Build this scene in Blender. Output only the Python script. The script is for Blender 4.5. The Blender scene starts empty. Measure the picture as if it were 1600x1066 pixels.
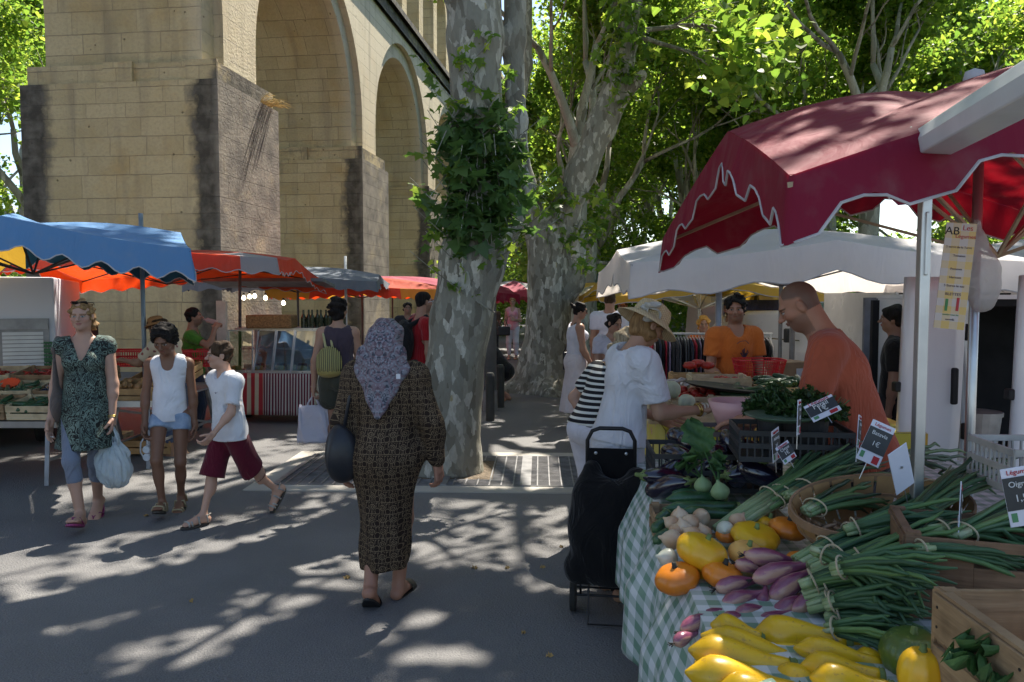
import bpy, math, random
import numpy as np
from mathutils import Vector, Matrix
R=math.radians; PI=math.pi
sc=bpy.context.scene; COL=sc.collection
F=1244.; CZ=1.72; PITCH=math.atan(71/F)
def ray(px,py):
    u=(533-py)/F
    return Vector(((px-800)/F, math.cos(PITCH)+math.sin(PITCH)*u, -math.sin(PITCH)+math.cos(PITCH)*u))
def P(px,py,Y):
    r=ray(px,py); return Vector((0,0,CZ))+r*(Y/r.y)
def G(px,py,z=0.):
    r=ray(px,py); return Vector((0,0,CZ))+r*((z-CZ)/r.z)
# ---------- objects
def tag(o,label=None,cat=None,group=None,kind=None):
    if label: o['label']=label
    if cat: o['category']=cat
    if group: o['group']=group
    if kind: o['kind']=kind
    return o
def empty(name,loc=(0,0,0),rz=0,label=None,cat=None,group=None,kind=None):
    o=bpy.data.objects.new(name,None); COL.objects.link(o); o.location=loc; o.rotation_euler=(0,0,rz)
    o.empty_display_size=.1
    return tag(o,label,cat,group,kind)
def copy_tree(o,parent=None):
    c=o.copy(); COL.objects.link(c)
    if parent is not None: c.parent=parent
    for ch in list(o.children): copy_tree(ch,c)
    return c
def link(name,me,m=None,parent=None,loc=None,smooth=False):
    o=bpy.data.objects.new(name,me); COL.objects.link(o)
    if m is not None:
        for mm in (m if isinstance(m,(list,tuple)) else [m]): me.materials.append(mm)
    if parent is not None: o.parent=parent
    if loc is not None: o.location=loc
    if smooth and len(me.polygons): me.shade_smooth()
    return o
class MB:
    def __init__(s): s.v=[]; s.f=[]; s.mi=[]; s.uv=[]; s.c=0; s.m=Matrix()
    def add(s,vs,fs,mi=0):
        n=len(s.v); s.v+= [tuple(s.m@Vector(v)) for v in vs]; s.f+=[tuple(i+n for i in f) for f in fs]; s.mi+=[mi]*len(fs)
        return s
    def box(s,c,d,rz=0,mi=0,rot=None):
        x,y,z=d[0]/2,d[1]/2,d[2]/2
        M=Matrix.Translation(c)@(rot.to_4x4() if rot is not None else Matrix.Rotation(rz,4,'Z'))
        vs=[M@Vector((a*x,b*y,e*z)) for a,b,e in ((-1,-1,-1),(1,-1,-1),(1,1,-1),(-1,1,-1),(-1,-1,1),(1,-1,1),(1,1,1),(-1,1,1))]
        return s.add(vs,[(0,3,2,1),(4,5,6,7),(0,1,5,4),(1,2,6,5),(2,3,7,6),(3,0,4,7)],mi)
    def tube(s,pts,r,n=8,mi=0,cap=True):
        pts=[Vector(p) for p in pts]; N=len(pts)
        rr=r if isinstance(r,(list,tuple)) else [r]*N
        vs=[];t0=None
        for i,p in enumerate(pts):
            t=(pts[min(i+1,N-1)]-pts[max(i-1,0)])
            t=t.normalized() if t.length>1e-9 else Vector((0,0,1))
            if t0 is None:
                u=t.orthogonal().normalized()
            else:
                u=u-t*u.dot(t); u=u.normalized() if u.length>1e-6 else t.orthogonal().normalized()
            t0=t; w=t.cross(u)
            for k in range(n):
                a=2*PI*k/n; vs.append(p+(u*math.cos(a)+w*math.sin(a))*rr[i])
        fs=[(i*n+k,i*n+(k+1)%n,(i+1)*n+(k+1)%n,(i+1)*n+k) for i in range(N-1) for k in range(n)]
        if cap: fs+=[tuple(range(n))[::-1],tuple((N-1)*n+k for k in range(n))]
        return s.add(vs,fs,mi)
    def bar(s,a,b,w,h=None,mi=0):
        a=Vector(a);b=Vector(b);d=b-a; h=h or w
        q=d.to_track_quat('Z','X').to_matrix()
        return s.box((a+b)/2,(h,w,d.length),mi=mi,rot=q)
    def lathe(s,prof,n=16,mi=0,c=(0,0,0),ribs=0,rib=0.,ex=1.,cap=True):
        vs=[]
        for r,z in prof:
            for k in range(n):
                a=2*PI*k/n; q=r*(1+(rib*(abs(math.cos(a*ribs/2))-.6) if ribs else 0))
                vs.append((c[0]+q*math.cos(a)*ex,c[1]+q*math.sin(a),c[2]+z))
        N=len(prof)
        fs=[(i*n+k,i*n+(k+1)%n,(i+1)*n+(k+1)%n,(i+1)*n+k) for i in range(N-1) for k in range(n)]
        if cap: fs+=[tuple(range(n))[::-1],tuple((N-1)*n+k for k in range(n))]
        return s.add(vs,fs,mi)
    def prism(s,poly,z0,z1,mi=0):
        n=len(poly)
        vs=[(x,y,z0) for x,y in poly]+[(x,y,z1) for x,y in poly]
        return s.add(vs,[tuple(range(n))[::-1],tuple(range(n,2*n))]+[(i,(i+1)%n,(i+1)%n+n,i+n) for i in range(n)],mi)
    def grid(s,fn,nu,nv,mi=0,closeu=False):
        vs=[fn(i/nu,j/nv) for j in range(nv+1) for i in range(nu+(0 if closeu else 1))]
        w=nu if closeu else nu+1
        fs=[(j*w+i,j*w+(i+1)%w,(j+1)*w+(i+1)%w,(j+1)*w+i) for j in range(nv) for i in range(nu)]
        return s.add(vs,fs,mi)
    def build(s,name,m=None,parent=None,smooth=False,loc=None,bevel=0,solid=0,uvf=None,label=None,recalc=False):
        me=bpy.data.meshes.new(name); me.from_pydata(s.v,[],s.f); 
        if any(s.mi): me.polygons.foreach_set('material_index',s.mi)
        me.update()
        if recalc:
            import bmesh
            b=bmesh.new(); b.from_mesh(me); bmesh.ops.recalc_face_normals(b,faces=b.faces); b.to_mesh(me); b.free()
        o=link(name,me,m,parent,loc,smooth)
        if uvf:
            uvl=me.uv_layers.new(name='UVMap')
            for pl in me.polygons:
                for li in pl.loop_indices:
                    uvl.data[li].uv=uvf(me.vertices[me.loops[li].vertex_index].co,pl.normal)
        if bevel:
            b=o.modifiers.new('b','BEVEL'); b.width=bevel; b.segments=2; b.limit_method='ANGLE'; b.angle_limit=R(40)
        if solid:
            b=o.modifiers.new('s','SOLIDIFY'); b.thickness=solid; b.offset=0
        if label: o['label']=label
        return o
# ---------- materials
class NT:
    def __init__(s,name):
        s.m=bpy.data.materials.new(name); s.m.use_nodes=True; s.t=s.m.node_tree; s.t.nodes.clear()
        s.out=s.n('ShaderNodeOutputMaterial')
    def n(s,typ,ins=None,**kw):
        x=s.t.nodes.new(typ)
        for k,v in kw.items(): setattr(x,k,v)
        for k,v in (ins or {}).items(): s.set(x.inputs[k],v)
        return x
    def set(s,sock,v):
        if isinstance(v,bpy.types.NodeSocket): s.t.links.new(v,sock)
        elif isinstance(v,bpy.types.Node): s.t.links.new(v.outputs[0],sock)
        else:
            if isinstance(v,(tuple,list)) and len(v)==3 and sock.type=='RGBA': v=(*v,1)
            sock.default_value=v
    def math(s,op,a,b=0.,c=0.,clamp=False):
        x=s.t.nodes.new('ShaderNodeMath'); x.operation=op; x.use_clamp=clamp
        s.set(x.inputs[0],a); s.set(x.inputs[1],b); s.set(x.inputs[2],c); return x.outputs[0]
    def mix(s,f,a,b,mode='MIX'):
        x=s.t.nodes.new('ShaderNodeMix'); x.data_type='RGBA'; x.blend_type=mode
        s.set(x.inputs[0],f); s.set(x.inputs[6],a); s.set(x.inputs[7],b); return x.outputs[2]
    def ramp(s,f,stops,interp='LINEAR'):
        x=s.t.nodes.new('ShaderNodeValToRGB'); x.color_ramp.interpolation=interp
        e=x.color_ramp.elements
        while len(e)<len(stops): e.new(.5)
        for q,(p,c) in zip(e,stops):
            q.position=p; q.color=(c,c,c,1) if isinstance(c,(int,float)) else (*c,1)
        s.set(x.inputs[0],f); return x.outputs[0]
    def co(s,kind='Object',scale=None,rot=None):
        x=s.n('ShaderNodeTexCoord').outputs[kind]
        if scale is not None or rot is not None:
            m=s.n('ShaderNodeMapping',{'Vector':x,'Scale':scale if isinstance(scale,tuple) else (scale or 1,)*3,'Rotation':rot or (0,0,0)}); x=m.outputs[0]
        return x
    def noise(s,scale,detail=3,vec=None,rough=.55,dist=0):
        return s.n('ShaderNodeTexNoise',{'Scale':scale,'Detail':detail,'Roughness':rough,'Distortion':dist,**({'Vector':vec} if vec is not None else {})}).outputs[0]
    def bump(s,h,st=.3,dist=.01,n=None):
        return s.n('ShaderNodeBump',{'Height':h,'Strength':st,'Distance':dist,**({'Normal':n} if n else {})}).outputs[0]
    def bsdf(s,**k):
        x=s.n('ShaderNodeBsdfPrincipled'); 
        for a,v in k.items(): s.set(x.inputs[{'col':'Base Color','rough':'Roughness','metal':'Metallic','normal':'Normal','spec':'Specular IOR Level','trans':'Transmission Weight','alpha':'Alpha','coat':'Coat Weight','sss':'Subsurface Weight','ior':'IOR','sheen':'Sheen Weight','em':'Emission Color','emst':'Emission Strength'}[a]],v)
        return x.outputs[0]
    def done(s,sh): s.t.links.new(sh,s.out.inputs[0]); return s.m
_mc={}
def mat(name,col,rough=.7,var=.25,scale=6,bump=.15,bs=40,metal=0,spec=.4,col2=None,coat=0,trl=0,bd=.004):
    if name in _mc: return _mc[name]
    t=NT(name); v=t.co('Object')
    n=t.noise(scale,4,v); 
    c2=col2 or tuple(c*(1-var) for c in col); c1=tuple(min(1,c*(1+var*.4)) for c in col) if not col2 else col
    c=t.mix(t.ramp(n,[(.35,0),(.65,1)]),c1,c2)
    kw={}
    if bump: kw['normal']=t.bump(t.noise(bs,4,v),bump,bd)
    rr=t.math('MULTIPLY_ADD',n,.2,rough-.1)
    b=t.bsdf(col=c,rough=rr,metal=metal,spec=spec,coat=coat,**kw)
    if trl:
        tr=t.n('ShaderNodeBsdfTranslucent',{'Color':c}).outputs[0]
        b=t.n('ShaderNodeMixShader',{0:trl,1:b,2:tr}).outputs[0]
    _mc[name]=t.done(b); return _mc[name]
def vcmat(name,attr='Col',rough=.6,bump=.1,bs=60,spec=.35,sss=0,var=.15,vs=12,trl=0,bd=.003,stretch=None):
    if name in _mc: return _mc[name]
    t=NT(name); v=t.co('Object',stretch)
    a=t.n('ShaderNodeAttribute',attribute_name=attr).outputs[0]
    n=t.noise(vs,4,v)
    c=t.mix(t.math('MULTIPLY',n,var*2),a,t.mix(1.,a,(.45,.42,.4),'MULTIPLY'))
    b=t.bsdf(col=c,rough=rough,spec=spec,normal=t.bump(t.noise(bs,4,v),bump,bd))
    if trl:
        tr=t.n('ShaderNodeBsdfTranslucent',{'Color':c}).outputs[0]
        b=t.n('ShaderNodeMixShader',{0:trl,1:b,2:tr}).outputs[0]
    _mc[name]=t.done(b); return _mc[name]
def vcol(me,cols):
    a=me.color_attributes.new('Col','FLOAT_COLOR','POINT')
    c=np.ones((len(me.vertices),4),dtype=np.float32); c[:,:3]=cols; a.data.foreach_set('color',c.ravel())
def mverts(me):
    a=np.empty(len(me.vertices)*3,dtype=np.float32); me.vertices.foreach_get('co',a); return a.reshape(-1,3)
# ---------- SDF engine (surface nets)
class Field:
    def __init__(s): s.p=[]; s.cut=[]; s.disp=None
    def cone(s,a,b,ra,rb=None,k=.03,fl=(1,1,1)): s.p.append(('c',np.array(a,float),np.array(b,float),ra,ra if rb is None else rb,k,np.array(fl,float))); return s
    def ell(s,c,r,k=.03,rot=None,sub=False):
        r=np.array(r if hasattr(r,'__len__') else (r,r,r),float)
        s.p.append(('s' if sub else 'e',np.array(c,float),r,(np.array(rot) if rot is not None else None),k)); return s
    def subcone(s,a,b,ra,rb=None,k=.01,fl=(1,1,1)): s.p.append(('d',np.array(a,float),np.array(b,float),ra,ra if rb is None else rb,k,np.array(fl,float))); return s
    def trim(s,p,d,r): s.p.append(('k',np.array(p,float),np.array(d,float)/np.linalg.norm(d),r,0)); return s
    def plane(s,p,n): s.cut.append((np.array(p,float),np.array(n,float)/np.linalg.norm(n))); return s
    def bounds(s,pad=.02):
        lo=np.full(3,1e9);hi=-lo
        for q in s.p:
            if q[0]=='c':
                r=max(q[3],q[4])*q[6]; lo=np.minimum(lo,np.minimum(q[1],q[2])-r); hi=np.maximum(hi,np.maximum(q[1],q[2])+r)
            elif q[0]=='e':
                r=q[2].max(); lo=np.minimum(lo,q[1]-r) ; hi=np.maximum(hi,q[1]+r)
        pad+=.3*max([.0]+[(q[5] if q[0]=='c' else q[4]) for q in s.p if q[0]!='k'])
        return lo-pad,hi+pad
    def eval(s,xs,ys,zs):
        f=np.full((len(xs),len(ys),len(zs)),.5,dtype=np.float32)
        for q in s.p:
            if q[0]=='k':
                p0,d0,rr=q[1:4]; X=xs[:,None,None]-p0[0];Y=ys[None,:,None]-p0[1];Z=zs[None,None,:]-p0[2]
                reg=np.maximum(-(X*d0[0]+Y*d0[1]+Z*d0[2]),np.sqrt(X*X+Y*Y+Z*Z)-rr); f=np.maximum(f,-reg).astype(np.float32); continue
            k=q[-2] if q[0] in 'cd' else q[4]
            m=k+.05+ (xs[1]-xs[0])*3
            if q[0] in 'cd':
                r=max(q[3],q[4])*q[6]; lo=np.minimum(q[1],q[2])-r-m; hi=np.maximum(q[1],q[2])+r+m
            else:
                r=q[2].max(); lo=q[1]-r-m; hi=q[1]+r+m
            i0,i1=np.searchsorted(xs,[lo[0],hi[0]]);j0,j1=np.searchsorted(ys,[lo[1],hi[1]]);k0,k1=np.searchsorted(zs,[lo[2],hi[2]])
            if i0>=i1 or j0>=j1 or k0>=k1: continue
            X=xs[i0:i1,None,None].astype(np.float32);Y=ys[None,j0:j1,None].astype(np.float32);Z=zs[None,None,k0:k1].astype(np.float32)
            if q[0] in 'cd':
                a,b,ra,rb,_,fl=q[1:]
                A=a/fl;B=b/fl;D=B-A; px=X/fl[0]-A[0];py=Y/fl[1]-A[1];pz=Z/fl[2]-A[2]
                L=max(D@D,1e-9); h=np.clip((px*D[0]+py*D[1]+pz*D[2])/L,0,1)
                d=np.sqrt((px-h*D[0])**2+(py-h*D[1])**2+(pz-h*D[2])**2)-(ra+(rb-ra)*h)
                d=d*min(fl)**.5
            else:
                px=X-q[1][0];py=Y-q[1][1];pz=Z-q[1][2]
                if q[3] is not None:
                    M=q[3]; px,py,pz=(px*M[0,0]+py*M[1,0]+pz*M[2,0]),(px*M[0,1]+py*M[1,1]+pz*M[2,1]),(px*M[0,2]+py*M[1,2]+pz*M[2,2])
                r=q[2]; k0_=np.sqrt((px/r[0])**2+(py/r[1])**2+(pz/r[2])**2); k1_=np.sqrt((px/r[0]**2)**2+(py/r[1]**2)**2+(pz/r[2]**2)**2)
                d=k0_*(k0_-1)/np.maximum(k1_,1e-6)
            g=f[i0:i1,j0:j1,k0:k1]
            if q[0] in 'sd':
                d=-d; h=np.maximum(k-np.abs(g-d),0)/k; f[i0:i1,j0:j1,k0:k1]=np.maximum(g,d)+h*h*k*.25
            else:
                h=np.maximum(k-np.abs(g-d),0)/k; f[i0:i1,j0:j1,k0:k1]=np.minimum(g,d)-h*h*k*.25
        X=xs[:,None,None];Y=ys[None,:,None];Z=zs[None,None,:]
        if s.disp is not None: f=f+s.disp(X,Y,Z).astype(np.float32)
        for p,n in s.cut:
            f=np.maximum(f,((X-p[0])*n[0]+(Y-p[1])*n[1]+(Z-p[2])*n[2]).astype(np.float32))
        return f
    def mesh(s,vox,lo=None,hi=None):
        l,h=s.bounds()
        lo=l if lo is None else np.maximum(lo,l); hi=h if hi is None else np.minimum(hi,h)
        ax=[np.arange(lo[i],hi[i]+vox,vox) for i in range(3)]
        if min(len(a) for a in ax)<3: return np.zeros((0,3)),np.zeros((0,4),int)
        f=s.eval(*ax); return nets(f,ax)
def nets(f,ax):
    I=f<0; nx,ny,nz=f.shape
    cs=np.zeros((nx-1,ny-1,nz-1),dtype=np.int8)
    for a in (0,1):
        for b in (0,1):
            for c in (0,1): cs+=I[a:nx-1+a,b:ny-1+b,c:nz-1+c]
    act=(cs>0)&(cs<8); idx=np.argwhere(act); N=len(idx)
    if N==0: return np.zeros((0,3)),np.zeros((0,4),int)
    idm=np.full(cs.shape,-1,dtype=np.int64); idm[act]=np.arange(N)
    acc=np.zeros((N,3));cnt=np.zeros(N)
    i,j,k=idx.T
    cor=[(a,b,c) for a in (0,1) for b in (0,1) for c in (0,1)]
    for a in range(8):
        for b in range(a+1,8):
            A=cor[a];B=cor[b]
            if sum(x!=y for x,y in zip(A,B))!=1: continue
            fa=f[i+A[0],j+A[1],k+A[2]].astype(float);fb=f[i+B[0],j+B[1],k+B[2]].astype(float)
            m=(fa<0)!=(fb<0); t=np.where(m,fa/np.where(fa==fb,1,fa-fb),0)
            for q in range(3): acc[:,q]+=np.where(m,A[q]+(B[q]-A[q])*t,0)
            cnt+=m
    loc=acc/cnt[:,None]
    V=np.stack([ax[q][0]+(idx[:,q]+loc[:,q])*(ax[q][1]-ax[q][0]) for q in range(3)],1)
    Q=[]
    for q in range(3):
        o=[x for x in range(3) if x!=q]
        sl0=[slice(None)]*3; sl1=[slice(None)]*3; sl0[q]=slice(0,-1); sl1[q]=slice(1,None)
        for r in o: sl0[r]=slice(1,-1); sl1[r]=slice(1,-1)
        A=I[tuple(sl0)];B=I[tuple(sl1)]; e=np.argwhere(A!=B)
        if not len(e): continue
        fl=A[tuple(e.T)]
        base=e.copy(); 
        def g(d1,d2):
            p=base.copy(); p[:,o[0]]+=d1; p[:,o[1]]+=d2; return idm[tuple(p.T)]
        c=np.stack([g(0,0),g(1,0),g(1,1),g(0,1)],1)
        flip=fl if q!=1 else ~fl
        c[~flip]=c[~flip][:,::-1]; Q.append(c)
    Q=np.concatenate(Q) if Q else np.zeros((0,4),int)
    Q=Q[(Q>=0).all(1)]
    return V,Q
def npmesh(name,V,Q):
    me=bpy.data.meshes.new(name)
    me.vertices.add(len(V)); me.vertices.foreach_set('co',np.asarray(V,dtype=np.float32).ravel())
    n=Q.shape[1]
    me.loops.add(Q.size); me.loops.foreach_set('vertex_index',Q.ravel().astype(np.int32))
    me.polygons.add(len(Q)); me.polygons.foreach_set('loop_start',np.arange(0,Q.size,n,dtype=np.int32))
    try: me.polygons.foreach_set('loop_total',np.full(len(Q),n,dtype=np.int32))
    except Exception: pass
    me.update(calc_edges=True); me.validate(); return me
def sines(seed,freq,amp,n=7,st=(1,1,1)):
    r=np.random.RandomState(seed); D=r.normal(size=(n,3)); D/=np.linalg.norm(D,axis=1)[:,None]; D*=np.array(st); ph=r.uniform(0,6.28,n); fr=freq*r.uniform(.6,1.5,n)
    return lambda X,Y,Z: sum(np.sin((X*D[i,0]+Y*D[i,1]+Z*D[i,2])*fr[i]+ph[i]) for i in range(n))*(amp/n**.5)
# ---------- camera, world, sun
cam=bpy.data.cameras.new('camera'); co=bpy.data.objects.new('camera',cam); COL.objects.link(co); sc.camera=co
cam.sensor_width=36; cam.lens=28; cam.clip_end=2000; cam.clip_start=.05
co.location=(0,0,CZ); co.rotation_euler=(PI/2-PITCH,0,0)
SAZ=math.atan2(.45,.89)  # azimuth from +Y towards +X
SEL=R(55)
sd=Vector((math.sin(SAZ)*math.cos(SEL),math.cos(SAZ)*math.cos(SEL),math.sin(SEL)))
L=bpy.data.lights.new('sun','SUN'); L.energy=5; L.angle=R(.5); L.color=(1,.92,.79)
lo_=bpy.data.objects.new('sun',L); COL.objects.link(lo_); lo_.rotation_euler=sd.to_track_quat('Z','Y').to_euler(); lo_.location=(10,10,30)
w=bpy.data.worlds.new('World'); sc.world=w; w.use_nodes=True
nt=w.node_tree; bg=nt.nodes['Background']; sk=nt.nodes.new('ShaderNodeTexSky'); sk.sky_type='NISHITA'; sk.sun_disc=False
sk.sun_elevation=SEL; sk.sun_rotation=SAZ; sk.air_density=1.; sk.dust_density=.8
nt.links.new(sk.outputs[0],bg.inputs[0]); bg.inputs[1].default_value=.098
sc.view_settings.view_transform='Standard'; sc.view_settings.look='None'; sc.view_settings.exposure=1.4; sc.view_settings.gamma=1
sc.cycles.max_bounces=8; sc.cycles.transparent_max_bounces=12
# ---------- ground
def asphalt():
    t=NT('asphalt'); v=t.co('Object')
    n1=t.noise(1.3,5,v); n2=t.noise(140,2,v); n3=t.noise(.25,3,v)
    vo=t.n('ShaderNodeTexVoronoi',{'Scale':95.,'Vector':v})
    g=t.ramp(n2,[(.3,.0),(.5,.35),(.72,1)])
    c=t.mix(g,(.09,.09,.095),(.235,.232,.232))
    c=t.mix(t.math('MULTIPLY',t.ramp(n1,[(.38,0),(.62,1)]),.55),c,(.105,.105,.11))
    c=t.mix(t.math('MULTIPLY',t.ramp(n3,[(.45,0),(.6,1)]),.35),c,(.24,.235,.23))
    sp=t.ramp(t.n('ShaderNodeTexVoronoi',{'Scale':2.2,'Vector':v,'Randomness':1.}).outputs['Distance'],[(.0,1),(.045,0)])
    c=t.mix(t.math('MULTIPLY',sp,.6),c,(.045,.045,.045))
    h=t.math('ADD',vo.outputs['Distance'],t.math('MULTIPLY',n2,.6))
    return t.done(t.bsdf(col=c,rough=.8,spec=.35,normal=t.bump(h,.8,.006)))
def sheet(name,pts,z,m,label=None):
    b=MB(); b.add([(x,y,z) for x,y in pts],[tuple(range(len(pts)))]); o=b.build(name,m); o['kind']='structure'; return o
ASPH=asphalt()
sheet('ground',[(-400,-60),(400,-60),(400,700),(-400,700)],0,ASPH)
conc=mat('pale concrete',(.42,.40,.36),.85,.3,1.2,.3,70,col2=(.33,.31,.28))
soil=mat('dry soil and litter',(.17,.13,.09),.95,.5,30,.8,60,col2=(.07,.055,.04),bd=.02)
def tree_surround(c,w,l,rz,lab):
    e=empty('tree_grate',(c[0],c[1],0),rz,lab,'tree grate','cast iron grates set around the plane trees')
    b=MB(); fw=.2
    b.box((0,-l/2+fw/2,.004),(w,fw,.014)); b.box((0,l/2-fw/2,.004),(w,fw,.014)); b.box((-w/2+fw/2,0,.004),(fw,l-2*fw,.013)); b.box((w/2-fw/2,0,.004),(fw,l-2*fw,.013))
    b.build('concrete_border',conc,e)
    b=MB(); b.box((0,0,-.004),(w-2*fw,l-2*fw,.012)); b.build('soil_bed',soil,e)
    iron=mat('worn grate iron',(.27,.27,.28),.45,.3,9,.2,80,metal=.6)
    W=w-2*fw; Lh=l-2*fw
    nx=4
    for k in range(nx):
        if k in (1,): pass
        x0=-W/2+k*W/nx; x1=x0+W/nx; hole=k in (1,2)
        b=MB()
        for x in (x0+.025,x1-.025): b.box((x,0,.016),(.05,Lh,.02))
        m=int((x1-x0)/.10)
        for i in range(1,m):
            x=x0+(x1-x0)*i/m
            for (a,bb) in (((-Lh/2,Lh/2),) if not hole or abs(x)>.42 else ((-Lh/2,-.42),(.42,Lh/2))): b.box((x,(a+bb)/2,.015),(.012,bb-a,.014))
        q=int(Lh/.035)
        for j in range(q):
            y=-Lh/2+Lh*(j+.5)/q
            if j%6==0: th=.012
            else: th=.008
            if hole and abs(y)<.42:
                if abs(x1)>abs(x0): xa,xb=max(x0,.45),x1
                else: xa,xb=x0,min(x1,-.45)
            else: xa,xb=x0,x1
            if xb-xa>.05: b.box(((xa+xb)/2,y,.013),(xb-xa,th,.01))
        b.build('grate_panel',iron,e)
    return e
T1=G(697,742); T1.x=-.62; T1.y=7.75
tree_surround((-.62,7.75),3.45,1.75,R(-2),'square iron grate with pale concrete border around the nearest plane tree')
# ---------- aqueduct
AY=R(7.1); ea=Vector((math.sin(AY),math.cos(AY),0)); eb=Vector((math.cos(AY),-math.sin(AY),0))
aq=empty('aqueduct',(ea*16.7+eb*-8.54)[:],-AY,'tall pale limestone aqueduct with round arches and stained square piers','aqueduct')
# local frame: x = b offset (0 at street face, negative away), y = a offset from first pier near face
def stone():
    t=NT('limestone blocks'); uv=t.co('UV')
    sp_=t.n('ShaderNodeSeparateXYZ',{0:uv}).outputs; vv=t.math('ADD',sp_[1],t.math('ADD',t.math('MULTIPLY',t.math('SINE',t.math('MULTIPLY',sp_[1],2.1)),.07),t.math('MULTIPLY',t.math('SINE',t.math('MULTIPLY',sp_[1],5.3)),.03)))
    wn=t.n('ShaderNodeTexWhiteNoise',{'W':t.math('FLOOR',t.math('DIVIDE',vv,.40))},noise_dimensions='1D').outputs[0]
    uu=t.math('ADD',t.math('MULTIPLY',sp_[0],t.math('MULTIPLY_ADD',wn,.6,.72)),t.math('MULTIPLY',wn,7.))
    uvb=t.n('ShaderNodeCombineXYZ',{0:uu,1:vv}).outputs[0]
    w1=t.n('ShaderNodeVectorMath',{0:uvb,1:t.n('ShaderNodeVectorMath',{0:t.n('ShaderNodeTexNoise',{'Scale':3.,'Detail':2.,'Vector':uv}).outputs[1],3:.03},operation='SCALE').outputs[0]},operation='ADD').outputs[0]
    br=t.n('ShaderNodeTexBrick',{'Vector':w1,'Color1':(.40,.325,.185),'Color2':(.50,.415,.25),'Mortar':(.27,.22,.15),'Scale':1.,'Mortar Size':.007,'Mortar Smooth':.3,'Bias':-.1,'Brick Width':.95,'Row Height':.40},offset=.43,offset_frequency=2,squash=.72,squash_frequency=3)
    n=t.noise(1.1,5,uv); n2=t.noise(14,5,uv); 
    c=t.mix(t.math('MULTIPLY',t.ramp(n,[(.4,0),(.62,1)]),.45),br.outputs[0],(.50,.42,.27))
    c=t.mix(t.math('MULTIPLY',t.ramp(t.noise(.8,4,uv),[(.52,0),(.7,1)]),.4),c,(.42,.27,.09))
    c=t.mix(t.math('MULTIPLY',t.ramp(n2,[(.35,1),(.55,0)]),.25),c,(.27,.22,.15))
    st=t.n('ShaderNodeAttribute',attribute_name='Col').outputs[0]
    sx=t.n('ShaderNodeSeparateColor',{0:st}).outputs[0]
    m=t.ramp(t.math('ADD',sx,t.math('MULTIPLY_ADD',t.noise(3,5,uv,.6),.8,-.4)),[(.36,0),(.66,1)])
    dk=t.mix(t.ramp(t.noise(3,5,uv),[(.42,0),(.75,1)]),(.065,.058,.048),(.17,.155,.13))
    c=t.mix(m,c,dk)
    gs=t.n('ShaderNodeSeparateColor',{0:st}).outputs[1]
    gr=t.mix(t.ramp(t.noise(1.6,5,uv),[(.35,0),(.68,1)]),(.11,.10,.09),(.25,.225,.19))
    c=t.mix(t.ramp(t.math('ADD',gs,t.math('MULTIPLY_ADD',t.noise(1.2,5,uv,.6),.9,-.45)),[(.3,0),(.75,1)]),c,gr)
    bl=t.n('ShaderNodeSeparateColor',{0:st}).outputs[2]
    c=t.mix(t.math('MULTIPLY',bl,.8),c,t.mix(.45,(.62,.57,.47),c))  # street side mixed whiter, sunlight put into the stone colour
    c=t.mix(t.math('MULTIPLY',t.math('MULTIPLY',br.outputs['Fac'],gs),t.math('MULTIPLY_ADD',t.noise(2,3,uv),.9,.1)),c,(.06,.05,.04))
    pits=t.ramp(t.n('ShaderNodeTexVoronoi',{'Scale':2.6,'Vector':uv}).outputs['Distance'],[(.0,1),(.05,1),(.075,0)])
    vs_=t.noise(1.,4,t.n('ShaderNodeMapping',{'Vector':uv,'Scale':(2.2,.22,1)}).outputs[0]); c=t.mix(t.math('MULTIPLY',t.ramp(vs_,[(.52,0),(.68,1)]),.4),c,(.20,.17,.13))
    c=t.mix(t.math('MULTIPLY',pits,.55),c,(.05,.04,.03))
    h=t.math('ADD',t.math('MULTIPLY',br.outputs['Fac'],-1.),t.math('ADD',t.math('MULTIPLY',n2,.7),t.math('MULTIPLY',pits,-.8)))
    return t.done(t.bsdf(col=c,rough=.9,spec=.2,normal=t.bump(h,.9,.03)))
STONE=stone()
def auv(off=0):
    def f(co,n):
        if abs(n.x)>=abs(n.y) and abs(n.x)>.3 and abs(n.z)<.9: return (co.y*.97+off,co.z)
        if abs(n.y)>.45: return (co.x+off+.3,co.z)
        return (co.y+off,co.x*.8)
    return f
def gbox(b,x0,x1,y0,y1,z0,z1,s=.22,bottom=False,top=True):
    nx,ny,nz=[max(1,int(round(abs(d)/s))) for d in (x1-x0,y1-y0,z1-z0)]
    L=lambda a,c,t:a+(c-a)*t
    b.grid(lambda u,v:(L(x0,x1,u),y0,L(z0,z1,v)),nx,nz)
    b.grid(lambda u,v:(L(x1,x0,u),y1,L(z0,z1,v)),nx,nz)
    b.grid(lambda u,v:(x1,L(y0,y1,u),L(z0,z1,v)),ny,nz)
    b.grid(lambda u,v:(x0,L(y1,y0,u),L(z0,z1,v)),ny,nz)
    if top: b.grid(lambda u,v:(L(x0,x1,u),L(y0,y1,v),z1),nx,ny)
WB=4.7; PL=3.2; SP=10.2; ZB=6.44; ZL=6.86; IN=.25; ZC=13.05
ARC=(SP-PL+2*IN)/2; ZS=ZL+1.05
fn1=sines(5,2.1,.22); 
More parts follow.
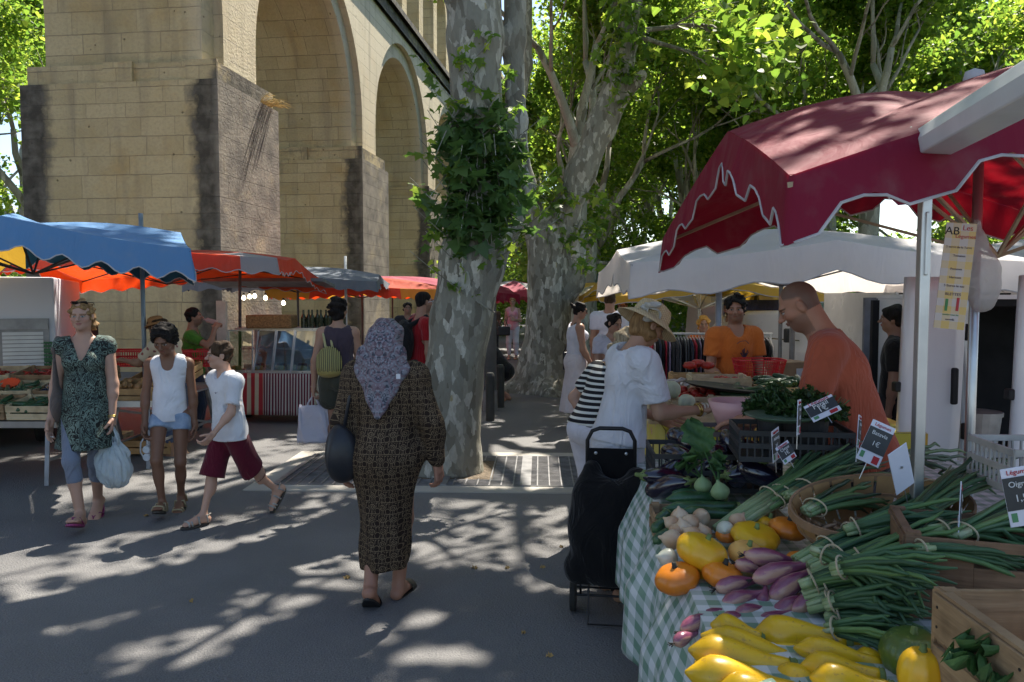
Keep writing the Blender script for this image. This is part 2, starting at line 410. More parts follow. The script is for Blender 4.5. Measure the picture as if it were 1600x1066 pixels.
def stain_cols(me,kind):
    V=mverts(me); c=np.zeros((len(V),3))
    x,y,z=V.T
    n=fn1(x,y*1.3,z*.9)
    if kind=='block':
        ymod=y-(np.round((y-PL/2)/SP))*SP
        front=ymod<.02
        d=np.minimum(-x+.0,x+WB)
        c[:,0]=np.where(front,np.clip(1.3-d/(.80+.45*n),0,1)*1.0,0)
        c[:,0]=np.maximum(c[:,0],np.where(np.abs(x)<.02,np.clip(.55-(ymod)/.9,0,1),0))
        c[:,1]=np.where(np.abs(x)<.02,np.clip(.8+n*.35,0,1),0)
        c[:,0]=np.maximum(c[:,0],np.where(x<-WB+.02,.8,0))
    elif kind=='ledge':
        c[:,0]=np.clip(.25+n*.9,0,1)+np.clip(.9+x/.3,0,1)*.7
    elif kind=='cornice':
        c[:,0]=np.clip(.75+n*.6-(ZC-z)*.35,0,1)
    elif kind=='arch':
        c[:,0]=np.clip((z-(ZC-.9))*.9+n*.5-.35,0,.6)*(x>-.9)
        c[:,0]+=np.clip(.5-(z-ZL)/.5,0,1)*.7
        c[:,2]=(x>-.6)*1.  # mask of the painted sunlit whitening on the street side
    vcol(me,c)
def pier(k):
    y0=k*SP
    b=MB(); gbox(b,-WB,0,y0,y0+PL,0,ZB); o=b.build('pier',STONE,aq,uvf=auv(k*3.7)); stain_cols(o.data,'block')
    b=MB(); gbox(b,-WB+.12,-.1,y0+.1,y0+PL-.1,ZB,ZL,.3); 
    gbox(b,-WB/2-.35,-WB/2+.35,y0+.02,y0+.1,ZB+.01,ZL+.02,.3); gbox(b,-.75,-.03,y0+.03,y0+.1,ZB+.01,ZL+.015,.3)
    q=b.build('ledge',STONE,o,uvf=auv(k*3.7+.5)); stain_cols(q.data,'ledge')
def arch(k):
    # arch between pier k and k+1 : from y=k*SP+PL-IN .. (k+1)*SP+IN ; spandrels shared half way
    y0=k*SP+PL-IN; yc=y0+ARC; 
    def band(x0,x1,rad,zs,name,ztop,halfw):
        N=28; pts=[]
        L0=yc-halfw; L1=yc+halfw
        cur=[(yc-rad,ZL)]+[(yc-rad*math.cos(PI*i/N),zs+rad*math.sin(PI*i/N)) for i in range(N+1)]+[(yc+rad,ZL)]
        b=MB()
        for x,s in ((x1,1),(x0,-1)):
            vs=[];fs=[]
            vs+=[(x,L0,ZL),(x,L0,ztop)]
            for (a,z) in cur: vs+=[(x,a,z),(x,a,ztop)]
            vs+=[(x,L1,ZL),(x,L1,ztop)]
            n=len(vs)//2
            for i in range(n-1):
                q=(2*i,2*i+2,2*i+3,2*i+1); 
                a,c=vs[q[0]],vs[q[1]]
                if abs(a[1]-c[1])<1e-6: continue
                fs.append(q if s>0 else q[::-1])
            b.add(vs,fs)
        vs=[];fs=[]
        M=8
        for (a,z) in cur:
            for j in range(M+1): vs.append((x0+(x1-x0)*j/M,a,z))
        for i in range(len(cur)-1):
            for j in range(M): fs.append((i*(M+1)+j,i*(M+1)+j+1,(i+1)*(M+1)+j+1,(i+1)*(M+1)+j))
        b.add(vs,fs)
        # end returns
        return b
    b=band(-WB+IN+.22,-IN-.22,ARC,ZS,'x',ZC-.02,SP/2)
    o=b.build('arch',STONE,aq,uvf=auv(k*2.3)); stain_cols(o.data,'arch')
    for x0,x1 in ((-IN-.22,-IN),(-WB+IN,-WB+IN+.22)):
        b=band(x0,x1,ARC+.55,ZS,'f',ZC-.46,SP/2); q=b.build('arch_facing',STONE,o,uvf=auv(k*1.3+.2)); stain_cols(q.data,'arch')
for k in range(-2,11): pier(k)
for k in range(-2,10): arch(k)
b=MB(); ya,yb=-2*SP,10*SP+PL
gbox(b,-WB+.1,-.1,ya,yb,ZC-.45,ZC,1.); gbox(b,-WB+.0,.08,ya,yb,ZC,ZC+.22,1.)
o=b.build('cornice',STONE,aq,uvf=auv()); stain_cols(o.data,'cornice')
# upper arcade
US=3.3; ZT=20.5
for k in range(int(-2*SP/US),int((10*SP)/US)):
    y0=k*US+.2
    b=MB(); gbox(b,-3.3,-1.15,y0,y0+.85,ZC+.2,ZC+4.6,1.2,top=False); o=b.build('upper_pier',STONE,aq,uvf=auv(k)); stain_cols(o.data,'none')
b=MB()
r=(US-.85)/2
for k in range(int(-2*SP/US),int((10*SP)/US)-1):
    yc=k*US+.2+.85+r; N=10
    cur=[(yc-r*math.cos(PI*i/N),ZC+4.6+r*math.sin(PI*i/N)) for i in range(N+1)]
    cur=[(yc-US/2,ZC+4.6)]+cur+[(yc+US/2,ZC+4.6)]
    for x,s in ((-1.15,1),(-3.3,-1)):
        vs=[];fs=[]
        for a,z in cur: vs+=[(x,a,z),(x,a,ZT)]
        for i in range(len(cur)-1): fs.append((2*i,2*i+2,2*i+3,2*i+1))
        b.add(vs,fs)
    vs=[]
    for a,z in cur: vs+=[(-3.3,a,z),(-1.15,a,z)]
    b.add(vs,[(2*i,2*i+1,2*i+3,2*i+2) for i in range(len(cur)-1)])
gbox(b,-3.5,-.95,-2*SP,10*SP,ZT,ZT+.4,2.)
o=b.build('upper_arcade',STONE,aq,uvf=auv()); stain_cols(o.data,'none')
# dry grass tuft on ledge of first pier
b=MB(); rg=random.Random(4)
for i in range(60):
    a=rg.uniform(-.9,1.5); l=rg.uniform(.3,.75); d=Vector((math.cos(a)*.9,rg.uniform(-.5,.3),.6)).normalized()
    p=Vector((rg.uniform(-.15,0),rg.uniform(-.3,.3),0)); pts=[p+d*l*t+Vector((.1*t*t*l,0,-.55*t*t*l)) for t in (0,.3,.6,.8,1)]
    b.tube(pts,[.006,.005,.004,.012,.003],4)
tf=b.build('dry_grass_tuft',mat('dry grass',(.55,.42,.2),.9,.3),None); tf.location=aq.matrix_world@Vector((0,0,0))
tf.location=ea*(16.7+PL-.6)+eb*(-8.6)+Vector((0,0,ZB)); tag(tf,'tuft of dry straw coloured grass growing on the nearest pier ledge','grass tuft')
# ---------- trees
def bark(name,base,patch,dark,sc_=1.):
    t=NT(name); v=t.co('Object',(1.,1.,.42))
    warp=t.n('ShaderNodeVectorMath',{0:v,1:t.n('ShaderNodeVectorMath',{0:t.n('ShaderNodeTexNoise',{'Scale':7.*sc_,'Detail':4.,'Vector':v}).outputs[1],3:.16/sc_},operation='SCALE').outputs[0]},operation='ADD').outputs[0]
    vo=t.n('ShaderNodeTexVoronoi',{'Scale':9.*sc_,'Vector':warp})
    cid=t.n('ShaderNodeSeparateColor',{0:vo.outputs['Color']}).outputs
    n=t.noise(3.*sc_,3,v); n2=t.noise(40,4,v)
    k=t.math('ADD',t.math('MULTIPLY',cid[0],.62),t.math('MULTIPLY',n,.5))
    c=t.ramp(k,[(.0,dark),(.33,base),(.60,tuple(x*1.25 for x in base)),(.72,patch),(.84,tuple(min(1,x*1.25) for x in patch)),(.93,(.36,.32,.18))],'CONSTANT')
    c=t.mix(t.math('MULTIPLY',t.ramp(n2,[(.35,1),(.6,0)]),.3),c,dark)
    c=t.mix(t.math('MULTIPLY',t.ramp(t.noise(1.4,4,v),[(.5,0),(.7,1)]),.5),c,(.20,.18,.14))
    h=t.math('ADD',t.math('MULTIPLY',k,1.),t.math('MULTIPLY',n2,.5))
    return t.done(t.bsdf(col=c,rough=.85,spec=.25,normal=t.bump(h,.8,.02)))
BARK=bark('mottled plane bark',(.21,.205,.17),(.40,.39,.34),(.14,.13,.105),1.7)
BARKF=bark('pale plane bark',(.30,.29,.25),(.46,.45,.40),(.16,.15,.12),.6)
def leafmat(name,c1,c2,c3,tr=.5):
    t=NT(name); g=t.n('ShaderNodeNewGeometry'); r=g.outputs['Random Per Island']
    c=t.ramp(r,[(0,c1),(.5,c2),(1,c3)])
    c=t.mix(t.math('MULTIPLY',t.noise(.35,2,t.co('Object')),.8),c,c1)
    b=t.bsdf(col=c,rough=.45,spec=.45)
    tc=t.n('ShaderNodeHueSaturation',{'Hue':.485,'Saturation':1.08,'Value':2.1,'Color':c}).outputs[0]
    tl=t.n('ShaderNodeBsdfTranslucent',{'Color':tc}).outputs[0]
    return t.done(t.n('ShaderNodeMixShader',{0:tr,1:b,2:tl}).outputs[0])
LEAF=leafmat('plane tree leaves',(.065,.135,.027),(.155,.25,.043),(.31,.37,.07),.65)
LEAFD=leafmat('dark green plane leaves',(.05,.105,.03),(.075,.15,.042),(.13,.21,.055),.45)  # darker, less translucent leaf green for the trunk tuft
LOUT=np.array([(0,0),(.18,.02),(.5,-.05),(.36,.25),(.62,.55),(.28,.5),(0,1.05),(-.28,.5),(-.62,.55),(-.36,.25),(-.5,-.05),(-.18,.02)])
LSIM=np.array([(0,0),(.5,.05),(.42,.45),(.0,1.),(-.42,.45),(-.5,.05)])
def leaves(C,size,rs,out=LSIM,droop=.5,nrm=None):
    """C: (N,3) centres -> V,Q arrays"""
    N=len(C); m=len(out)
    s=size*rs.uniform(.65,1.25,N)
    az=rs.uniform(0,2*PI,N); el=rs.normal(-.25-droop*.5,.55,N)
    d=np.stack([np.cos(az)*np.cos(el),np.sin(az)*np.cos(el),np.sin(el)],1)
    up=rs.normal(size=(N,3))*.55+np.array([0,0,1.])
    if nrm is not None: up=up*.6+nrm
    w=np.cross(d,up); w/=np.linalg.norm(w,axis=1)[:,None]+1e-9; n=np.cross(w,d)
    V=C[:,None,:]+s[:,None,None]*(out[None,:,1,None]*d[:,None,:]+out[None,:,0,None]*w[:,None,:]+(-.25*np.abs(out[None,:,0,None])-.12*out[None,:,1,None]**2)*n[:,None,:])
    Q=np.arange(N*m).reshape(N,m)
    return V.reshape(-1,3),Q
def branching(base,dirs,r0,l0,levels,rs,segs,tips,spread=.55,up=.15):
    """recursive limbs: segs -> list of (pts,radii), tips -> positions"""
    def go(p,d,r,l,lv):
        n=4; pts=[p];rr=[r]
        q=p.copy(); dd=d.copy()
        for i in range(n):
            dd=(dd+rs.normal(size=3)*.11+np.array([0,0,up*.25])); dd/=np.linalg.norm(dd)
            q=q+dd*l/n; pts.append(q.copy()); rr.append(r*(1-.42*(i+1)/n))
            if lv<=1: tips.append(q.copy())
        segs.append((pts,rr,lv))
        if lv==0: return
        nb=rs.randint(2,4)+(1 if lv<3 else 0)
        for b in range(nb):
            ax=rs.normal(size=3); ax-=dd*(ax@dd); ax/=np.linalg.norm(ax)+1e-9
            nd=dd+ax*spread*rs.uniform(.6,1.35); nd/=np.linalg.norm(nd)
            st=pts[-1] if b<2 else pts[rs.randint(2,4)]
            go(st.copy(),nd,rr[-1]*rs.uniform(.6,.85),l*rs.uniform(.6,.85),lv-1)
    for d in dirs:
        d=np.array(d,float); d/=np.linalg.norm(d); go(np.array(base,float),d,r0,l0,levels)
def limb_mesh(segs,minr=.006):
    b=MB()
    for pts,rr,lv in segs: b.tube([Vector(p) for p in pts],[max(minr,r) for r in rr],8 if lv>1 else 5)
    return b
def make_crown(tips,n_per,rad,size,seed,out=LSIM,zsq=.8,keep=None):
    rs=np.random.RandomState(seed); T=np.array(tips)
    C=np.repeat(T,n_per,0); o=rs.normal(size=C.shape); o/=np.linalg.norm(o,axis=1)[:,None]; o*=(rad*rs.uniform(0,1,len(C))**.5)[:,None]; o[:,2]*=zsq
    C=C+o
    if keep is not None: C=C[keep(C)]
    return leaves(C,size,rs,out)
def tree_variant(seed,h=5.,r=.26,lean=0.,l0=3.0,npl=11,size=.14,levels=4,low=False):
    rs=np.random.RandomState(seed); segs=[];tips=[]
    if low: branching((0,0,h*.75),[(math.cos(a),math.sin(a),.12) for a in (0.3,2.2,4.4)],r*.3,2.4,3,rs,segs,tips,up=-.05)
    ds=[(math.cos(a)*s,math.sin(a)*s,1.) for a,s in ((rs.uniform(0,6.28),.25),(rs.uniform(0,2),.6),(rs.uniform(2,4),.6),(rs.uniform(4,6.28),.55))]
    branching((lean*h,0,h),ds,r*.55,l0,levels,rs,segs,tips)
    b=MB(); b.tube([(0,0,-.05),(0.02,0,.35),(lean*h*.5,0.05,h*.5),(lean*h,0,h),(lean*h,0,h+.5)],[r*1.6,r*1.1,r*.95,r,r*.6],12)
    for pts,rr,lv in segs:
        if lv>=1: b.tube([Vector(p) for p in pts],[max(.012,q) for q in rr],7 if lv>2 else 5)
    kp=None
    if npl<9:
        h2=sines(seed,2.6,1.,6); kp=lambda C: h2(C[:,0],C[:,1],C[:,2]*.4)>-.25
        npl=14
    V,Q=make_crown(tips,npl,.62,size,seed+1,keep=kp)
    return b,V,Q
VAR=[]
for sd_,h,l0,lw,npl in ((11,5.4,2.9,0,14),(23,3.8,3.1,1,14),(37,3.4,2.8,1,14),(51,5.4,3.,0,5)):
    VAR.append(tree_variant(sd_,h,.27,0,l0,npl=npl,low=lw))
def place_variant(i,first={}):
    if i not in first:
        b,V,Q=VAR[i]; t=b.build('trunk',BARKF,None,smooth=True); c=link('crown',npmesh('crown',V,Q),LEAF)
        first[i]=(t,c); return t,c
    t,c=first[i]; t2=t.copy(); c2=c.copy(); COL.objects.link(t2); COL.objects.link(c2); return t2,c2
rt=random.Random(8)
def plane_tree(x,y,i,s,label,rz=None,group='plane trees lining the street'):
    e=empty('plane_tree',(x,y,0),rt.uniform(0,6.28) if rz is None else rz,label,'tree',group)
    t,c=place_variant(i); t.parent=e; c.parent=e; e.scale=(s,s,s); return e
grpA='plane trees lining the street'
for j,(x,y,i,s) in enumerate(((1.75,21.2,0,1.),(2.7,28,1,1.),(3.6,35,2,1.05),(4.4,42,1,1.1),(5.2,49,2,1.1),(6.3,58,1,1.2),(7.6,68,2,1.2))):
    plane_tree(x,y,i,s,'dark plane tree trunk seen just right of the forked tree' if j==0 else 'plane tree further down the middle row, its crown merging with its neighbours',group=grpA if j==0 else 'far trees of the middle row')
for j,(x,y,i,s) in enumerate(((9.6,21.5,0,1.),(10.6,27,1,1.1),(12.6,33,2,1.2),(13,41,1,1.3),(14.5,50,2,1.4),(17,19.5,1,1.15),(20.5,27,2,1.2),(20,36,1,1.35),(24,44,2,1.5),(7.4,30,2,1.0),(8.6,38,1,1.2),(9.5,47,2,1.3),(17,60,1,1.6),(10,62,2,1.5),(27,30,1,1.3),(33,42,2,1.6),(31,55,1,1.7),(14,74,2,1.9),(26,72,1,1.9),(3.5,80,1,1.7),(45,58,2,2.),(-1.5,88,2,1.8))):
    plane_tree(x,y,i,s,'leafy plane tree standing behind the stalls on the right, one of many there',group='plane trees behind the right hand stalls')
for j,(x,y,i,s) in enumerate(((-18.2,23.5,2,1.15),(-23,27,1,1.2),(-20.5,35,1,1.3),(-28,33,2,1.3),(-29,47,1,1.5))):
    plane_tree(x,y,i,s,'leafy plane tree seen left of the nearest aqueduct pier',group='plane trees left of the aqueduct')
for j,(x,y,i,s) in enumerate(((8.3,10.2,3,.95),(7.9,4.6,3,.9),(11.2,0.5,3,.9))):
    plane_tree(x,y,i,s,'plane tree of the right hand row whose crown shades the stalls',group='plane trees shading the right hand stalls')
# far tree belt
# openings cut into the two big crowns to place sun patches on the street
GAPS=[(110,880,175,30,-.12),(120,965,160,27,-.25),(235,1038,95,30,-.2),(385,938,55,42,-.7),(490,905,95,36,-.35),(700,808,120,22,0),(780,862,140,36,0),(870,912,70,22,0),(300,833,75,13,-.3),(470,700,100,18,-.15),(690,1045,60,16,0),(560,690,80,10,0),(620,990,50,12,-.3),(330,760,70,8,-.2),(820,745,110,22,0),(60,790,60,8,-.2),(40,930,60,20,-.2),(340,1005,50,14,-.4),(880,805,40,10,0),(420,840,40,10,-.2)]
MG=[(.34,2.1,.6,1.0),(.3,11.2,1.7,2.2),(.35,3.4,.3,.4),(-.2,14.5,1.0,2.)]
gn=sines(101,5.5,.35,8); gn2=sines(103,16,.22,8)
def gapf(o,rnd):
    o=np.array(o)
    def f(C):
        W=C+o; gx=W[:,0]-sd.x/sd.z*W[:,2]; gy=np.maximum(W[:,1]-sd.y/sd.z*W[:,2],.4)
        px=800+F*gx/gy; py=462+F*CZ/gy; n=gn(gx,gy,0*gx)+gn2(gx,gy,0*gx); m=np.zeros(len(W),bool)
        for cx,cy,rx,ry,sl in GAPS: m|=(((px-cx)/rx)**2+((py-cy-sl*(px-cx))/ry)**2+n)<1.95
        for cx,cy,rx,ry in MG: m|=(((gx-cx)/rx)**2+((gy-cy)/ry)**2+n)<1.05
        return ~m|(rnd.uniform(0,1,len(W))<.035)
    return f
# hero trees -------------------------------------------------
def hero(root,spec,vox,disp,name='trunk'):
    f=Field()
    for pts in spec:
        for (a,ra),(b_,rb) in zip(pts[:-1],pts[1:]): f.cone(a,b_,ra,rb,k=.09)
    f.disp=disp; f.plane((0,0,-.02),(0,0,-1))
    V,Q=f.mesh(vox); o=link(name,npmesh(name,V,Q),BARK,root,smooth=True); return o
def pp(px,py,Y,o): v=P(px,py,Y)-o; return (v.x,v.y,v.z)
def dsum(*fs): return lambda X,Y,Z: sum(f(X,Y,Z) for f in fs)
o1=Vector((-.62,7.75,0))
t1=empty('plane_tree',o1,0,'big leaning plane tree with mottled bark and dark leaf tuft, nearest the camera','tree','plane trees lining the street')
q=lambda px,py,Y=7.75:pp(px,py,Y,o1)
spec=[[((-.02,0,-.1),.40),((0,0,.12),.30),(q(706,600),.285),(q(720,500),.29),(q(737,410),.305),(q(745,340),.29),(q(745,200),.26),(q(742,60),.27),(q(738,-60,7.8),.27),((-.28,.1,6.1),.25)],
      [(q(748,425),.20),(q(790,355,7.9),.15),(q(815,290,8.),.13),(q(806,190,8.),.11),(q(803,60,8.),.10),(q(806,-60,8.1),.10)],
      [(q(736,40),.16),(q(712,-20,7.6),.13),(q(690,-80,7.5),.12)]]
hero(t1,spec,.03,dsum(sines(3,9,.014,8,(1,1,.35)),sines(4,22,.006,8,(1,1,.4))))
rs=np.random.RandomState(6); segs=[];tips=[]
branching((-.25,.1,5.8),[(-.5,.3,1),(.8,.2,.9),(.1,-.6,1.),(.3,.8,1),(1.2,.9,.75)],.17,2.6,4,rs,segs,tips)
limb_mesh(segs).build('limbs',BARK,t1,smooth=True); segs=[]
branching(q(806,-60,8.1),[(.6,.2,1),(1.,.8,.8)],.09,1.8,3,rs,segs,tips)
limb_mesh(segs).build('limbs',BARK,t1,smooth=True)
def above(o,mg=.0):
    def f(C):
        W=C+np.array(o); Y=np.maximum(W[:,1],.3); 
        return (W[:,2]-CZ)/Y>(.371+mg)
    return f
ab=above(o1); g1=gapf(o1,np.random.RandomState(1)); kp=lambda C: ab(C)&g1(C)
V,Q=make_crown(tips,12,.6,.17,7,LSIM,keep=kp); link('crown',npmesh('crown',V,Q),LEAF,t1)
# hanging shoots with big leaves
rs=np.random.RandomState(15)
def shoots(root,o,anchors,mat_,name,size,npl,tm):
    for (a,e,sag,n) in anchors:
        b=MB(); C=[]
        a=np.array(a);e=np.array(e)
        pts=[a+(e-a)*t+np.array([0,0,-sag*t*t+sag*.3*math.sin(t*3)]) for t in np.linspace(0,1,6)]
        b.tube([Vector(p) for p in pts],[.009,.008,.007,.005,.004,.003],5)
        for i in range(n):
            t=rs.uniform(.2,1.02); k=min(4,int(t*5)); p=pts[k]+(pts[min(5,k+1)]-pts[k])*(t*5-k); C.append(p+rs.normal(size=3)*.035)
        V,Q=leaves(np.array(C),size,rs,LOUT,droop=.6)
        b.add([tuple(v) for v in V],[tuple(r) for r in Q.tolist()],1); b.build('leafy_shoot',[tm,mat_],root)

an=[]
for i in range(85):
    px=rs.uniform(690,812); py=rs.uniform(185,350); Y=7.45+rs.uniform(-.25,.1)
    dx=rs.normal(0,28); an.append((q(px*.5+745*.5,py-25,7.5),q(px+dx*.5,py+rs.uniform(-15,55),Y),rs.uniform(.0,.12),8))
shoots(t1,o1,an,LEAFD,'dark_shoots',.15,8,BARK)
an=[]
for (px,py,n) in ((652,95,14),(672,140,12),(655,225,10),(640,285,12),(645,330,10),(650,245,10),(775,60,14),(755,75,12),(800,105,12),(720,85,12),(700,65,12),(830,235,20),(850,300,16),(870,270,16),(860,330,14),(880,345,10),(640,400,10),(665,370,10),(668,180,12),(830,150,14),(850,190,14)):
    an.append((q(745+rs.uniform(-30,30),py+rs.uniform(50,110),7.5),q(px,py,7.4+rs.uniform(-.3,.2)),-.05,n))
shoots(t1,o1,an,LEAF,'pale_shoots',.095,8,BARK)
o2=Vector((.60,14.35,0))
t2=empty('plane_tree',o2,0,'thick plane tree forking into two pale limbs, second in the street','tree','plane trees lining the street')
q=lambda px,py,Y=14.35:pp(px,py,Y,o2)
spec=[[((0,0,-.1),.72),((0,0,.25),.53),(q(852,560),.43),(q(855,500),.38),(q(857,430),.36),(q(858,370),.36)],
      [(q(864,380),.30),(q(882,335),.26),(q(908,270),.25),(q(937,205),.25),(q(962,140),.24),(q(980,60),.2),(q(986,0),.19),(q(990,-90),.18)],
      [(q(850,380),.27),(q(828,330),.20),(q(806,270),.18),(q(806,180),.17),(q(820,100),.16),(q(822,-40),.15)],
      [(q(955,160),.22),(q(1003,118,14.2),.07)],[(q(860,470),.36),(q(893,440),.2),(q(905,420),.12)],
      [((0,0,.1),.4),((.75,-.1,-.05),.2)],[((0,0,.1),.4),((-.7,-.2,-.05),.2)],[((0,0,.1),.4),((.1,-.8,-.05),.2)]]
hero(t2,spec,.045,dsum(sines(9,5,.03,8,(1,1,.3)),sines(14,16,.012,8,(1,1,.3))))
segs=[];tips=[];rs=np.random.RandomState(21)
branching(q(990,-90),[(.2,.3,1),(.9,.1,.8),(.3,-.7,.8),(.5,.9,.8)],.13,2.6,4,rs,segs,tips)
limb_mesh(segs).build('limbs',BARK,t2,smooth=True); segs=[]
branching(q(822,-40),[(-.6,.3,1),(.3,.7,1)],.1,2.2,3,rs,segs,tips)
limb_mesh(segs).build('limbs',BARK,t2,smooth=True); segs=[]
branching(q(985,50),[(1.,-.2,.25),(.9,.5,-.1)],.05,1.3,2,rs,segs,tips,up=-.3)
limb_mesh(segs).build('limbs',BARK,t2,smooth=True)
V,Q=make_crown(tips,13,.62,.165,9,LSIM,keep=gapf(o2,np.random.RandomState(2))); link('crown',npmesh('crown',V,Q),LEAF,t2)
an=[]
for i in range(50):
    px=rs.uniform(915,1010); py=rs.uniform(-20,150); 
    an.append((q(975,py-10),q(px+rs.uniform(0,40),py+rs.uniform(-10,30),14.1+rs.uniform(-.5,.4)),rs.uniform(0,.2),9))
for i in range(34):
    px=rs.uniform(830,960); py=rs.uniform(300,430); an.append((q(880,py-10),q(px,py,13.9+rs.uniform(-.5,.4)) if px>890 else q(px,py-60,14.),rs.uniform(0,.1),7))
shoots(t2,o2,an,LEAF,'leafy_shoots',.16,8,BARK)
# ---------- stalls: parasols, vans, tables
def cloth(name,col,under=None,tr=.35,rough=.75):
    if name in _mc: return _mc[name]
    t=NT(name); v=t.co('Object'); n=t.noise(1.6,4,v); n2=t.noise(7,4,v)
    c=t.mix(t.math('MULTIPLY',n,.45),col,tuple(x*.62 for x in col))
    c=t.mix(t.math('MULTIPLY',t.ramp(n2,[(.5,0),(.72,1)]),.12),c,(.35,.32,.29))
    wv=t.n('ShaderNodeTexNoise',{'Scale':2.6,'Detail':5.,'Distortion':1.2,'Vector':t.co('Object',(1,1,.35))}).outputs[0]
    nm=t.bump(wv,.55,.06)
    b=t.bsdf(col=c,rough=rough,spec=.3,normal=nm)
    tl=t.n('ShaderNodeBsdfTranslucent',{'Color':under or col,'Normal':nm}).outputs[0]
    _mc[name]=t.done(t.n('ShaderNodeMixShader',{0:tr,1:b,2:tl}).outputs[0]); return _mc[name]
alu=mat('brushed aluminium pole',(.55,.56,.57),.35,.2,3,.1,90,metal=.85)
steel=mat('dull grey painted steel',(.28,.28,.29),.5,.3,5,.1,60,metal=.5)
darkp=mat('dark brown painted pole',(.07,.06,.055),.5,.3,8)
piping=mat('pale grey piping',(.45,.43,.45),.7)
def parasol(lab,c,hx,hy,rz,zc,zm,za,val,colf,mats,nsc=9,amp=.35,cast=False,sag=.05,inset=.06,pole=None,pipe=True,finial=False,group='market parasols',polem=None,apx=(0,0),poff=(0,0),bulge=.05,torn=None):
    e=empty('market_parasol',(c[0],c[1],0),rz,lab,'parasol',group)
    ends=[(hx,-hy),(hx,0),(hx,hy),(0,hy),(-hx,hy),(-hx,0),(-hx,-hy),(0,-hy)]
    ends=[Vector((x*(1-(inset if k%2 else 0)),y*(1-(inset if k%2 else 0)),zm if k%2 else zc)) for k,(x,y) in enumerate(ends)]
    A=Vector((apx[0],apx[1],za)); SUB=10; NR=10
    def edge(u):
        u=u*8; k=int(u)%8; f=u-int(u); p=ends[k].lerp(ends[(k+1)%8],f); s4=4*f*(1-f)
        p=p-Vector((p.x,p.y,0)).normalized()*.0-Vector((0,0,sag*.6*s4)); return p,s4
    b=MB()
    N=8*SUB; vs=[]
    for j in range(NR+1):
        t=j/NR
        for i in range(N):
            p,s4=edge(i/N); q=A.lerp(p,t); q.z-=sag*s4*math.sin(PI*t)*.9; q.z+=bulge*math.sin(PI*t)
            vs.append(q)
    fs=[];mi=[]
    for j in range(NR):
        for i in range(N):
            fs.append((j*N+i,j*N+(i+1)%N,(j+1)*N+(i+1)%N,(j+1)*N+i)); mi.append(colf((i+.5)/SUB,(j+.5)/NR))
    b.v=vs;b.f=fs;b.mi=mi; can=b.build('canopy',mats,e,smooth=True)
    rr=random.Random(hash(lab)%1000 if False else len(lab)*7+int(c[0]*10)); ph=[rr.uniform(0,6) for _ in range(3)]
    def low(u):
        p,s4=edge(u); f=u*8*nsc/ (1.) ; s_=f%1
        if cast: w_=1. if s_<.56 else (1.-(1-amp)*0-amp)
        w_=(1-amp*(.5-.5*math.cos(2*PI*f))) if not cast else 1-amp*min(1,max(0,(abs(s_-.5)*2-.42)*3.6))
        out=Vector((p.x,p.y,0)).normalized()
        return p+out*(.03+.02*math.sin(u*50+ph[0]))-Vector((0,0,val*w_)), p
    b=MB(); vs=[];K=int(8*nsc*12)
    for j in range(4):
        for i in range(K):
            l_,p=low(i/K); q=p.lerp(l_,j/3); w=.018*math.sin(i/K*8*nsc*PI*.7+ph[1])*j/3; o=Vector((p.x,p.y,0)).normalized(); vs.append(q+o*w+(o*.004))
    fs=[];mi=[]
    for j in range(3):
        for i in range(K): 
            if torn and torn[0]<i/K<torn[1] and j==2: continue
            fs.append((j*K+i,j*K+(i+1)%K,(j+1)*K+(i+1)%K,(j+1)*K+i)); mi.append(colf(i/K*8,1.))
    b.v=vs;b.f=fs;b.mi=mi; b.build('valance',mats,e,smooth=True)
    if pipe:
        b=MB(); ring=[vs[3*K+i] for i in range(0,K,2)]+[vs[3*K]]; b.tube(ring,.006,5,cap=False); b.build('piping',piping,e)
    pm=polem or darkp
    for k in range(8):
        p=ends[k]; b=MB(); b.bar(A-Vector((0,0,.06)),p-Vector((0,0,.03)),.018); b.bar((0,0,zc-.25+.05),A.lerp(p,.55)-Vector((0,0,.07)),.016); b.build('rib',pm,e)
    if pole is not False:
        b=MB(); b.tube([(poff[0],poff[1],0),(poff[0],poff[1],za-.05)],.022,10); b.box((poff[0],poff[1],.03),(.35,.35,.05)); b.build('pole',pm,e)
    if finial:
        b=MB(); b.lathe([(.22,-.035),(.14,.03),(.05,.055),(.04,.08),(.055,.11),(.045,.15),(.0,.17)],14,c=A,ribs=8,rib=.15); b.build('finial_cap',piping,e,smooth=True)
    return e
MAR=cloth('maroon canvas',(.21,.008,.035),(.42,.006,.016),.18)
BLU=cloth('blue canvas',(.12,.27,.52),(.03,.10,.17),.12)
YEL=cloth('golden yellow canvas',(.62,.38,.06),(.75,.45,.05),.35)
NAV=cloth('dark teal canvas',(.02,.07,.12),(.02,.07,.11),.1)
REDc=cloth('orange red canvas',(.52,.10,.06),(.90,.08,.01),.40)
GRYc=cloth('faded grey canvas',(.36,.38,.40),(.4,.38,.36),.3)
WHT=cloth('white canvas',(.80,.79,.83),(.82,.76,.72),.5)
BGR=cloth('blue grey canvas',(.17,.20,.24),(.1,.1,.12),.15)
PNK=cloth('faded magenta canvas',(.42,.09,.14),(.6,.05,.06),.35)
GRN=cloth('dark green canvas',(.02,.09,.08),(.02,.08,.06),.2)
CRM=cloth('cream canvas',(.62,.56,.42),(.7,.6,.4),.4)
one=lambda u,t:0
parasol('large maroon square parasol with scalloped piped edge over the vegetable stall',(2.5,4.12),1.5,1.5,R(-2.7),2.12,2.57,2.72,.24,one,[MAR],nsc=3.4,amp=.32,cast=True,sag=-.03,inset=.08,pole=False,finial=True,bulge=.10,apx=(-.12,.05),polem=mat('pale wooden rib',(.42,.33,.22),.6))
def c_blue(u,t):
    if t<1: return 0
    u=u%8
    if 2<=u<3.2: return 2
    if 3.2<=u<4.: return 1
    if 4<=u<6: return 1
    return 0
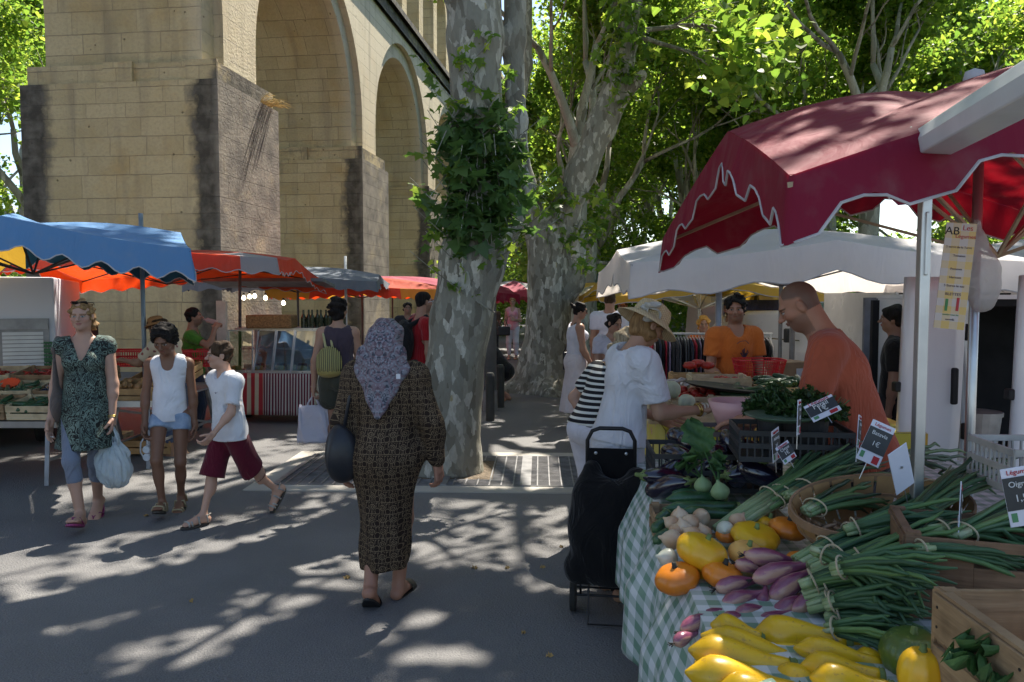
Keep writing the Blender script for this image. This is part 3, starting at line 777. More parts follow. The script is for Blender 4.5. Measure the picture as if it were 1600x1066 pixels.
parasol('blue parasol with golden yellow and dark teal back valance at far left',(-4.66,7.78),1.42,1.42,R(22),2.13,2.37,2.42,.29,c_blue,[BLU,YEL,NAV],nsc=5,amp=.28,pole=False)
def c_red(u,t):
    u=u%8
    return 1 if (7.76<u or u<.02) and t>.7 else 0
parasol('faded red parasol with pale grey corner panels above the glass counter',(-5.0,11.45),1.95,1.6,R(3),2.09,2.27,2.37,.22,c_red,[REDc,GRYc],nsc=6,amp=.22,poff=(1.1,-.2)).rotation_euler.x=R(-4)
parasol('blue grey parasol between the faded red one and the magenta one',(-4.35,16.2),1.75,1.6,R(4),1.98,2.15,2.3,.2,one,[BGR],nsc=5,amp=.2,pipe=False)
parasol('bright red parasol with yellow trim low behind the blue grey one',(-3.5,18.6),1.9,1.4,R(5),1.86,1.95,2.15,.24,lambda u,t:(1 if t>=1 and int(u*2)%3==0 else 0),[REDc,YEL],nsc=6,amp=.25,pipe=False)
parasol('faded magenta parasol left of the leaning tree trunk',(-3.3,22.0),1.9,1.6,R(6),1.95,2.1,2.25,.3,one,[PNK],nsc=7,amp=.35,cast=True,pipe=False)
parasol('small maroon parasol seen between the two thick trunks',(-1.4,24.5),1.4,1.4,R(10),1.75,1.95,2.2,.3,one,[MAR],nsc=5,amp=.35,pipe=False)
parasol('sunlit pink and white parasol beside the forked tree trunk',(.05,28.5),1.4,1.4,R(20),1.72,1.95,2.25,.3,lambda u,t:int(u)%2,[PNK,WHT],nsc=4,amp=.3,pipe=False)
parasol('wide white parasol with wavy valance behind the maroon one',(2.95,8.75),1.85,1.6,R(-1),2.02,2.22,2.45,.33,one,[WHT],nsc=2.5,amp=.2,sag=.06,polem=steel,inset=.03)
parasol('second white parasol continuing the white roof towards the vans',(6.7,9.0),1.85,1.6,R(-1),1.98,2.2,2.42,.33,one,[WHT],nsc=2.5,amp=.2,sag=.06,polem=steel,inset=.03)
parasol('golden yellow parasol in front of the clothes stall',(3.1,13.2),1.8,1.5,R(3),1.7,1.95,2.1,.13,one,[YEL],nsc=3,amp=.2,polem=alu)
parasol('small yellow and cream parasol behind the man in the white T-shirt',(2.2,17.5),1.4,1.3,R(9),1.72,1.88,2.,.16,lambda u,t:int(u*.5)%2,[YEL,CRM],nsc=3,amp=.2,pipe=False)
parasol('dark green parasol just left of the white one',(2.95,15.6),1.0,1.2,R(8),2.25,2.5,2.62,.3,one,[GRN],nsc=3,amp=.2,pipe=False,pole=None)
# stall poles
def pole(lab,a,b_,r,m,name='stall_pole'):
    o=MB().tube([a,b_],r,12).build(name,m,None,smooth=True); return tag(o,lab,'pole','stall poles')
awn=empty('awning_cassette',(1.44,2.8,0),0,'white metal awning box with its support leg jutting in at right edge','awning','folding awning')
b=MB(); prof=[(-.055,-.05),(.05,-.055),(.07,-.01),(.06,.04),(.0,.065),(-.045,.045),(-.062,0)]
n=len(prof); z=2.245; 
vs=[(x-.035*k/1.,-1.9*k/1.,z+q) for k in (0,1) for x,q in prof]
vs=[(x+( -.36*k),-1.9*k,z+q) for k in (0,1) for x,q in prof]
b.add(vs,[tuple(range(n)),tuple(range(n,2*n))[::-1]]+[(i,i+n,(i+1)%n+n,(i+1)%n) for i in range(n)])
whitep=mat('white enamelled metal',(.62,.64,.66),.3,.12,4,.05,60,spec=.5)
b.build('cassette',whitep,awn,bevel=.006)
b=MB(); b.box((.004,.008,z+.004),(.128,.02,.115)); b.build('end_cap',mat('grey plastic',(.35,.36,.38),.5),awn,bevel=.008)
b=MB(); b.box((.0,-.0,1.12),(.036,.036,2.1)); b.box((.0,-.02,1.9),(.012,.012,.22)); b.build('leg',alu,awn,bevel=.004)
pole('round galvanised pole behind the hanging price board',(2.0,3.45,0),(2.0,3.45,2.35),.021,alu)
pole('thin steel pole standing behind the bald vendor',(3.1,8.8,0),(3.1,8.8,1.9),.03,steel)
pole('dark grey pole left of the curly haired vendor',(1.88,7.25,0),(1.88,7.25,1.75),.028,steel)
pole('pale upright pole rising above the blue parasol',(-3.98,8.6,0),(-3.98,8.6,2.6),.024,mat('bluish grey steel',(.2,.25,.3),.4,metal=.3))
pole('thin white pole rising behind the grey parasol',(-3.5,16.8,0),(-3.5,16.8,2.55),.028,whitep)
# hanging price board
def textobj(s,size,m,parent,loc,rot=(PI/2,0,0),name='lettering',shear=0.,ext=.0008):
    cu=bpy.data.curves.new(name,'FONT'); cu.body=s; cu.size=size; cu.shear=shear; cu.extrude=ext; cu.align_x='CENTER'; cu.align_y='CENTER'
    o=bpy.data.objects.new('tmp',cu); COL.objects.link(o); dg=bpy.context.evaluated_depsgraph_get(); me=bpy.data.meshes.new_from_object(o.evaluated_get(dg)); bpy.data.objects.remove(o)
    q=link(name,me,m,parent,loc); q.rotation_euler=rot; return q
red_ink=mat('red marker ink',(.5,.04,.05),.6); blk=mat('matt black',(.012,.012,.014),.6,.2); ink=mat('dark marker ink',(.08,.05,.09),.6); grn_ink=mat('green marker ink',(.08,.28,.09),.6)
sb=empty('price_board',P(1492,432,3.32),R(-12),'tall laminated handwritten board hanging from the galvanised pole','sign')
t=NT('orange checked board'); v=t.co('Object'); s_=t.n('ShaderNodeSeparateXYZ',{0:v}).outputs
cx=t.math('GREATER_THAN',t.math('FRACT',t.math('MULTIPLY',s_[0],16.)),.5); cz=t.math('GREATER_THAN',t.math('FRACT',t.math('MULTIPLY',s_[2],16.)),.5)
BRD=t.done(t.bsdf(col=t.mix(t.math('MULTIPLY',t.math('ADD',cx,cz),.5),(.52,.46,.44),(.62,.42,.13)),rough=.25,spec=.5))
b=MB(); b.box((0,0,0),(.115,.006,.44)); b.build('board',BRD,sb); 
rd=R(-8)
for s,sz,m,zz,xx in (('AB',.045,blk,.185,-.032),('Les',.03,red_ink,.2,.025),('Légumes',.022,red_ink,.165,.02),('5 verre de la Terre',.0125,ink,.12,0),('Tomates',.013,ink,.085,.005),('Pommes',.013,ink,.03,0),('Haricots',.013,ink,-.005,0),('5 Euros le sac',.014,ink,-.04,0),('BLETTES',.016,ink,-.075,0),('vendus tous les',.010,grn_ink,-.16,0),('samedis',.011,ink,-.18,0)):
    textobj(s,sz,m,sb,(xx,-.004,zz),name='lettering')
b=MB(); b.box((-.02,-.004,-.12),(.01,.003,.05)); b.build('green_mark',grn_ink,sb); b=MB(); b.box((.022,-.004,-.115),(.01,.003,.055)); b.build('red_mark',red_ink,sb)
sb.rotation_euler=(R(0),R(5),R(-14))
# plastic bag hung on pole
def plasticm(name,col,al=.55,rough=.3):
    t=NT(name); v=t.co('Object'); n=t.noise(9,4,v,dist=1.5); nm=t.bump(n,.8,.03)
    b=t.bsdf(col=col,rough=rough,spec=.5,normal=nm)
    tl=t.n('ShaderNodeBsdfTranslucent',{'Color':col}).outputs[0]; m=t.n('ShaderNodeMixShader',{0:.35,1:b,2:tl}).outputs[0]
    tp=t.n('ShaderNodeBsdfTransparent').outputs[0]
    return t.done(t.n('ShaderNodeMixShader',{0:al,1:tp,2:m}).outputs[0])
PB=plasticm('clear grey plastic',(.62,.60,.58),.6)
f=Field(); f.ell((0,0,-.16),(.075,.06,.12),.05); f.cone((0,0,-.1),(-.03,0,.1),.06,.012,.05); f.ell((-.09,0,-.13),(.045,.04,.09),.03); f.cone((-.09,0,-.1),(-.03,0,.1),.03,.01,.03); f.disp=sines(3,60,.006)
V,Q=f.mesh(.009); hb=link('plastic_bag',npmesh('plastic_bag',V,Q),PB,None,smooth=True); hb.location=P(1536,385,3.42); tag(hb,'crumpled clear plastic bag hanging beside the price board','plastic bag')
# crates ------------------------------------------------------
def woodm(name,c1,c2,nail=True):
    t=NT(name); v=t.co('Object',(3,3,55)); n=t.noise(1.,5,v,.6,.4); n2=t.noise(7,3,t.co('Object'))
    c=t.mix(t.ramp(n,[(.32,0),(.68,1)]),c1,c2); c=t.mix(t.math('MULTIPLY',t.ramp(n2,[(.5,0),(.72,1)]),.55),c,tuple(x*.35 for x in c2))
    kn=t.n('ShaderNodeTexVoronoi',{'Scale':7.,'Vector':t.co('Object',(1,1,1.8))}).outputs['Distance']; c=t.mix(t.ramp(kn,[(.05,.85),(.10,0)]),c,(.04,.025,.015))
    return t.done(t.bsdf(col=c,rough=.85,spec=.2,normal=t.bump(n,.5,.004)))
WOOD=woodm('weathered crate wood',(.38,.26,.15),(.22,.14,.08)); PALE=woodm('pale poplar wood',(.60,.50,.34),(.50,.39,.24)); DKW=woodm('dark brown crate wood',(.27,.165,.10),(.15,.09,.055))  # last wood is a darker brown of the crate wood
def crate_mb(w,l,h,slats=2,th=.008,post=.03,gap=.015,holes=False,side_h=None):
    b=MB(); 
    for sy in (-1,1):
        for k in range(slats):
            hh=(h-gap*(slats-1))/slats; b.box((0,sy*(l/2),gap*0+hh/2+k*(hh+gap)),(w,th,hh))
    for sx in (-1,1):
        for k in range(slats):
            hh=(h-gap*(slats-1))/slats; b.box((sx*(w/2),0,hh/2+k*(hh+gap)),(th,l-th,hh))
    for sx in (-1,1):
        for sy in (-1,1): b.box((sx*(w/2-post/2-th/2),sy*(l/2-post/2-th/2),h/2+.004),(post,post,h+.012))
    n=4
    for k in range(n): b.box((0,-l/2+l*(k+.5)/n,.004),(w-th*2,l/n-.012,.007))
    return b
crate_mesh={}
def crate(lab,loc,w=.5,l=.33,h=.14,rz=0,tilt=0,m=None,group='wooden crates',slats=2,name='wooden_crate'):
    key=(w,l,h,slats,m.name if m else '')
    if key not in crate_mesh: crate_mesh[key]=crate_mb(w,l,h,slats).build('tmp',m or WOOD).data; bpy.data.objects.remove(bpy.data.objects['tmp'])
    o=bpy.data.objects.new(name,crate_mesh[key]); COL.objects.link(o); o.location=loc; o.rotation_euler=(tilt,0,rz); return tag(o,lab,'crate',group)
def plast_crate(lab,loc,w,l,h,m,rz=0,group='plastic crates',cell=.03,tilt=0):
    b=MB(); t=.006
    for z in (.008,h*.5,h-.012): 
        for sy in (-1,1): b.box((0,sy*l/2,z),(w,t*1.6,.022))
        for sx in (-1,1): b.box((sx*w/2,0,z),(t*1.6,l,.022))
    n=int(w/cell)
    for i in range(n+1):
        for sy in (-1,1): b.box((-w/2+w*i/n,sy*l/2,h/2),(.007,t,h-.01))
    n=int(l/cell)
    for i in range(n+1):
        for sx in (-1,1): b.box((sx*w/2,-l/2+l*i/n,h/2),(t,.007,h-.01))
    b.box((0,0,.004),(w,l,.005)); 
    o=b.build('plastic_crate',m,None,loc=loc); o.rotation_euler=(tilt,0,rz); return tag(o,lab,'crate',group)
# trestle table
def trestle(lab,x0,x1,y0,y1,z,m,legm,rz=0,group='market tables',slope=0.,th=.04):
    cx,cy=(x0+x1)/2,(y0+y1)/2; e=empty('trestle_table',(cx,cy,0),rz,lab,'table',group)
    b=MB(); w=x1-x0; l=y1-y0; M_=Matrix.Rotation(slope,3,'X')
    for k in range(3): b.box((0,0,z-.02-k*.0)if k==0 else (0,(-1 if k==1 else 1)*l/2*math.cos(slope),z-.02+(-1 if k==1 else 1)*l/2*math.sin(slope)),(w,l if k==0 else .04,.02 if k==0 else .06),rot=M_)
    b.build('table_top',m,e)
    for sx in (-1,1):
        for sy in (-1,1):
            b=MB(); b.bar((sx*(w/2-.12),sy*(l/2-.08),z-.05),(sx*(w/2-.12)+sx*.06,sy*(l/2-.0)+sy*.08,0),.035); b.build('leg',legm,e)
        b=MB(); b.bar((sx*(w/2-.08),-l/2,.22),(sx*(w/2-.08),l/2,.22),.025); b.bar((sx*(w/2-.12),-l/2+.1,z-.1),(sx*(w/2-.5),l/2-.1,.2),.022); b.build('brace',legm,e)
    return e
trestle('long grey metal trestle table carrying wooden crates at far left',-6.6,-4.15,7.2,8.5,.66,alu,steel,slope=R(8))
trestle('grey trestle table of bags behind the woman in the patterned dress',-4.1,-3.55,7.9,9.6,.66,alu,steel,slope=0)
# left crates sloped display
rc=random.Random(3)
GREENV=mat('green vegetables skin',(.03,.09,.03),.4,.5,20,col2=(.015,.04,.015)); REDV=mat('red chilli skin',(.42,.03,.02),.35,.4,25)
AUB=mat('aubergine skin',(.012,.008,.022),.18,.3,5,spec=.7,coat=.4); DKG=mat('dark courgette skin',(.02,.055,.022),.3,.5,40,col2=(.035,.09,.03),spec=.5)
def pile(loc,w,l,m,n,shape,rz,tilt,lab,cat,name,seed,h=.07):
    r_=random.Random(seed); b=MB()
    for i in range(n):
        x=r_.uniform(-w/2,w/2); y=r_.uniform(-l/2,l/2); z=h*r_.uniform(.4,1.3)
        q=Matrix.Translation((x,y,z))@Matrix.Rotation(r_.uniform(0,6.28),4,'Z')@Matrix.Rotation(r_.uniform(1.2,1.9),4,'X')
        b.m=q; b.lathe(shape,8)
    b.m=Matrix(); o=b.build(name,m,None,smooth=True,loc=loc); o.rotation_euler=(tilt,0,rz); tag(o,lab,cat); o['kind']='stuff'; return o
LONG=[(.004,-.1),(.022,-.08),(.028,-.02),(.026,.05),(.015,.09),(.004,.1)]
CHI=[(.002,-.05),(.009,-.03),(.011,.0),(.006,.04),(.001,.055)]
ROUND=[(.003,-.03),(.025,-.022),(.034,0),(.025,.022),(.003,.03)]
tl=R(9)
k=0
pos=['first','second','third','fourth','fifth']
for row,(yy,zz) in enumerate(((7.38,.62),(7.8,.71),(8.22,.82))):
    for i in range(5):
        x=-6.25+i*.47; 
        m=[GREENV,DKG,AUB,GREENV,DKG][i] if row==0 else ([DKG,AUB,GREENV,DKG,AUB][i] if row==1 else [GREENV,REDV,REDV,REDV,GREENV][i])
        col={'green vegetables skin':'green peppers','dark courgette skin':'courgettes','aubergine skin':'aubergines','red chilli skin':'red chillies'}[m.name]
        crate('wooden crate of %s, %s from left, %s row, left stall'%(col,pos[i],['front','middle','back'][row]),(x,yy,zz),.45,.38,.13,m=[WOOD,PALE][(i+row)%3==1],tilt=tl,group='crates on the left stall')
        pile((x,yy,zz+.01),.36,.3,m,60 if m is REDV else 22,CHI if m is REDV else LONG,0,tl,'heap of %s in the %s crate of the %s row, left stall'%(col,pos[i],['front','middle','back'][row]),'vegetables','vegetable_heap',k,h=.08); k+=1
def starcard(lab,loc,m,s,rot):
    poly=[]
    for i in range(36): a=2*PI*i/36; r_=s*(1 if i%2 else .82); poly.append((r_*math.cos(a)*1.3,r_*math.sin(a)))
    b=MB(); b.prism(poly,-.0015,.0015); o=b.build('price_card',m,None,loc=loc); o.rotation_euler=rot; return tag(o,lab,'price card','fluorescent price cards')
LIME=mat('fluorescent lime card',(.42,.75,.06),.7,.1); ORG=mat('fluorescent red card',(.9,.10,.03),.7,.1)
starcard('lime green jagged price card lying in the middle of the left crates',P(12,634,7.5),LIME,.085,(R(25),0,0))
starcard('red jagged price card on the left crates beside the upper lime one',P(15,598,7.9),ORG,.08,(R(35),0,.2))
starcard('lime green jagged price card behind the red one on the left crates',P(28,597,8.05),LIME,.09,(R(35),0,-.1))
GP=mat('green plastic',(.02,.13,.06),.45,.2); RP=mat('red plastic',(.55,.02,.03),.35,.15); BP=mat('dark grey plastic',(.035,.037,.04),.5,.3); WP=mat('greyish white plastic',(.42,.40,.37),.6,.3)
for i in range(4): plast_crate('green slatted plastic crate, %s from the bottom of the stack by the white van'%pos[i],(-5.35,9.25,.78+i*.105),.5,.36,.1,GP,group='stack of green crates')
for i in range(3): plast_crate('red plastic crate behind the straw hat shopper, %s from left'%pos[i],(-4.75+i*.47,9.9,.85),.45,.36,.2,RP,group='red plastic crates')
for i in range(3):
    crate('cardboard coloured crate of onions, %s from front beside the straw hat shopper'%pos[i],(-3.83,8.15+i*.45,.68+.05*i),.46,.4,.14,m=mat('orange brown wood',(.45,.27,.12),.8,.3),tilt=tl,group='crates beside the straw hat shopper')
    pile((-3.83,8.15+i*.45,.7+.05*i),.36,.3,mat('onion skin brown',(.42,.22,.09),.5,.4,20),26,ROUND,0,tl,'heap of brown onions in the %s crate beside the straw hat shopper'%pos[i],'onions','onion_heap',40+i,h=.1)
crate('open orange wooden crate lying on the ground under the bag table',(-3.9,8.6,.03),.5,.35,.14,m=mat('orange brown wood',(.45,.27,.12),.8,.3),group='crates on the ground')
crate('empty pale crate on the ground below the left trestle table',(-4.6,8.9,.03),.5,.35,.14,m=PALE,group='crates on the ground')
# ---------- vehicles
paint=mat('white van paint',(.72,.73,.76),.3,.06,2,.02,30,spec=.5,coat=.4)
silver=mat('silver van paint',(.42,.44,.47),.3,.06,2,.02,30,spec=.5,coat=.4,metal=.3)
glass=mat('dark window glass',(.03,.045,.05),.08,.1,2,0,10,spec=.8)
rub=mat('tyre rubber',(.02,.02,.02),.8,.2); interior=mat('dark van interior',(.012,.012,.014),.8,.2); chrome=mat('hub metal',(.5,.5,.5),.3,metal=.8)
lampr=mat('red lamp lens',(.35,.03,.02),.2,.1,spec=.6)
def wheel(e,x,y,r=.33,side=1):
    b=MB(); b.m=Matrix.Translation((x,y,r))@Matrix.Rotation(PI/2,4,'Y'); b.lathe([(r*.55,-.1),(r*.95,-.1),(r,-.06),(r,.06),(r*.95,.1),(r*.55,.1)],24); w_=b.build('wheel',rub,e,smooth=False)
    b=MB(); b.m=Matrix.Translation((x,y,r))@Matrix.Rotation(PI/2,4,'Y'); b.lathe([(r*.58,-.09),(r*.3,-.1),(r*.3,.1),(r*.58,.09)],16); b.build('hub',chrome,w_)
def van(lab,loc,rz,m,kind='van',L=4.6,H=1.95,W=1.8,group='parked vans'):
    """nose towards local -Y"""
    e=empty('parked_van',loc,rz,lab,kind,group)
    if kind=='van': prof=[(-L/2,.35),(-L/2-.02,.75),(-L/2+.12,1.02),(-L/2+.75,1.18),(-L/2+1.35,H-.12),(-L/2+1.7,H),(L/2-.05,H),(L/2,.4)]
    else: prof=[(-L/2,.3),(-L/2-.02,.62),(-L/2+.1,.82),(-L/2+.95,.98),(-L/2+1.6,H-.06),(-L/2+2.1,H),(L/2-.7,H-.03),(L/2-.1,1.0),(L/2,.35)]
    b=MB(); n=len(prof)
    secs=[(-W/2,.0,1.),(-W/2+.04,.0,1.),( W/2-.04,0,1.),(W/2,0,1)]
    vs=[]
    for sx,f_ in ((-1,.93),(-1,1.),(1,1.),(1,.93)):
        for y,z in prof:
            inn=.06+max(0,(z-1.05))*.13
            x=sx*(W/2-inn+ (.06 if f_<1 else 0)*1.) if f_<1 else sx*(W/2-inn)
            vs.append((sx*(W/2-inn*(1. if f_<1 else 1.)-(0 if f_<1 else .07)),y*(1 if f_==1. else .985),z if f_==1. else (z-.03 if z>.5 else z+.03)))
    for k in range(3): b.add([],[]); 
    b.v=[tuple(v) for v in vs]
    b.f=[tuple(range(n)),tuple(range(3*n,4*n))[::-1]]+[(k*n+i,(k+1)*n+i,(k+1)*n+(i+1)%n,k*n+(i+1)%n) for k in range(3) for i in range(n)]
    b.mi=[0]*len(b.f); b.build('body',m,e,bevel=.03,recalc=True)
    zb=1.05
    def pane(p0,p1,name='windscreen',off=.012):
        (y0,z0),(y1,z1)=p0,p1; b=MB(); w0=W/2-.22;w1=W/2-.3-max(0,z1-1.05)*.1; d=Vector((0,z0-z1,y1-y0)).normalized()*off
        ny,nz=-(z1-z0),(y1-y0); ln=math.hypot(ny,nz); oy,oz=ny/ln*off,nz/ln*off
        b.add([(-w0,y0+oy,z0+oz),(w0,y0+oy,z0+oz),(w1,y1+oy,z1+oz),(-w1,y1+oy,z1+oz)],[(0,1,2,3)]); b.build(name,glass,e,solid=.004)
    i0=3; a,c=prof[3],prof[4]; lerp=lambda a,c,t:(a[0]+(c[0]-a[0])*t,a[1]+(c[1]-a[1])*t)
    pane(lerp(a,c,.08),lerp(a,c,.9))
    for sx in (-1,1):
        b=MB(); x=sx*(W/2-.06+.004)
        y0=prof[3][0]+.55;y1=y0+.95; zt=H-.22
        b.add([(x-sx*.02,y0,1.08),(x-sx*.02,y1,1.08),(x-sx*.10,y1,zt),(x-sx*.10,y0+.4,zt)],[(0,1,2,3)]); b.build('side_window',glass,e,solid=.01)
        b=MB(); b.box((sx*(W/2+.06),y0+.08,1.16),(.14,.07,.2)); b.build('mirror',BP,e,bevel=.02)
        b=MB(); b.box((sx*(W/2-.045),y1-.1,.98),(.02,.16,.03)); b.build('handle',BP,e)
        wheel(e,sx*(W/2-.1),-L/2+.8); wheel(e,sx*(W/2-.1),L/2-.85)
        b=MB(); b.box((sx*(W/2-.32),-L/2+.01,.72),(.34,.1,.16)); b.build('headlight',chrome,e,bevel=.03)
    b=MB(); b.box((0,-L/2-.03,.42),(W-.12,.12,.22)); b.build('bumper',BP,e,bevel=.03)
    b=MB(); b.box((0,-L/2-.03,.62),(.8,.05,.1)); b.build('grille',blk,e)
    return e
van('silver panel van with its black door mirror, parked behind the orange vendor',Vector((5.1,15.4,0)),R(14),silver).location.z=0
van('small white car nose beside the bald vendor, silver van behind it',(4.55,11.9,0),R(22),paint,'car',L=4.0,H=1.5,W=1.65)
van('small white car at left, bonnet showing past the white box truck',(-7.4,12.2,0),R(25),paint,'car',L=3.9,H=1.5,W=1.65)
# box truck at left
e=empty('box_truck',(-7.0,10.01,0),R(24),'plain white box truck body behind the left stall with small shutter hatch','truck')
b=MB(); b.box((0,.15,1.10),(2.5,3.3,1.66)); b.build('cargo_box',mat('pale box truck panel',(.68,.69,.76),.5,.05,1,.02),e,bevel=.02)
b=MB(); b.box((.93,-1.51,1.15),(.52,.03,.62)); b.build('hatch_frame',steel,e)
b=MB(); 
for k in range(9): b.box((.93,-1.535,.93+k*.045),(.40,.012,.036))
b.build('shutter',whitep,e)
b=MB(); b.box((.93,-1.535,1.4),(.5,.03,.12)); b.build('hatch_lid',mat('grey plastic',(.35,.36,.38),.5),e)
wheel(e,-1.1,-1.2); wheel(e,1.1,-1.2); wheel(e,-1.1,1.2); wheel(e,1.1,1.2)
# open truck right with boxes
e=empty('delivery_truck',(4.3,8.95,0),R(-6),'open backed white truck with hinged grey door and boxes inside','truck')
b=MB(); x0,x1=-.38,1.5
b.box((x0,0,1.1),(.05,2.4,1.2)); b.box((x1,0,1.1),(.05,2.4,1.2)); b.box(((x0+x1)/2,0,1.72),(x1-x0+.05,2.4,.05)); b.box(((x0+x1)/2,0,.52),(x1-x0+.05,2.4,.06)); b.box(((x0+x1)/2,1.2,1.1),(x1-x0,.04,1.2)); b.build('cargo_box',interior,e); MB().box((x0-.04,0,1.1),(.03,2.44,1.3)).build('side_wall',whitep,e)
b=MB(); b.box((x0+.02,-1.22,1.06),(.09,.05,1.34)); b.box((x0+.62,-1.22,.43),(1.3,.06,.12)); b.build('door_frame',whitep,e,bevel=.006)
b=MB(); b.box((x0-.22,-1.3,1.1),(.32,.04,1.2),rz=R(6)); b.build('open_door',mat('grey blue door panel',(.19,.20,.235),.6,.3,6,.2),e)
b=MB(); b.box((x0+.45,-1.23,.33),(1.,.04,.14)); b.build('bumper',whitep,e)
for z_ in (.62,1.05,1.6): b=MB(); b.box((x0+.02,-1.26,z_),(.07,.03,.05)); b.build('hinge',chrome,e)
b=MB(); b.box((x0+.13,-1.27,.36),(.16,.03,.07)); b.box((x0+.1,-1.27,.46),(.12,.03,.06)); b.build('tail_light',lampr,e)
wheel(e,x0+.2,.6,.3); wheel(e,x1-.2,.6,.3)
cb=mat('box cardboard grey',(.20,.19,.21),.8,.3); cb2=mat('box cardboard brown',(.18,.12,.08),.8,.3)
for i,(x,z,w_,h_,m,ro) in enumerate(((.05,1.58,.5,.14,cb2,0),(.1,1.38,.5,.2,cb,0),(.08,1.14,.5,.2,cb,0),(.30,1.1,.44,.13,cb,-.5),(.1,.74,.6,.22,blk,0),(.75,.85,.5,.5,cb,0),(.8,1.35,.5,.4,cb2,0))):
    bx=empty('cardboard_box',(e.matrix_world@Vector((0,0,0)))+Vector((0,0,0))); bx.location=Vector((4.1+x,7.95,z)); bx.rotation_euler=(0,ro,0)
    tag(bx,['flat brown box topmost in the open truck','grey box second from top of the truck stack','grey box third from top of the truck stack','tilted printed banana box leaning in the truck','black bagged parcel on the truck floor','large grey box at right in the truck','brown box on the large grey one in the truck'][i],'box','boxes in the truck')
    q=MB().box((0,0,0),(w_,.4,h_)).build('carton',m,bx,bevel=.005)
    if i==3:
        yl=mat('yellow label',(.55,.48,.05),.6); wl=mat('pale blue label',(.30,.30,.42),.6)
        MB().box((0,-.203,0),(.26,.004,.1)).build('label_panel',wl,bx); textobj('Oleil',.085,ink,bx,(0,-.207,0))
        for x_ in (-.18,.18): b=MB(); b.m=Matrix.Translation((x_,-.204,0))@Matrix.Rotation(PI/2,4,'X'); b.lathe([(.04,-.002),(.04,.002)],16); b.build('round_sticker',yl,bx)
# white van rear with open doors, right
e=empty('panel_van',(4.15,5.6,0),R(-3),'white panel van with rear doors swung open on a dark load bay','van','parked vans')
b=MB(); W2=1.15; b.box((.0,.6,1.67),(W2*2-.3,1.3,.05)); b.box((-W2+.17,.6,1.08),(.06,1.3,1.2)); b.box((W2,.6,1.08),(.06,1.3,1.2)); b.box((0,1.25,1.08),(2.2,.05,1.2)); b.box((0,.6,.5),(2.2,1.3,.06)); b.build('load_bay',interior,e); MB().box((-W2+.12,.6,1.05),(.03,1.34,1.3)).build('side_wall',paint,e,bevel=.01); MB().box((0,.6,1.71),(W2*2-.2,1.36,.03)).build('roof',paint,e)
def door(x,y,rz,hgt=1.38,w_=.40):
    b=MB(); N=10
    def fn(u,v):
        z_=.45+v*hgt; bow=.035*math.sin(PI*v)
        return (u*w_+.05*(v**3)+(.02 if v<.12 else 0),-bow-.02*math.cos(u*PI*.5),z_)
    b.grid(fn,6,14); o=b.build('rear_door',paint,e,smooth=True,solid=.035,loc=(x,y,0)); o.rotation_euler=(0,0,rz)
    b=MB(); b.box((w_-.05,-.055,1.18),(.04,.05,.22)); b.build('handle',blk,o,bevel=.012)
    b=MB(); b.box((.0,-.04,1.18),(.05,.05,.06)); b.build('hinge',blk,o,bevel=.01)
    b=MB(); 
    for z_ in (1.5,.9,.62): MB().box((w_+.055,-.02,z_),(.035,.03,.1)).build('latch',blk,o,bevel=.01)
    b=MB(); b.grid(lambda u,v:(w_+.02+u*.08+.03*math.sin(v*5),.01-.0*u,.5+v*1.25),2,10); b.build('door_edge',silver,o,solid=.03,smooth=True)
    b=MB(); b.box((.2,-.05,.56),(w_-.02,.03,.22)); b.build('trim',mat('dark grey van trim',(.10,.10,.11),.5),o,bevel=.012)
door(-1.82,-.95,R(10)); door(-1.36,-1.3,R(6))
b=MB(); b.lathe([(.13,0),(.16,.28),(.17,.28),(.17,.31),(.15,.31)],20,c=(-.28,.2,.55)); bk=b.build('bucket',WP,None); bk.location=(3.75,5.7,0); tag(bk,'grey white plastic bucket inside the dark van','bucket')
# ---------- glass counter trailer (left)
e=empty('refrigerated_counter',(-3.22,10.75,0),R(-6),'glass fronted refrigerated counter trailer with a red striped cloth skirt','counter')
b=MB(); b.box((.0,.35,.42),(1.35,.9,.5)); b.build('cabinet',mat('cream enamel',(.55,.52,.44),.5,.2),e,bevel=.01)
t=NT('red and cream stripes'); s_=t.n('ShaderNodeSeparateXYZ',{0:t.co('Object')}).outputs
wide=t.math('GREATER_THAN',t.math('FRACT',t.math('MULTIPLY',s_[0],8.)),.5); thin=t.math('GREATER_THAN',t.math('FRACT',t.math('MULTIPLY',s_[0],22.)),.45)
f_=t.math('GREATER_THAN',s_[0],-.12); a=t.mix(wide,(.55,.48,.33),(.42,.03,.035)); c=t.mix(thin,(.50,.46,.42),(.13,.012,.03))
STR=t.done(t.bsdf(col=t.mix(f_,a,c),rough=.85,normal=t.bump(t.noise(6,4,t.co('Object',(1,1,.2))),.4,.04)))
b=MB(); b.grid(lambda u,v:(-.68+1.36*u,-.12-.012*math.sin(u*42)*(1-v)-.03*(1-v),.12+v*.56),120,8); b.build('striped_cloth',STR,e,smooth=True,solid=.004)
fr=mat('steel counter frame',(.6,.6,.58),.3,metal=.7); gl=NT('clear glass'); gg=gl.n('ShaderNodeMixShader',{0:.28,1:gl.n('ShaderNodeBsdfTransparent',{'Color':(.85,.9,.88,1)}).outputs[0],2:gl.n('ShaderNodeBsdfGlossy',{'Roughness':.03}).outputs[0]}).outputs[0]; GLS=gl.done(gg)
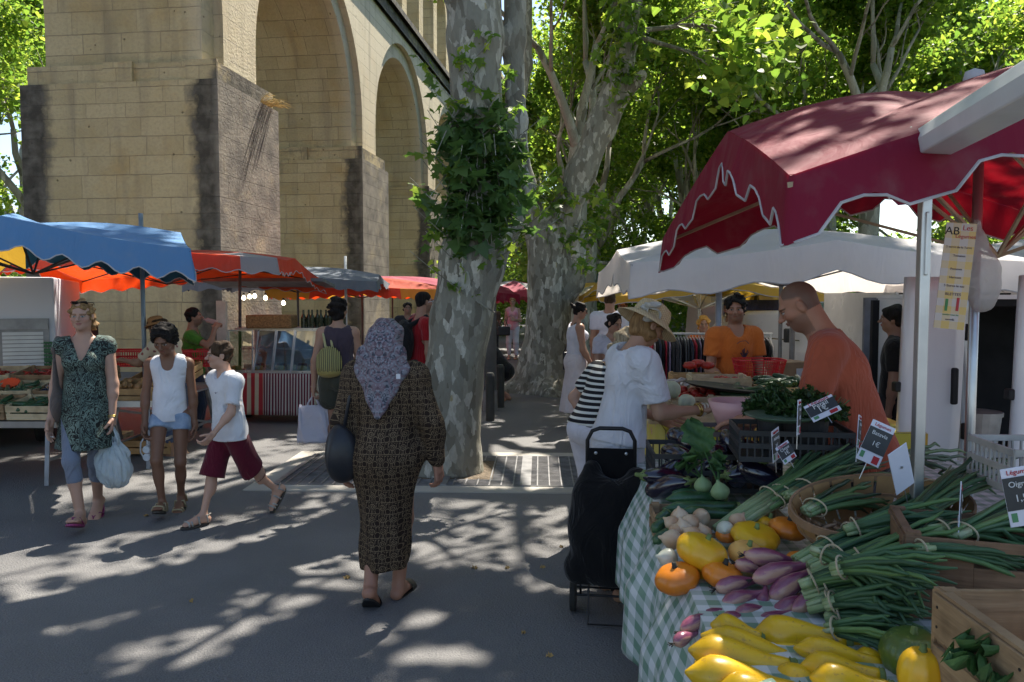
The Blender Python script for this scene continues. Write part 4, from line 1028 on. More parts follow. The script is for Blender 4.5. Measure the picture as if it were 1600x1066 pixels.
for xa,xb,nm in ((-.68,-.3,0),(-.28,.0,1),(.02,.3,2),(.32,.66,3)):
    b=MB(); ln=.0 if nm==0 else .16
    b.add([(xa,-.1,.7),(xb,-.1,.7),(xb-.0,-.1+ln+.02,1.24),(xa,-.1+ln+.02,1.24)],[(0,1,2,3)]); b.build('glass_pane',GLS,e,solid=.006)
    b=MB(); 
    for x in (xa,xb): b.bar((x,-.1,.69),(x,-.08+ln,1.25),.018)
    b.bar((xa,-.08+ln,1.25),(xb,-.08+ln,1.25),.018); b.bar((xa,-.1,.7),(xb,-.1,.7),.03); b.build('pane_frame',fr,e)
b=MB(); b.box((0,.42,1.26),(1.4,.55,.03)); b.build('counter_top',fr,e)
b=MB(); b.box((0,.75,.98),(1.36,.04,.55)); b.box((0,.3,.69),(1.3,.8,.03)); b.box((0,.4,.98),(1.3,.4,.015)); b.build('shelf',mat('white tray',(.55,.56,.6),.4),e)
b=MB(); b.box((-.76,-.12,1.05),(.15,.05,1.2)); b.build('side_panel',mat('cream enamel',(.55,.52,.44),.5,.2),e)
b=MB(); b.box((-.78,-.16,.42),(.24,.02,.12)); pl_=b.build('number_plate',mat('yellow plate',(.62,.42,.03),.5),e); textobj('F 12',.085,blk,pl_,(-.78,-.172,.42))
wheel(e,-.7,.4,.16); wheel(e,.72,.1,.16)
e.scale=(.88,1,1)
rs_=random.Random(5)
cheese=[mat('cheese rind',(.6,.45,.2),.6,.3),mat('pale cheese',(.65,.58,.42),.6,.2),mat('cured meat',(.28,.07,.04),.5,.3)]
for i in range(12):
    b=MB(); b.lathe([(.0,0),(.06,0),(.065,.03),(.06,.06),(.0,.065)],14); o=b.build('cheese',cheese[i%3],None,smooth=False); o.location=e.location+Vector((-.55+i*.1,.1+.2*(i%3)-.0,.70)); tag(o,'round cheese or cured meat on the tray behind the counter glass','cheese','food in the glass counter')
wk=mat('wicker brown',(.25,.13,.05),.8,.5,40,.8,90)
b=MB(); b.box((0,0,.09),(.62,.35,.18)); o=b.build('wicker_basket',wk,None,bevel=.02); o.location=(-3.3,10.95,1.275); tag(o,'long brown wicker basket on top of the glass counter','basket')
bottle=mat('dark bottle glass',(.02,.03,.015),.15,.2,spec=.7)
b=MB(); b.lathe([(.035,0),(.037,.14),(.014,.19),(.014,.25)],12); bm_=b.build('bottle',bottle).data; bpy.data.objects.remove(bpy.data.objects['bottle'])
for i in range(10):
    o=bpy.data.objects.new('bottle',bm_); COL.objects.link(o); o.location=(-2.88+.06*i,11.0+.05*(i%2),1.275); tag(o,'dark bottle standing in the row on top of the counter','bottle','bottles on the counter')
# lit bulbs
em=NT('lit bulb'); EM=em.done(em.n('ShaderNodeEmission',{'Color':(1,.85,.6,1),'Strength':3.}).outputs[0])
for i,(px,py) in enumerate(((381,464),(390,462),(398,461),(415,464),(443,472))):
    bb=empty('light_bulb',P(px,py,10.3),0,['leftmost','second','third','fourth','rightmost'][i]+' of the five lit bulbs under the faded red parasol','light bulb','string of lit bulbs')
    b=MB(); b.lathe([(.004,-.045),(.022,-.035),(.028,-.012),(.012,.02),(.012,.025)],12); b.build('globe',EM,bb,smooth=True); b=MB(); b.lathe([(.014,.02),(.014,.05)],10); b.build('socket',blk,bb)
# shade canopy back (grey) behind counter
b=MB(); b.box((0,0,0),(1.9,.9,.05)); o=b.build('serving_hatch_roof',mat('grey painted sheet',(.17,.18,.19),.5),None); o.location=(-3.9,12.9,1.92); o.rotation_euler=(R(-6),0,0); tag(o,'flat grey hatch roof under the faded red parasol','roof panel')
# lamp post and bollards
e=empty('street_lamp',(-.33,11.9,0),0,'tall grey galvanised lamp post between the two thick trunks','street lamp')
b=MB(); b.tube([(0,0,.3),(0,0,8.5)],[.10,.06],16); b.build('post',alu,e,smooth=True); b=MB(); b.tube([(0,0,0),(0,0,.3)],[.115,.11],16); b.build('base',steel,e)
b=MB(); b.box((.5,0,8.5),(1.1,.12,.06)); b.build('arm',steel,e)
boll=mat('dark grey bollard paint',(.05,.052,.05),.5,.2)
for i,(x,y,l_) in enumerate(((-.30,10.9,'dark cylindrical bollard just left of the grey lamp post'),(-.18,12.2,'dark cylindrical bollard just right of the grey lamp post'))):
    b=MB(); b.tube([(0,0,0),(0,0,.62)],.062,16); b.tube([(0,0,.62),(0,0,.66)],[.062,.045],16); o=b.build('bollard',boll,None); o.location=(x,y,0); tag(o,l_,'bollard','street bollards')
# ---------- people
SKINM=vcmat('skin',rough=.5,bump=.12,bs=160,spec=.35,var=.12,vs=20,bd=.001)
def hairmat(name,c1,c2,sc_=(60,60,9)):
    if name in _mc: return _mc[name]
    t=NT(name); v=t.co('Object',sc_); n=t.noise(1.,4,v,dist=.6)
    c=t.mix(t.ramp(n,[(.38,0),(.62,1)]),c1,c2)
    _mc[name]=t.done(t.bsdf(col=c,rough=.62,spec=.12,normal=t.bump(n,.9,.008))); return _mc[name]
def fab(name,col,col2=None,bs=30,rough=.85,trl=0.):
    if name in _mc: return _mc[name]
    t=NT(name); v=t.co('Object'); n=t.noise(5,4,v); c=t.mix(t.ramp(n,[(.35,0),(.65,1)]),col,col2 or tuple(x*.84 for x in col))
    w1=t.n('ShaderNodeTexNoise',{'Scale':5.5,'Detail':3.,'Distortion':1.6,'Vector':t.co('Object',(1.,1.,.55),(.3,.2,0))}).outputs[0]
    rid=t.math('ABSOLUTE',t.math('SUBTRACT',w1,.5)); h=t.math('ADD',t.math('MULTIPLY',t.ramp(rid,[(0,1),(.12,0)]),.35),w1)
    nm=t.bump(t.noise(bs*8,2,v),.15,.001,t.bump(h,.7,.02))
    b=t.bsdf(col=c,rough=rough,spec=.15,normal=nm,sheen=.15)
    if trl: b=t.n('ShaderNodeMixShader',{0:trl,1:b,2:t.n('ShaderNodeBsdfTranslucent',{'Color':c}).outputs[0]}).outputs[0]
    _mc[name]=t.done(b); return _mc[name]
def nrm(v): v=np.array(v,float); return v/np.linalg.norm(v)
def frame(fwd,up=(0,0,1)):
    y=nrm(fwd); x=np.cross(y,np.array(up,float)); x=nrm(x); z=np.cross(x,y); return np.stack([x,y,z],1)   # columns = right, forward, up
class Person:
    def __init__(s,lab,loc,face,H=1.7,build=1.,female=False,lean=0.,leanside=0.,head=(0,0),armL=None,armR=None,footL=None,footR=None,
                 skin=(.42,.24,.17),near=True,group='people in the market',hip=0.,knee_f=1.,belly=0.,eye=(.06,.04,.03),brow=(.08,.05,.03),lip=(.42,.14,.12),crouch=0.,headroll=0.,age=0.,shw=1.,pelv=1.,cat='person',fists=(.5,.5)):
        s.H=H; s.near=near; s.skin=np.array(skin); s.o=empty('person',loc,face,lab,cat,group)
        s.female=female; B=build; s.B=B
        J=s.J={}
        hz=.525*H-crouch; J['pel']=np.array([hip,0,hz])
        la=lean; ud=np.array([math.sin(leanside),math.sin(la)*math.cos(leanside),math.cos(la)*math.cos(leanside)]); ud=nrm(ud); s.ud=ud
        s.TR=np.stack([nrm(np.cross(np.cross(ud,[0,1,0])+1e-9,ud)) if False else nrm(np.array([1,0,0])-ud*ud[0]),np.zeros(3),ud],1); s.TR[:,1]=np.cross(ud,s.TR[:,0])
        up=lambda p,t:p+ud*t*H
        J['waist']=up(J['pel'],.09); J['chest']=up(J['pel'],.20); J['neck']=up(J['pel'],.30); 
        rx=s.TR[:,0]; fy=s.TR[:,1]
        sw=.101*H*(.92 if female else 1.04)*shw; s.sw=sw
        J['shL']=up(J['pel'],.266)-rx*sw; J['shR']=up(J['pel'],.266)+rx*sw
        # head
        yaw,pit=head; 
        hf=np.array([math.sin(yaw)*math.cos(pit),math.cos(yaw)*math.cos(pit),math.sin(pit)]); 
        hup=np.array([math.sin(headroll),-math.sin(pit)*.0,1.]); s.HR=frame(hf,hup); s.hh=.127*H if H>1.55 else .150*H
        nd=nrm(ud*1.+np.array([0,.25+.25*max(0,-pit),0])); J['hbase']=J['neck']+nd*.045*H; J['head']=J['hbase']+s.HR[:,2]*s.hh*.42+s.HR[:,1]*s.hh*.10
        # arms: dict with directions relative (local coords) upper, fore
        for sd,arm in (('L',armL),('R',armR)):
            sg=-1 if sd=='L' else 1
            u,f=(arm or ((sg*.12,.0,-1),(sg*.02,.15,-1)))[:2]
            J['el'+sd]=J['sh'+sd]+nrm(u)*.172*H; J['wr'+sd]=J['el'+sd]+nrm(f)*.148*H
            s.__dict__['pn'+sd]=(arm[2] if arm and len(arm)>2 else (-sg,0.,0.)); s.__dict__['hd'+sd]=(arm[3] if arm and len(arm)>3 else f)
        pw=.052*H*pelv; s.pw=pw
        for sd,ft in (('L',footL),('R',footR)):
            sg=-1 if sd=='L' else 1
            ft=ft or (sg*.055*H,0,0,0.,0.)
            x,y,z,pt,yw=(list(ft)+[0,0,0])[:5]    # ankle x,y, lift z, pitch (toe down +), yaw
            hp=J['pel']+np.array([sg*pw,0,-.01*H]); an=np.array([x,y,.045*H+z])
            L1=.245*H;L2=.235*H; d=an-hp; D=np.linalg.norm(d); dd=d/D; D2=min(D,L1+L2-1e-4); a=(L1*L1-L2*L2+D2*D2)/(2*D2); h=math.sqrt(max(L1*L1-a*a,0))
            kn_dir=np.array([sg*.1,1.,0.])*knee_f; kn_dir-=dd*(kn_dir@dd); kn_dir=nrm(kn_dir)
            if D>D2: an=hp+dd*D2
            J['hip'+sd]=hp; J['kn'+sd]=hp+dd*a+kn_dir*h; J['an'+sd]=an; s.__dict__['ft'+sd]=(pt,yw)
        s.belly=belly; s.eye=eye;s.brow=brow;s.lip=lip;s.age=age;s.fists=fists
    # primitives used by body and clothing
    def torso(s,f,e=0.,k=.06,lo=True):
        J=s.J;H=s.H;B=s.B; T=s.TR
        f.ell(J['chest'],(.088*H*B+e,.062*H*B+e,.095*H),k,T); f.ell(J['waist'],(.075*H*B*(.92 if s.female else 1.05)+e,.055*H*B+s.belly*.6+e,.09*H),k,T)
        f.ell(J['pel']-s.ud*.0,(.088*H*B*(1.1 if s.female else .98)+e,.066*H*B+e+s.belly*.3,.075*H),k,T)
        f.cone(J['shL']*.8+J['shR']*.2-s.ud*.008*H,J['shR']*.8+J['shL']*.2-s.ud*.008*H,.034*H*B**.5+e*.8,None,k)
        for sd in 'LR': f.cone(J['neck']-s.ud*.012*H,J['sh'+sd]*.85+J['neck']*.15+s.ud*.004*H,.026*H*B**.5+e*.8,.022*H*B**.5+e*.8,k*.6)
        if s.female:
            for sg in (-1,1): f.ell(J['chest']+T[:,0]*sg*.038*H+T[:,1]*.05*H*B+T[:,2]*.0,(.036*H*B+e*.6,.034*H*B+e*.6,.036*H*B+e*.6),.03)
        if s.belly: f.ell(J['waist']+T[:,1]*.03*H,(.07*H*B+e,.045*H+s.belly+e,.08*H),.05,T)
        f.ell(J['pel']+np.array([0,-.035*H,-.01*H]),(.075*H*B+e,.045*H*B+e,.055*H),.05)
    def arm(s,f,sd,e=0.,to=2.,k=.03):
        J=s.J;H=s.H;b=s.B**.7
        a,c,w=J['sh'+sd],J['el'+sd],J['wr'+sd]
        f.ell(a-np.array([0,0,.004*H]),(.030*H*b+e*.8,)*3,k)
        t=min(1,to); f.cone(a,a+(c-a)*t,.029*H*b+e,(.029+(.024-.029)*t)*H*b+e,k)
        if to>1: t=to-1; f.cone(c,c+(w-c)*t,.024*H*b+e,(.024+(.0155-.024)*t)*H*b+e,k); f.ell(c+(w-c)*.28,(.024*H*b+e,)*3,.03)
    def leg(s,f,sd,e=0.,to=2.,k=.03,fr=0.):
        J=s.J;H=s.H;b=s.B**.7
        a,c,w=J['hip'+sd],J['kn'+sd],J['an'+sd]
        t=min(1,to); f.cone(a+(c-a)*fr,a+(c-a)*t,(.052-.02*fr)*H*b+e,(.052+(.031-.052)*t)*H*b+e,k)
        if to>1:
            t=to-1; f.cone(c,c+(w-c)*t,.030*H*b+e,(.030+(.020-.030)*t)*H*b+e,k)
            if to>1.3: f.ell(c+(w-c)*.30+np.array([0,-.012*H,0]),(.030*H*b+e,.031*H*b+e,.06*H),.03)
    def hand(s,f,sd):
        J=s.J;H=s.H; w=J['wr'+sd]; d=nrm(s.__dict__['hd'+sd]); n=np.array(s.__dict__['pn'+sd],float); n=nrm(n-d*(n@d)); sdv=np.cross(d,n)*( -1 if sd=='L' else 1)  # towards thumb
        S=H*.106; cu=s.fists[0 if sd=='L' else 1]
        f.cone(w,w+d*S*.25,.0165*H,.016*H,.012,(1,1,1))
        for q,o in ((.30,.06),(.12,.0),(-.08,-.02),(-.26,-.06)):
            f.cone(w+d*S*.08+sdv*S*q*.5,w+d*S*.50+sdv*S*q*.72,.0078*H,.0072*H,.010)
        for q,L_,ex in ((.20,.46,.9),(.065,.50,1.),(-.07,.46,1.08),(-.20,.36,1.2)):
            p=w+d*S*(.50 if abs(q)<.15 else .47)+sdv*S*q; a=.0; r=.0056*H
            for j,(fr,c_) in enumerate(((.46,.55),(.30,.75),(.24,.5))):
                a+=cu*c_*ex*1.25; dd=d*math.cos(a)+n*math.sin(a); p2=p+dd*S*L_*fr; f.cone(p,p2,r,r*.92,.004); p=p2; r*=.92
        p=w+d*S*.14+sdv*S*.2; a1=nrm(d*.75+sdv*.7+n*(.2+cu*.4)); p2=p+a1*S*.24; f.cone(p,p2,.0085*H,.007*H,.006); a2=nrm(d*.9+sdv*.2+n*(.15+cu*.7)); f.cone(p2,p2+a2*S*.2,.0066*H,.0055*H,.004)
        s.J['palm'+sd]=w+d*S*.5+n*.02
    def foot(s,f,sd):
        H=s.H; an=s.J['an'+sd]; pt,yw=s.__dict__['ft'+sd]
        fd=np.array([math.sin(yw)*math.cos(pt),math.cos(yw)*math.cos(pt),-math.sin(pt)]); up=np.cross(np.cross(fd,[0,0,1]),fd); up=nrm(up); sd_=np.cross(fd,up)
        s.__dict__['fr'+sd]=(an,fd,up,sd_)
        heel=an-fd*.022*H-up*.026*H; ball=an+fd*.085*H-up*.030*H; toe=an+fd*.118*H-up*.034*H
        f.ell(heel,(.021*H,)*3,.02); f.cone(an,ball,.021*H,.014*H,.02); 
        for q in (-.4,.4): f.cone(heel+sd_*q*.01*H,ball+sd_*q*.034*H,.016*H,.0135*H,.02)
        for i,q in enumerate((-.019,-.009,0,.009,.018)): f.cone(ball+sd_*q*H,toe+sd_*q*H*1.05-fd*abs(q+.008)*.5*H,.0085*H,.0065*H,.006)
    def headp(s,f):
        c=s.J['head'];R_=s.HR;h=s.hh
        P_=lambda x,y,z:c+R_@(np.array([x,y,z])*h)
        s.P_=P_
        E=lambda p,r,k,sub=False:f.ell(P_(*p),np.array(r)*h,k*h,R_,sub)
        E((0,-.05,.13),(.315,.38,.36),.1); E((0,.09,-.10),(.255,.28,.33),.12); E((0,.22,-.36),(.12,.12,.12),.14)
        for sg in (-1,1):
            E((sg*.17,.22,-.10),(.10,.11,.10),.1); E((sg*.16,.05,-.28),(.09,.16,.10),.1)
        E((0,.33,.10),(.20,.07,.05),.08)
        f.cone(P_(0,.37,.02),P_(0,.475,-.11),.032*h,.05*h,.06*h)
        for sg in (-1,1): E((sg*.045,.42,-.125),(.035,.04,.03),.03)
        for sg in (-1,1): E((sg*.135,.42,.005),(.075,.055,.045),.03,True)
        for sg in (-1,1): E((sg*.13,.315,.0),(.058,.058,.045),.01)
        E((0,.375,-.215),(.10,.045,.022),.02); E((0,.365,-.255),(.085,.045,.026),.02); f.subcone(P_(-.08,.41,-.235),P_(.08,.41,-.235),.008*h,None,.01*h)
        for sg in (-1,1): f.ell(P_(sg*.335,-.04,-.02),np.array((.035,.085,.12))*h,.03*h,R_); f.subcone(P_(sg*.37,-.02,.03),P_(sg*.37,-.04,-.05),.018*h,.02*h,.02*h)
        n0=s.J['neck']; f.cone(n0-s.ud*.02*s.H,s.J['hbase']+R_[:,2]*.06*s.H*.4,.036*s.H*s.B**.4*(.86 if s.female else 1.02),.032*s.H*s.B**.3*(.88 if s.female else 1.05),.04)
    def body(s,skipleg=False,skip=()):
        H=s.H
        f=Field(); s.torso(f)
        for sd in 'LR':
            s.arm(f,sd); s.hand(f,sd); s.leg(f,sd); s.foot(f,sd)
        s.headp(f)
        vox=.011 if s.near else .016; fv=.0038 if s.near else .007
        if s.near==2: fv=.0052; vox=.013
        boxes=[]
        hc=s.J['head']; r=s.hh*.62
        boxes.append((hc-r*np.array([.9,1.,.92]),hc+r*np.array([.9,1.,1.]),fv*.9 if s.near==1 else fv))
        if s.near:
            for sd in 'LR':
                w=s.J['wr'+sd]; d=nrm(s.__dict__['hd'+sd]); c=w+d*H*.06; boxes.append((c-.078*H/1.2,c+.078*H/1.2,fv))
        Vs=[];Qs=[];n=0
        V,Q=f.mesh(vox)
        if len(boxes):
            inb=np.zeros(len(V),bool)
            for lo,hi,_ in boxes: inb|=((V>lo+vox*.6)&(V<hi-vox*.6)).all(1)
            Q=Q[~inb[Q].all(1)]
        Vs.append(V);Qs.append(Q);n+=len(V)
        for lo,hi,vv in boxes:
            V2,Q2=f.mesh(vv,lo,hi); Vs.append(V2);Qs.append(Q2+n);n+=len(V2)
        V=np.concatenate(Vs);Q=np.concatenate(Qs)
        used=np.zeros(len(V),bool); used[Q.ravel()]=True; ix=np.cumsum(used)-1; V=V[used];Q=ix[Q]
        me=npmesh('body',V,Q)
        # colours
        W=mverts(me); C=np.tile(s.skin,(len(W),1)); L=((W-s.J['head'])@s.HR)/s.hh; x,y,z=L.T; ax=np.abs(x)
        hd=(ax<.5)&(y>-.6)&(y<.6)&(z>-.6)&(z<.6)
        def blend(m,c,a=1.):
            m=np.clip(m,0,1)[:,None]*a; C[:]=C*(1-m)+np.array(c)*m
        fr=hd&(y>.12)
        blend(fr*np.exp(-(((ax-.17)/.09)**2+((z+.10)/.08)**2)),s.skin*np.array([1.12,.72,.7]),.5)
        blend(fr*np.exp(-(((ax-.13)/.10)**2+((z+.01)/.07)**2)),s.skin*.55,.55)
        ew=.064; eh=.024
        q=((ax-.13)/ew)**2+((z-.002)/eh)**2; m=fr&(q<1); blend(m*1.,(.36,.33,.31))
        q=((ax-.132)**2+(z)**2)**.5; blend((fr&(q<.027)&(np.abs(z)<.026))*1.,s.eye)
        blend((fr&(np.abs(z-.026-(.0)*ax)<.009)&(np.abs(ax-.13)<.07))*1.,(.03,.02,.015),.9)
        bz=.088-.35*(ax-.13)**2*6; blend((fr&(np.abs(z-bz)<.019)&(np.abs(ax-.135)<.085))*1.,s.brow,.85)
        lw=np.clip(1-(ax/.105)**2,0,1)**.5; blend((fr&(z<-.235+.028*lw)&(z>-.235-.042*lw)&(ax<.1))*1.,s.lip,.85); blend((fr&(np.abs(z+.235)<.006)&(ax<.085))*1.,(.12,.03,.03),.8)
        blend((fr&(y>.38)&(np.abs(ax-.03)<.017)&(np.abs(z+.155)<.012))*1.,s.skin*.35,.7)
        if s.age: blend(fr*(np.abs(np.sin(z*60))>.93)*(z>.13)*(ax<.18)*1.,s.skin*.7,.4)
        s.face_extra(C,L,fr,blend)
        vcol(me,C); s.bo=link('body',me,SKINM,s.o,smooth=True); return s
    def face_extra(s,C,L,fr,blend):
        if getattr(s,'stubble',None) is not None:
            x,y,z=L.T; m=np.clip((-.12-z)/.08,0,1)*(y>-.05)*(z>-.6)*(np.abs(x)<.4)*(y<.6); blend(m,s.stubble,.45)
            if getattr(s,'buzz',None) is not None:
                m=np.clip(((z-.14-.35*np.maximum(y,0))/.06),0,1)*(y<.22)*(z<.7)*(np.abs(x)<.5)+np.clip((-.05-y)/.08,0,1)*(z>-.16)*(z<.6)*(np.abs(x)<.5); blend(m,s.buzz,.75)
    def cloth(s,name,f,m,vox=None,uv=None,disp=None,solid=0,label=None,colf=None):
        if disp is None: disp=sines(len(name)*3+int(s.H*100),20,.0065,7,(1,1,.6))
        f.disp=disp
        V,Q=f.mesh(vox or (.009 if s.near==1 else .013)); me=npmesh(name,V,Q)
        if uv:
            W=mverts(me); u=uv(W); lp=np.empty(len(me.loops),dtype=np.int32); me.loops.foreach_get('vertex_index',lp); l=me.uv_layers.new(name='UVMap'); l.data.foreach_set('uv',u[lp].astype(np.float32).ravel())
        if colf: vcol(me,colf(mverts(me)))
        o=link(name,me,m,s.o,smooth=True)
        if label: o['label']=label
        return o
    def top(s,name,m,sleeve=.55,hem=-.02,neckr=.05,neckd=.02,loose=.012,sl_loose=.016,vox=None,flare=.0,vneck=False,strap=False,uv=None,colf=None,label=None):
        """garment over the torso; hem in units of H relative to the pelvis joint"""
        f=Field(); J=s.J;H=s.H; s.torso(f,loose)
        a=J['waist'];b_=J['pel']+s.ud*hem*H
        f.cone(J['waist'],b_,.082*H*s.B+loose+s.belly*.3,.090*H*s.B+loose+flare+s.belly*.3,.04,(1.,.74,1.))
        if sleeve>0:
            for sd in 'LR':
                s.arm(f,sd,sl_loose,sleeve)
                a,c,w=J['sh'+sd],J['el'+sd],J['wr'+sd]
                if sleeve<1: p=a+(c-a)*sleeve; 
                else: p=c+(w-c)*(sleeve-1)
                d=nrm((c-a) if sleeve<=1 else (w-c)); 
                f.trim(p-d*.004,d,.085)
        n=J['neck']+s.ud*.015*H
        f.cone(J['neck']-s.ud*.045*H,J['neck']+s.ud*.0*H,.046*H+loose*.3,.036*H+loose*.3,.03)
        f.subcone(n+s.ud*.0,n+s.ud*.2,neckr*H,neckr*H,.004)
        if vneck: f.subcone(J['neck']+s.TR[:,1]*.08*H,J['neck']-s.ud*.09*H+s.TR[:,1]*.09*H,.05*H,.006*H,.004)
        elif neckd: f.subcone(n+s.TR[:,1]*.03*H,n+s.TR[:,1]*(.03*H)-s.ud*neckd*H+s.TR[:,1]*.03*H,neckr*H*.8,neckr*H*.7,.004)
        if strap:
            for sd in 'LR':
                sg=-1 if sd=='L' else 1
                f.subcone(J['sh'+sd]+s.TR[:,0]*sg*.012*H+s.ud*.03*H,J['sh'+sd]+s.TR[:,0]*sg*.03*H-s.ud*.075*H,.036*H,.04*H,.004)
        f.plane(b_,-s.ud)
        return s.cloth(name,f,m,vox,uv=uv,colf=colf,label=label)
    def shorts(s,name,m,to=.6,loose=.02,top=.05,flare=0,vox=None,label=None):
        f=Field(); J=s.J;H=s.H
        f.ell(J['pel'],(.092*H*s.B*(1.08 if s.female else 1.)+loose*.6,.07*H*s.B+loose*.6+s.belly*.3,.08*H),.05,s.TR); f.ell(J['pel']+np.array([0,-.035*H,-.01*H]),(.078*H*s.B+loose*.5,.047*H*s.B+loose*.5,.06*H),.05)
        f.cone(J['pel'],J['waist'],.088*H*s.B+loose*.4,.075*H*s.B+loose*.3,.04,(1,.75,1))
        for sd in 'LR':
            s.leg(f,sd,loose,to,.03,fr=.1)
            a,c,w=J['hip'+sd],J['kn'+sd],J['an'+sd]
            p=a+(c-a)*to if to<=1 else c+(w-c)*(to-1); d=nrm(c-a) if to<=1 else nrm(w-c)
            if flare: f.cone(a+(c-a)*.3,p,.05*H,.036*H+loose+flare,.03)
            f.trim(p-d*.006,d,.10)
        f.plane(J['pel']+s.ud*top*H,s.ud)
        return s.cloth(name,f,m,vox,label=label)
    def skirt(s,name,m,z1,r0=.09,r1=.13,fl=.75,top=.06,uv=None,vox=None,cx=0,cy=0,folds=10,fa=.012,f=None,label=None,colf=None):
        J=s.J;H=s.H; f=f or Field()
        f.ell(J['pel'],(.092*H*s.B*1.1+.012,.07*H*s.B+.012+s.belly*.3,.08*H),.06,s.TR); f.ell(J['pel']+np.array([0,-.035*H,-.01*H]),(.082*H*s.B+.01,.052*H*s.B+.01,.06*H),.05)
        b_=np.array([J['pel'][0]*.3+cx,cy,z1-.03])
        f.cone(J['pel'],b_,r0*H*s.B,r1*H,.06,(1,fl,1)); f.cone(J['pel'],J['waist'],.085*H*s.B,.078*H*s.B,.05,(1,.75,1))
        f.plane((0,0,z1),(0,0,-1)); f.plane(J['pel']+s.ud*top*H,s.ud)
        px,py=b_[0],b_[1]; zp=J['pel'][2]
        def dsp(X,Y,Z): 
            a=np.arctan2(Y-py,X-px); w=np.clip((zp-Z)/(zp-z1+.01),0,1); return fa*w*(np.sin(a*folds+2*np.sin(Z*3))+.5*np.sin(a*(folds*1.7)+1))
        return s.cloth(name,f,m,vox,uv=uv,disp=dsp,label=label,colf=colf)
    def hair(s,name,m,style='short',vol=.04,extra=(),fringe=.16,back=-.15,disp=.012,freq=60,vox=None):
        f=Field();h=s.hh;R_=s.HR;P_=s.P_
        f.ell(P_(0,-.07,.15),np.array((.325+vol,.40+vol,.36+vol))*h,.06*h,R_)
        if style in ('bob','med','curly','bun','long'):
            f.ell(P_(0,-.20,-.05),np.array((.30+vol,.25+vol,.38+vol))*h,.08*h,R_)
        if style=='short':
            f.ell(P_(0,-.20,-.06),np.array((.275+vol,.21+vol,.30))*h,.08*h,R_)
            for sg in (-1,1): f.ell(P_(sg*(.285+vol*.4),.03,.03),np.array((.05,.09,.15))*h,.04*h,R_)
        for p,r in extra: f.ell(P_(*p),np.array(r)*h,.06*h,R_)
        # carve the face
        f.ell(P_(0,.46,-.10),np.array((.295,.44,.44))*h,.02*h,R_,True)
        n=R_@nrm(np.array([0,.55,-1.])); 
        if style=='short': 
            f.plane(P_(0,-.3,back-.22),R_@nrm(np.array([0,.80,-1.])))
        dd=sines(9,freq,disp*h*4,9); f.disp=dd
        V,Q=f.mesh(vox or (.005 if s.near==1 else .008)); return link(name,npmesh(name,V,Q),m,s.o,smooth=True)
    def shoe(s,sd,kind,ms,mstrap=None,name='sandal'):
        H=s.H; an,fd,up,sv=s.__dict__['fr'+sd]
        sole=MB(); L=.165*H; pts=[]
        for i in range(20):
            a=2*PI*i/20; y=math.cos(a)*L*.5; x=math.sin(a)*.030*H*(1+.18*math.cos(a)); pts.append((x,y))
        c=an+fd*.048*H-up*(.047*H); Mx=Matrix(((sv[0],fd[0],up[0],c[0]),(sv[1],fd[1],up[1],c[1]),(sv[2],fd[2],up[2],c[2]),(0,0,0,1)))
        sole.m=Mx; sole.prism(pts,-.010,.006); e=sole.build(name,ms,s.o,bevel=.003)
        b=MB(); w3=lambda x,y,z:tuple(an+sv*x*H+fd*y*H+up*z*H)
        def strap(pts,r): b.tube([w3(*p) for p in pts],r,6)
        if kind=='flip':
            for q in (-1,1): strap([(q*.03,.05,-.043),(q*.02,.07,-.018),(0,.098,-.018),(0,.105,-.035)],.0055)
        elif kind=='slide':
            b.grid(lambda u,v:w3(.034*math.cos(PI*u),.06+.045*v,-.044+.040*math.sin(PI*u)*(1-.25*v)),12,4)
        else:
            for y0 in (.035,.075,.092): strap([(-.029,y0,-.042),(-.022,y0+.002,-.02+.02*(y0<.05)),(0,y0+.004,-.004 if y0<.05 else -.017),(.022,y0+.002,-.02+.02*(y0<.05)),(.029,y0,-.042)],.0075)
            strap([(-.024,-.015,-.04),(-.024,-.01,.002),(0,.022,.004),(.024,-.01,.002),(.024,-.015,-.04)],.006); strap([(-.022,-.012,-.0),(0,-.045,0.0),(.022,-.012,-.0)],.006)
        b.build('strap',mstrap or ms,e,smooth=True)
    def part(s,name,b,m,**k): return b.build(name,m,s.o,**k)
    def w(s,p):  # local->world
        return s.o.matrix_basis@Vector(p)
def cyluv(cx=0,cy=0,k=.28):
    return lambda W:np.stack([np.arctan2(W[:,0]-cx,-(W[:,1]-cy))*k,W[:,2]],1)
def sunglasses(s,on='head',m=None):
    P_=s.P_; R_=s.HR; h=s.hh; b=MB()
    if on=='head': c=(0,.20,.47); 
    else: c=(0,.40,.0)
    rot=Matrix([list(r) for r in R_]).to_4x4()
    for sg in (-1,1):
        p=P_(sg*.145,c[1]-(.03 if on=='head' else .02),c[2]); b.m=Matrix.Translation(p)@rot@(Matrix.Rotation(R(-50),4,'X') if on=='head' else Matrix.Rotation(0,4,'X')); b.box((0,0,0),(.21*h,.02*h,.15*h)); 
        b.m=Matrix(); b.tube([P_(sg*.25,c[1],c[2]+.01),P_(sg*.36,c[1]-.25,c[2]-(.0 if on=='head' else -.02)),P_(sg*.35,c[1]-.42,c[2]-(.1 if on=='head' else .03))],.012*h,5)
    b.m=Matrix(); b.box(P_(*c),(.1*h,.02*h,.03*h)); return b.build('sunglasses',m or blk,s.o,bevel=.002)
bl_hair=hairmat('blond brown hair',(.30,.18,.08),(.16,.09,.04)); bk_hair=hairmat('black hair',(.007,.006,.006),(.020,.016,.015)); br_hair=hairmat('dark brown hair',(.035,.02,.012),(.075,.045,.026)); gr_hair=hairmat('greying blond hair',(.42,.34,.22),(.20,.15,.09)); cu_hair=hairmat('curly black hair',(.006,.005,.005),(.022,.018,.016),(90,90,90))
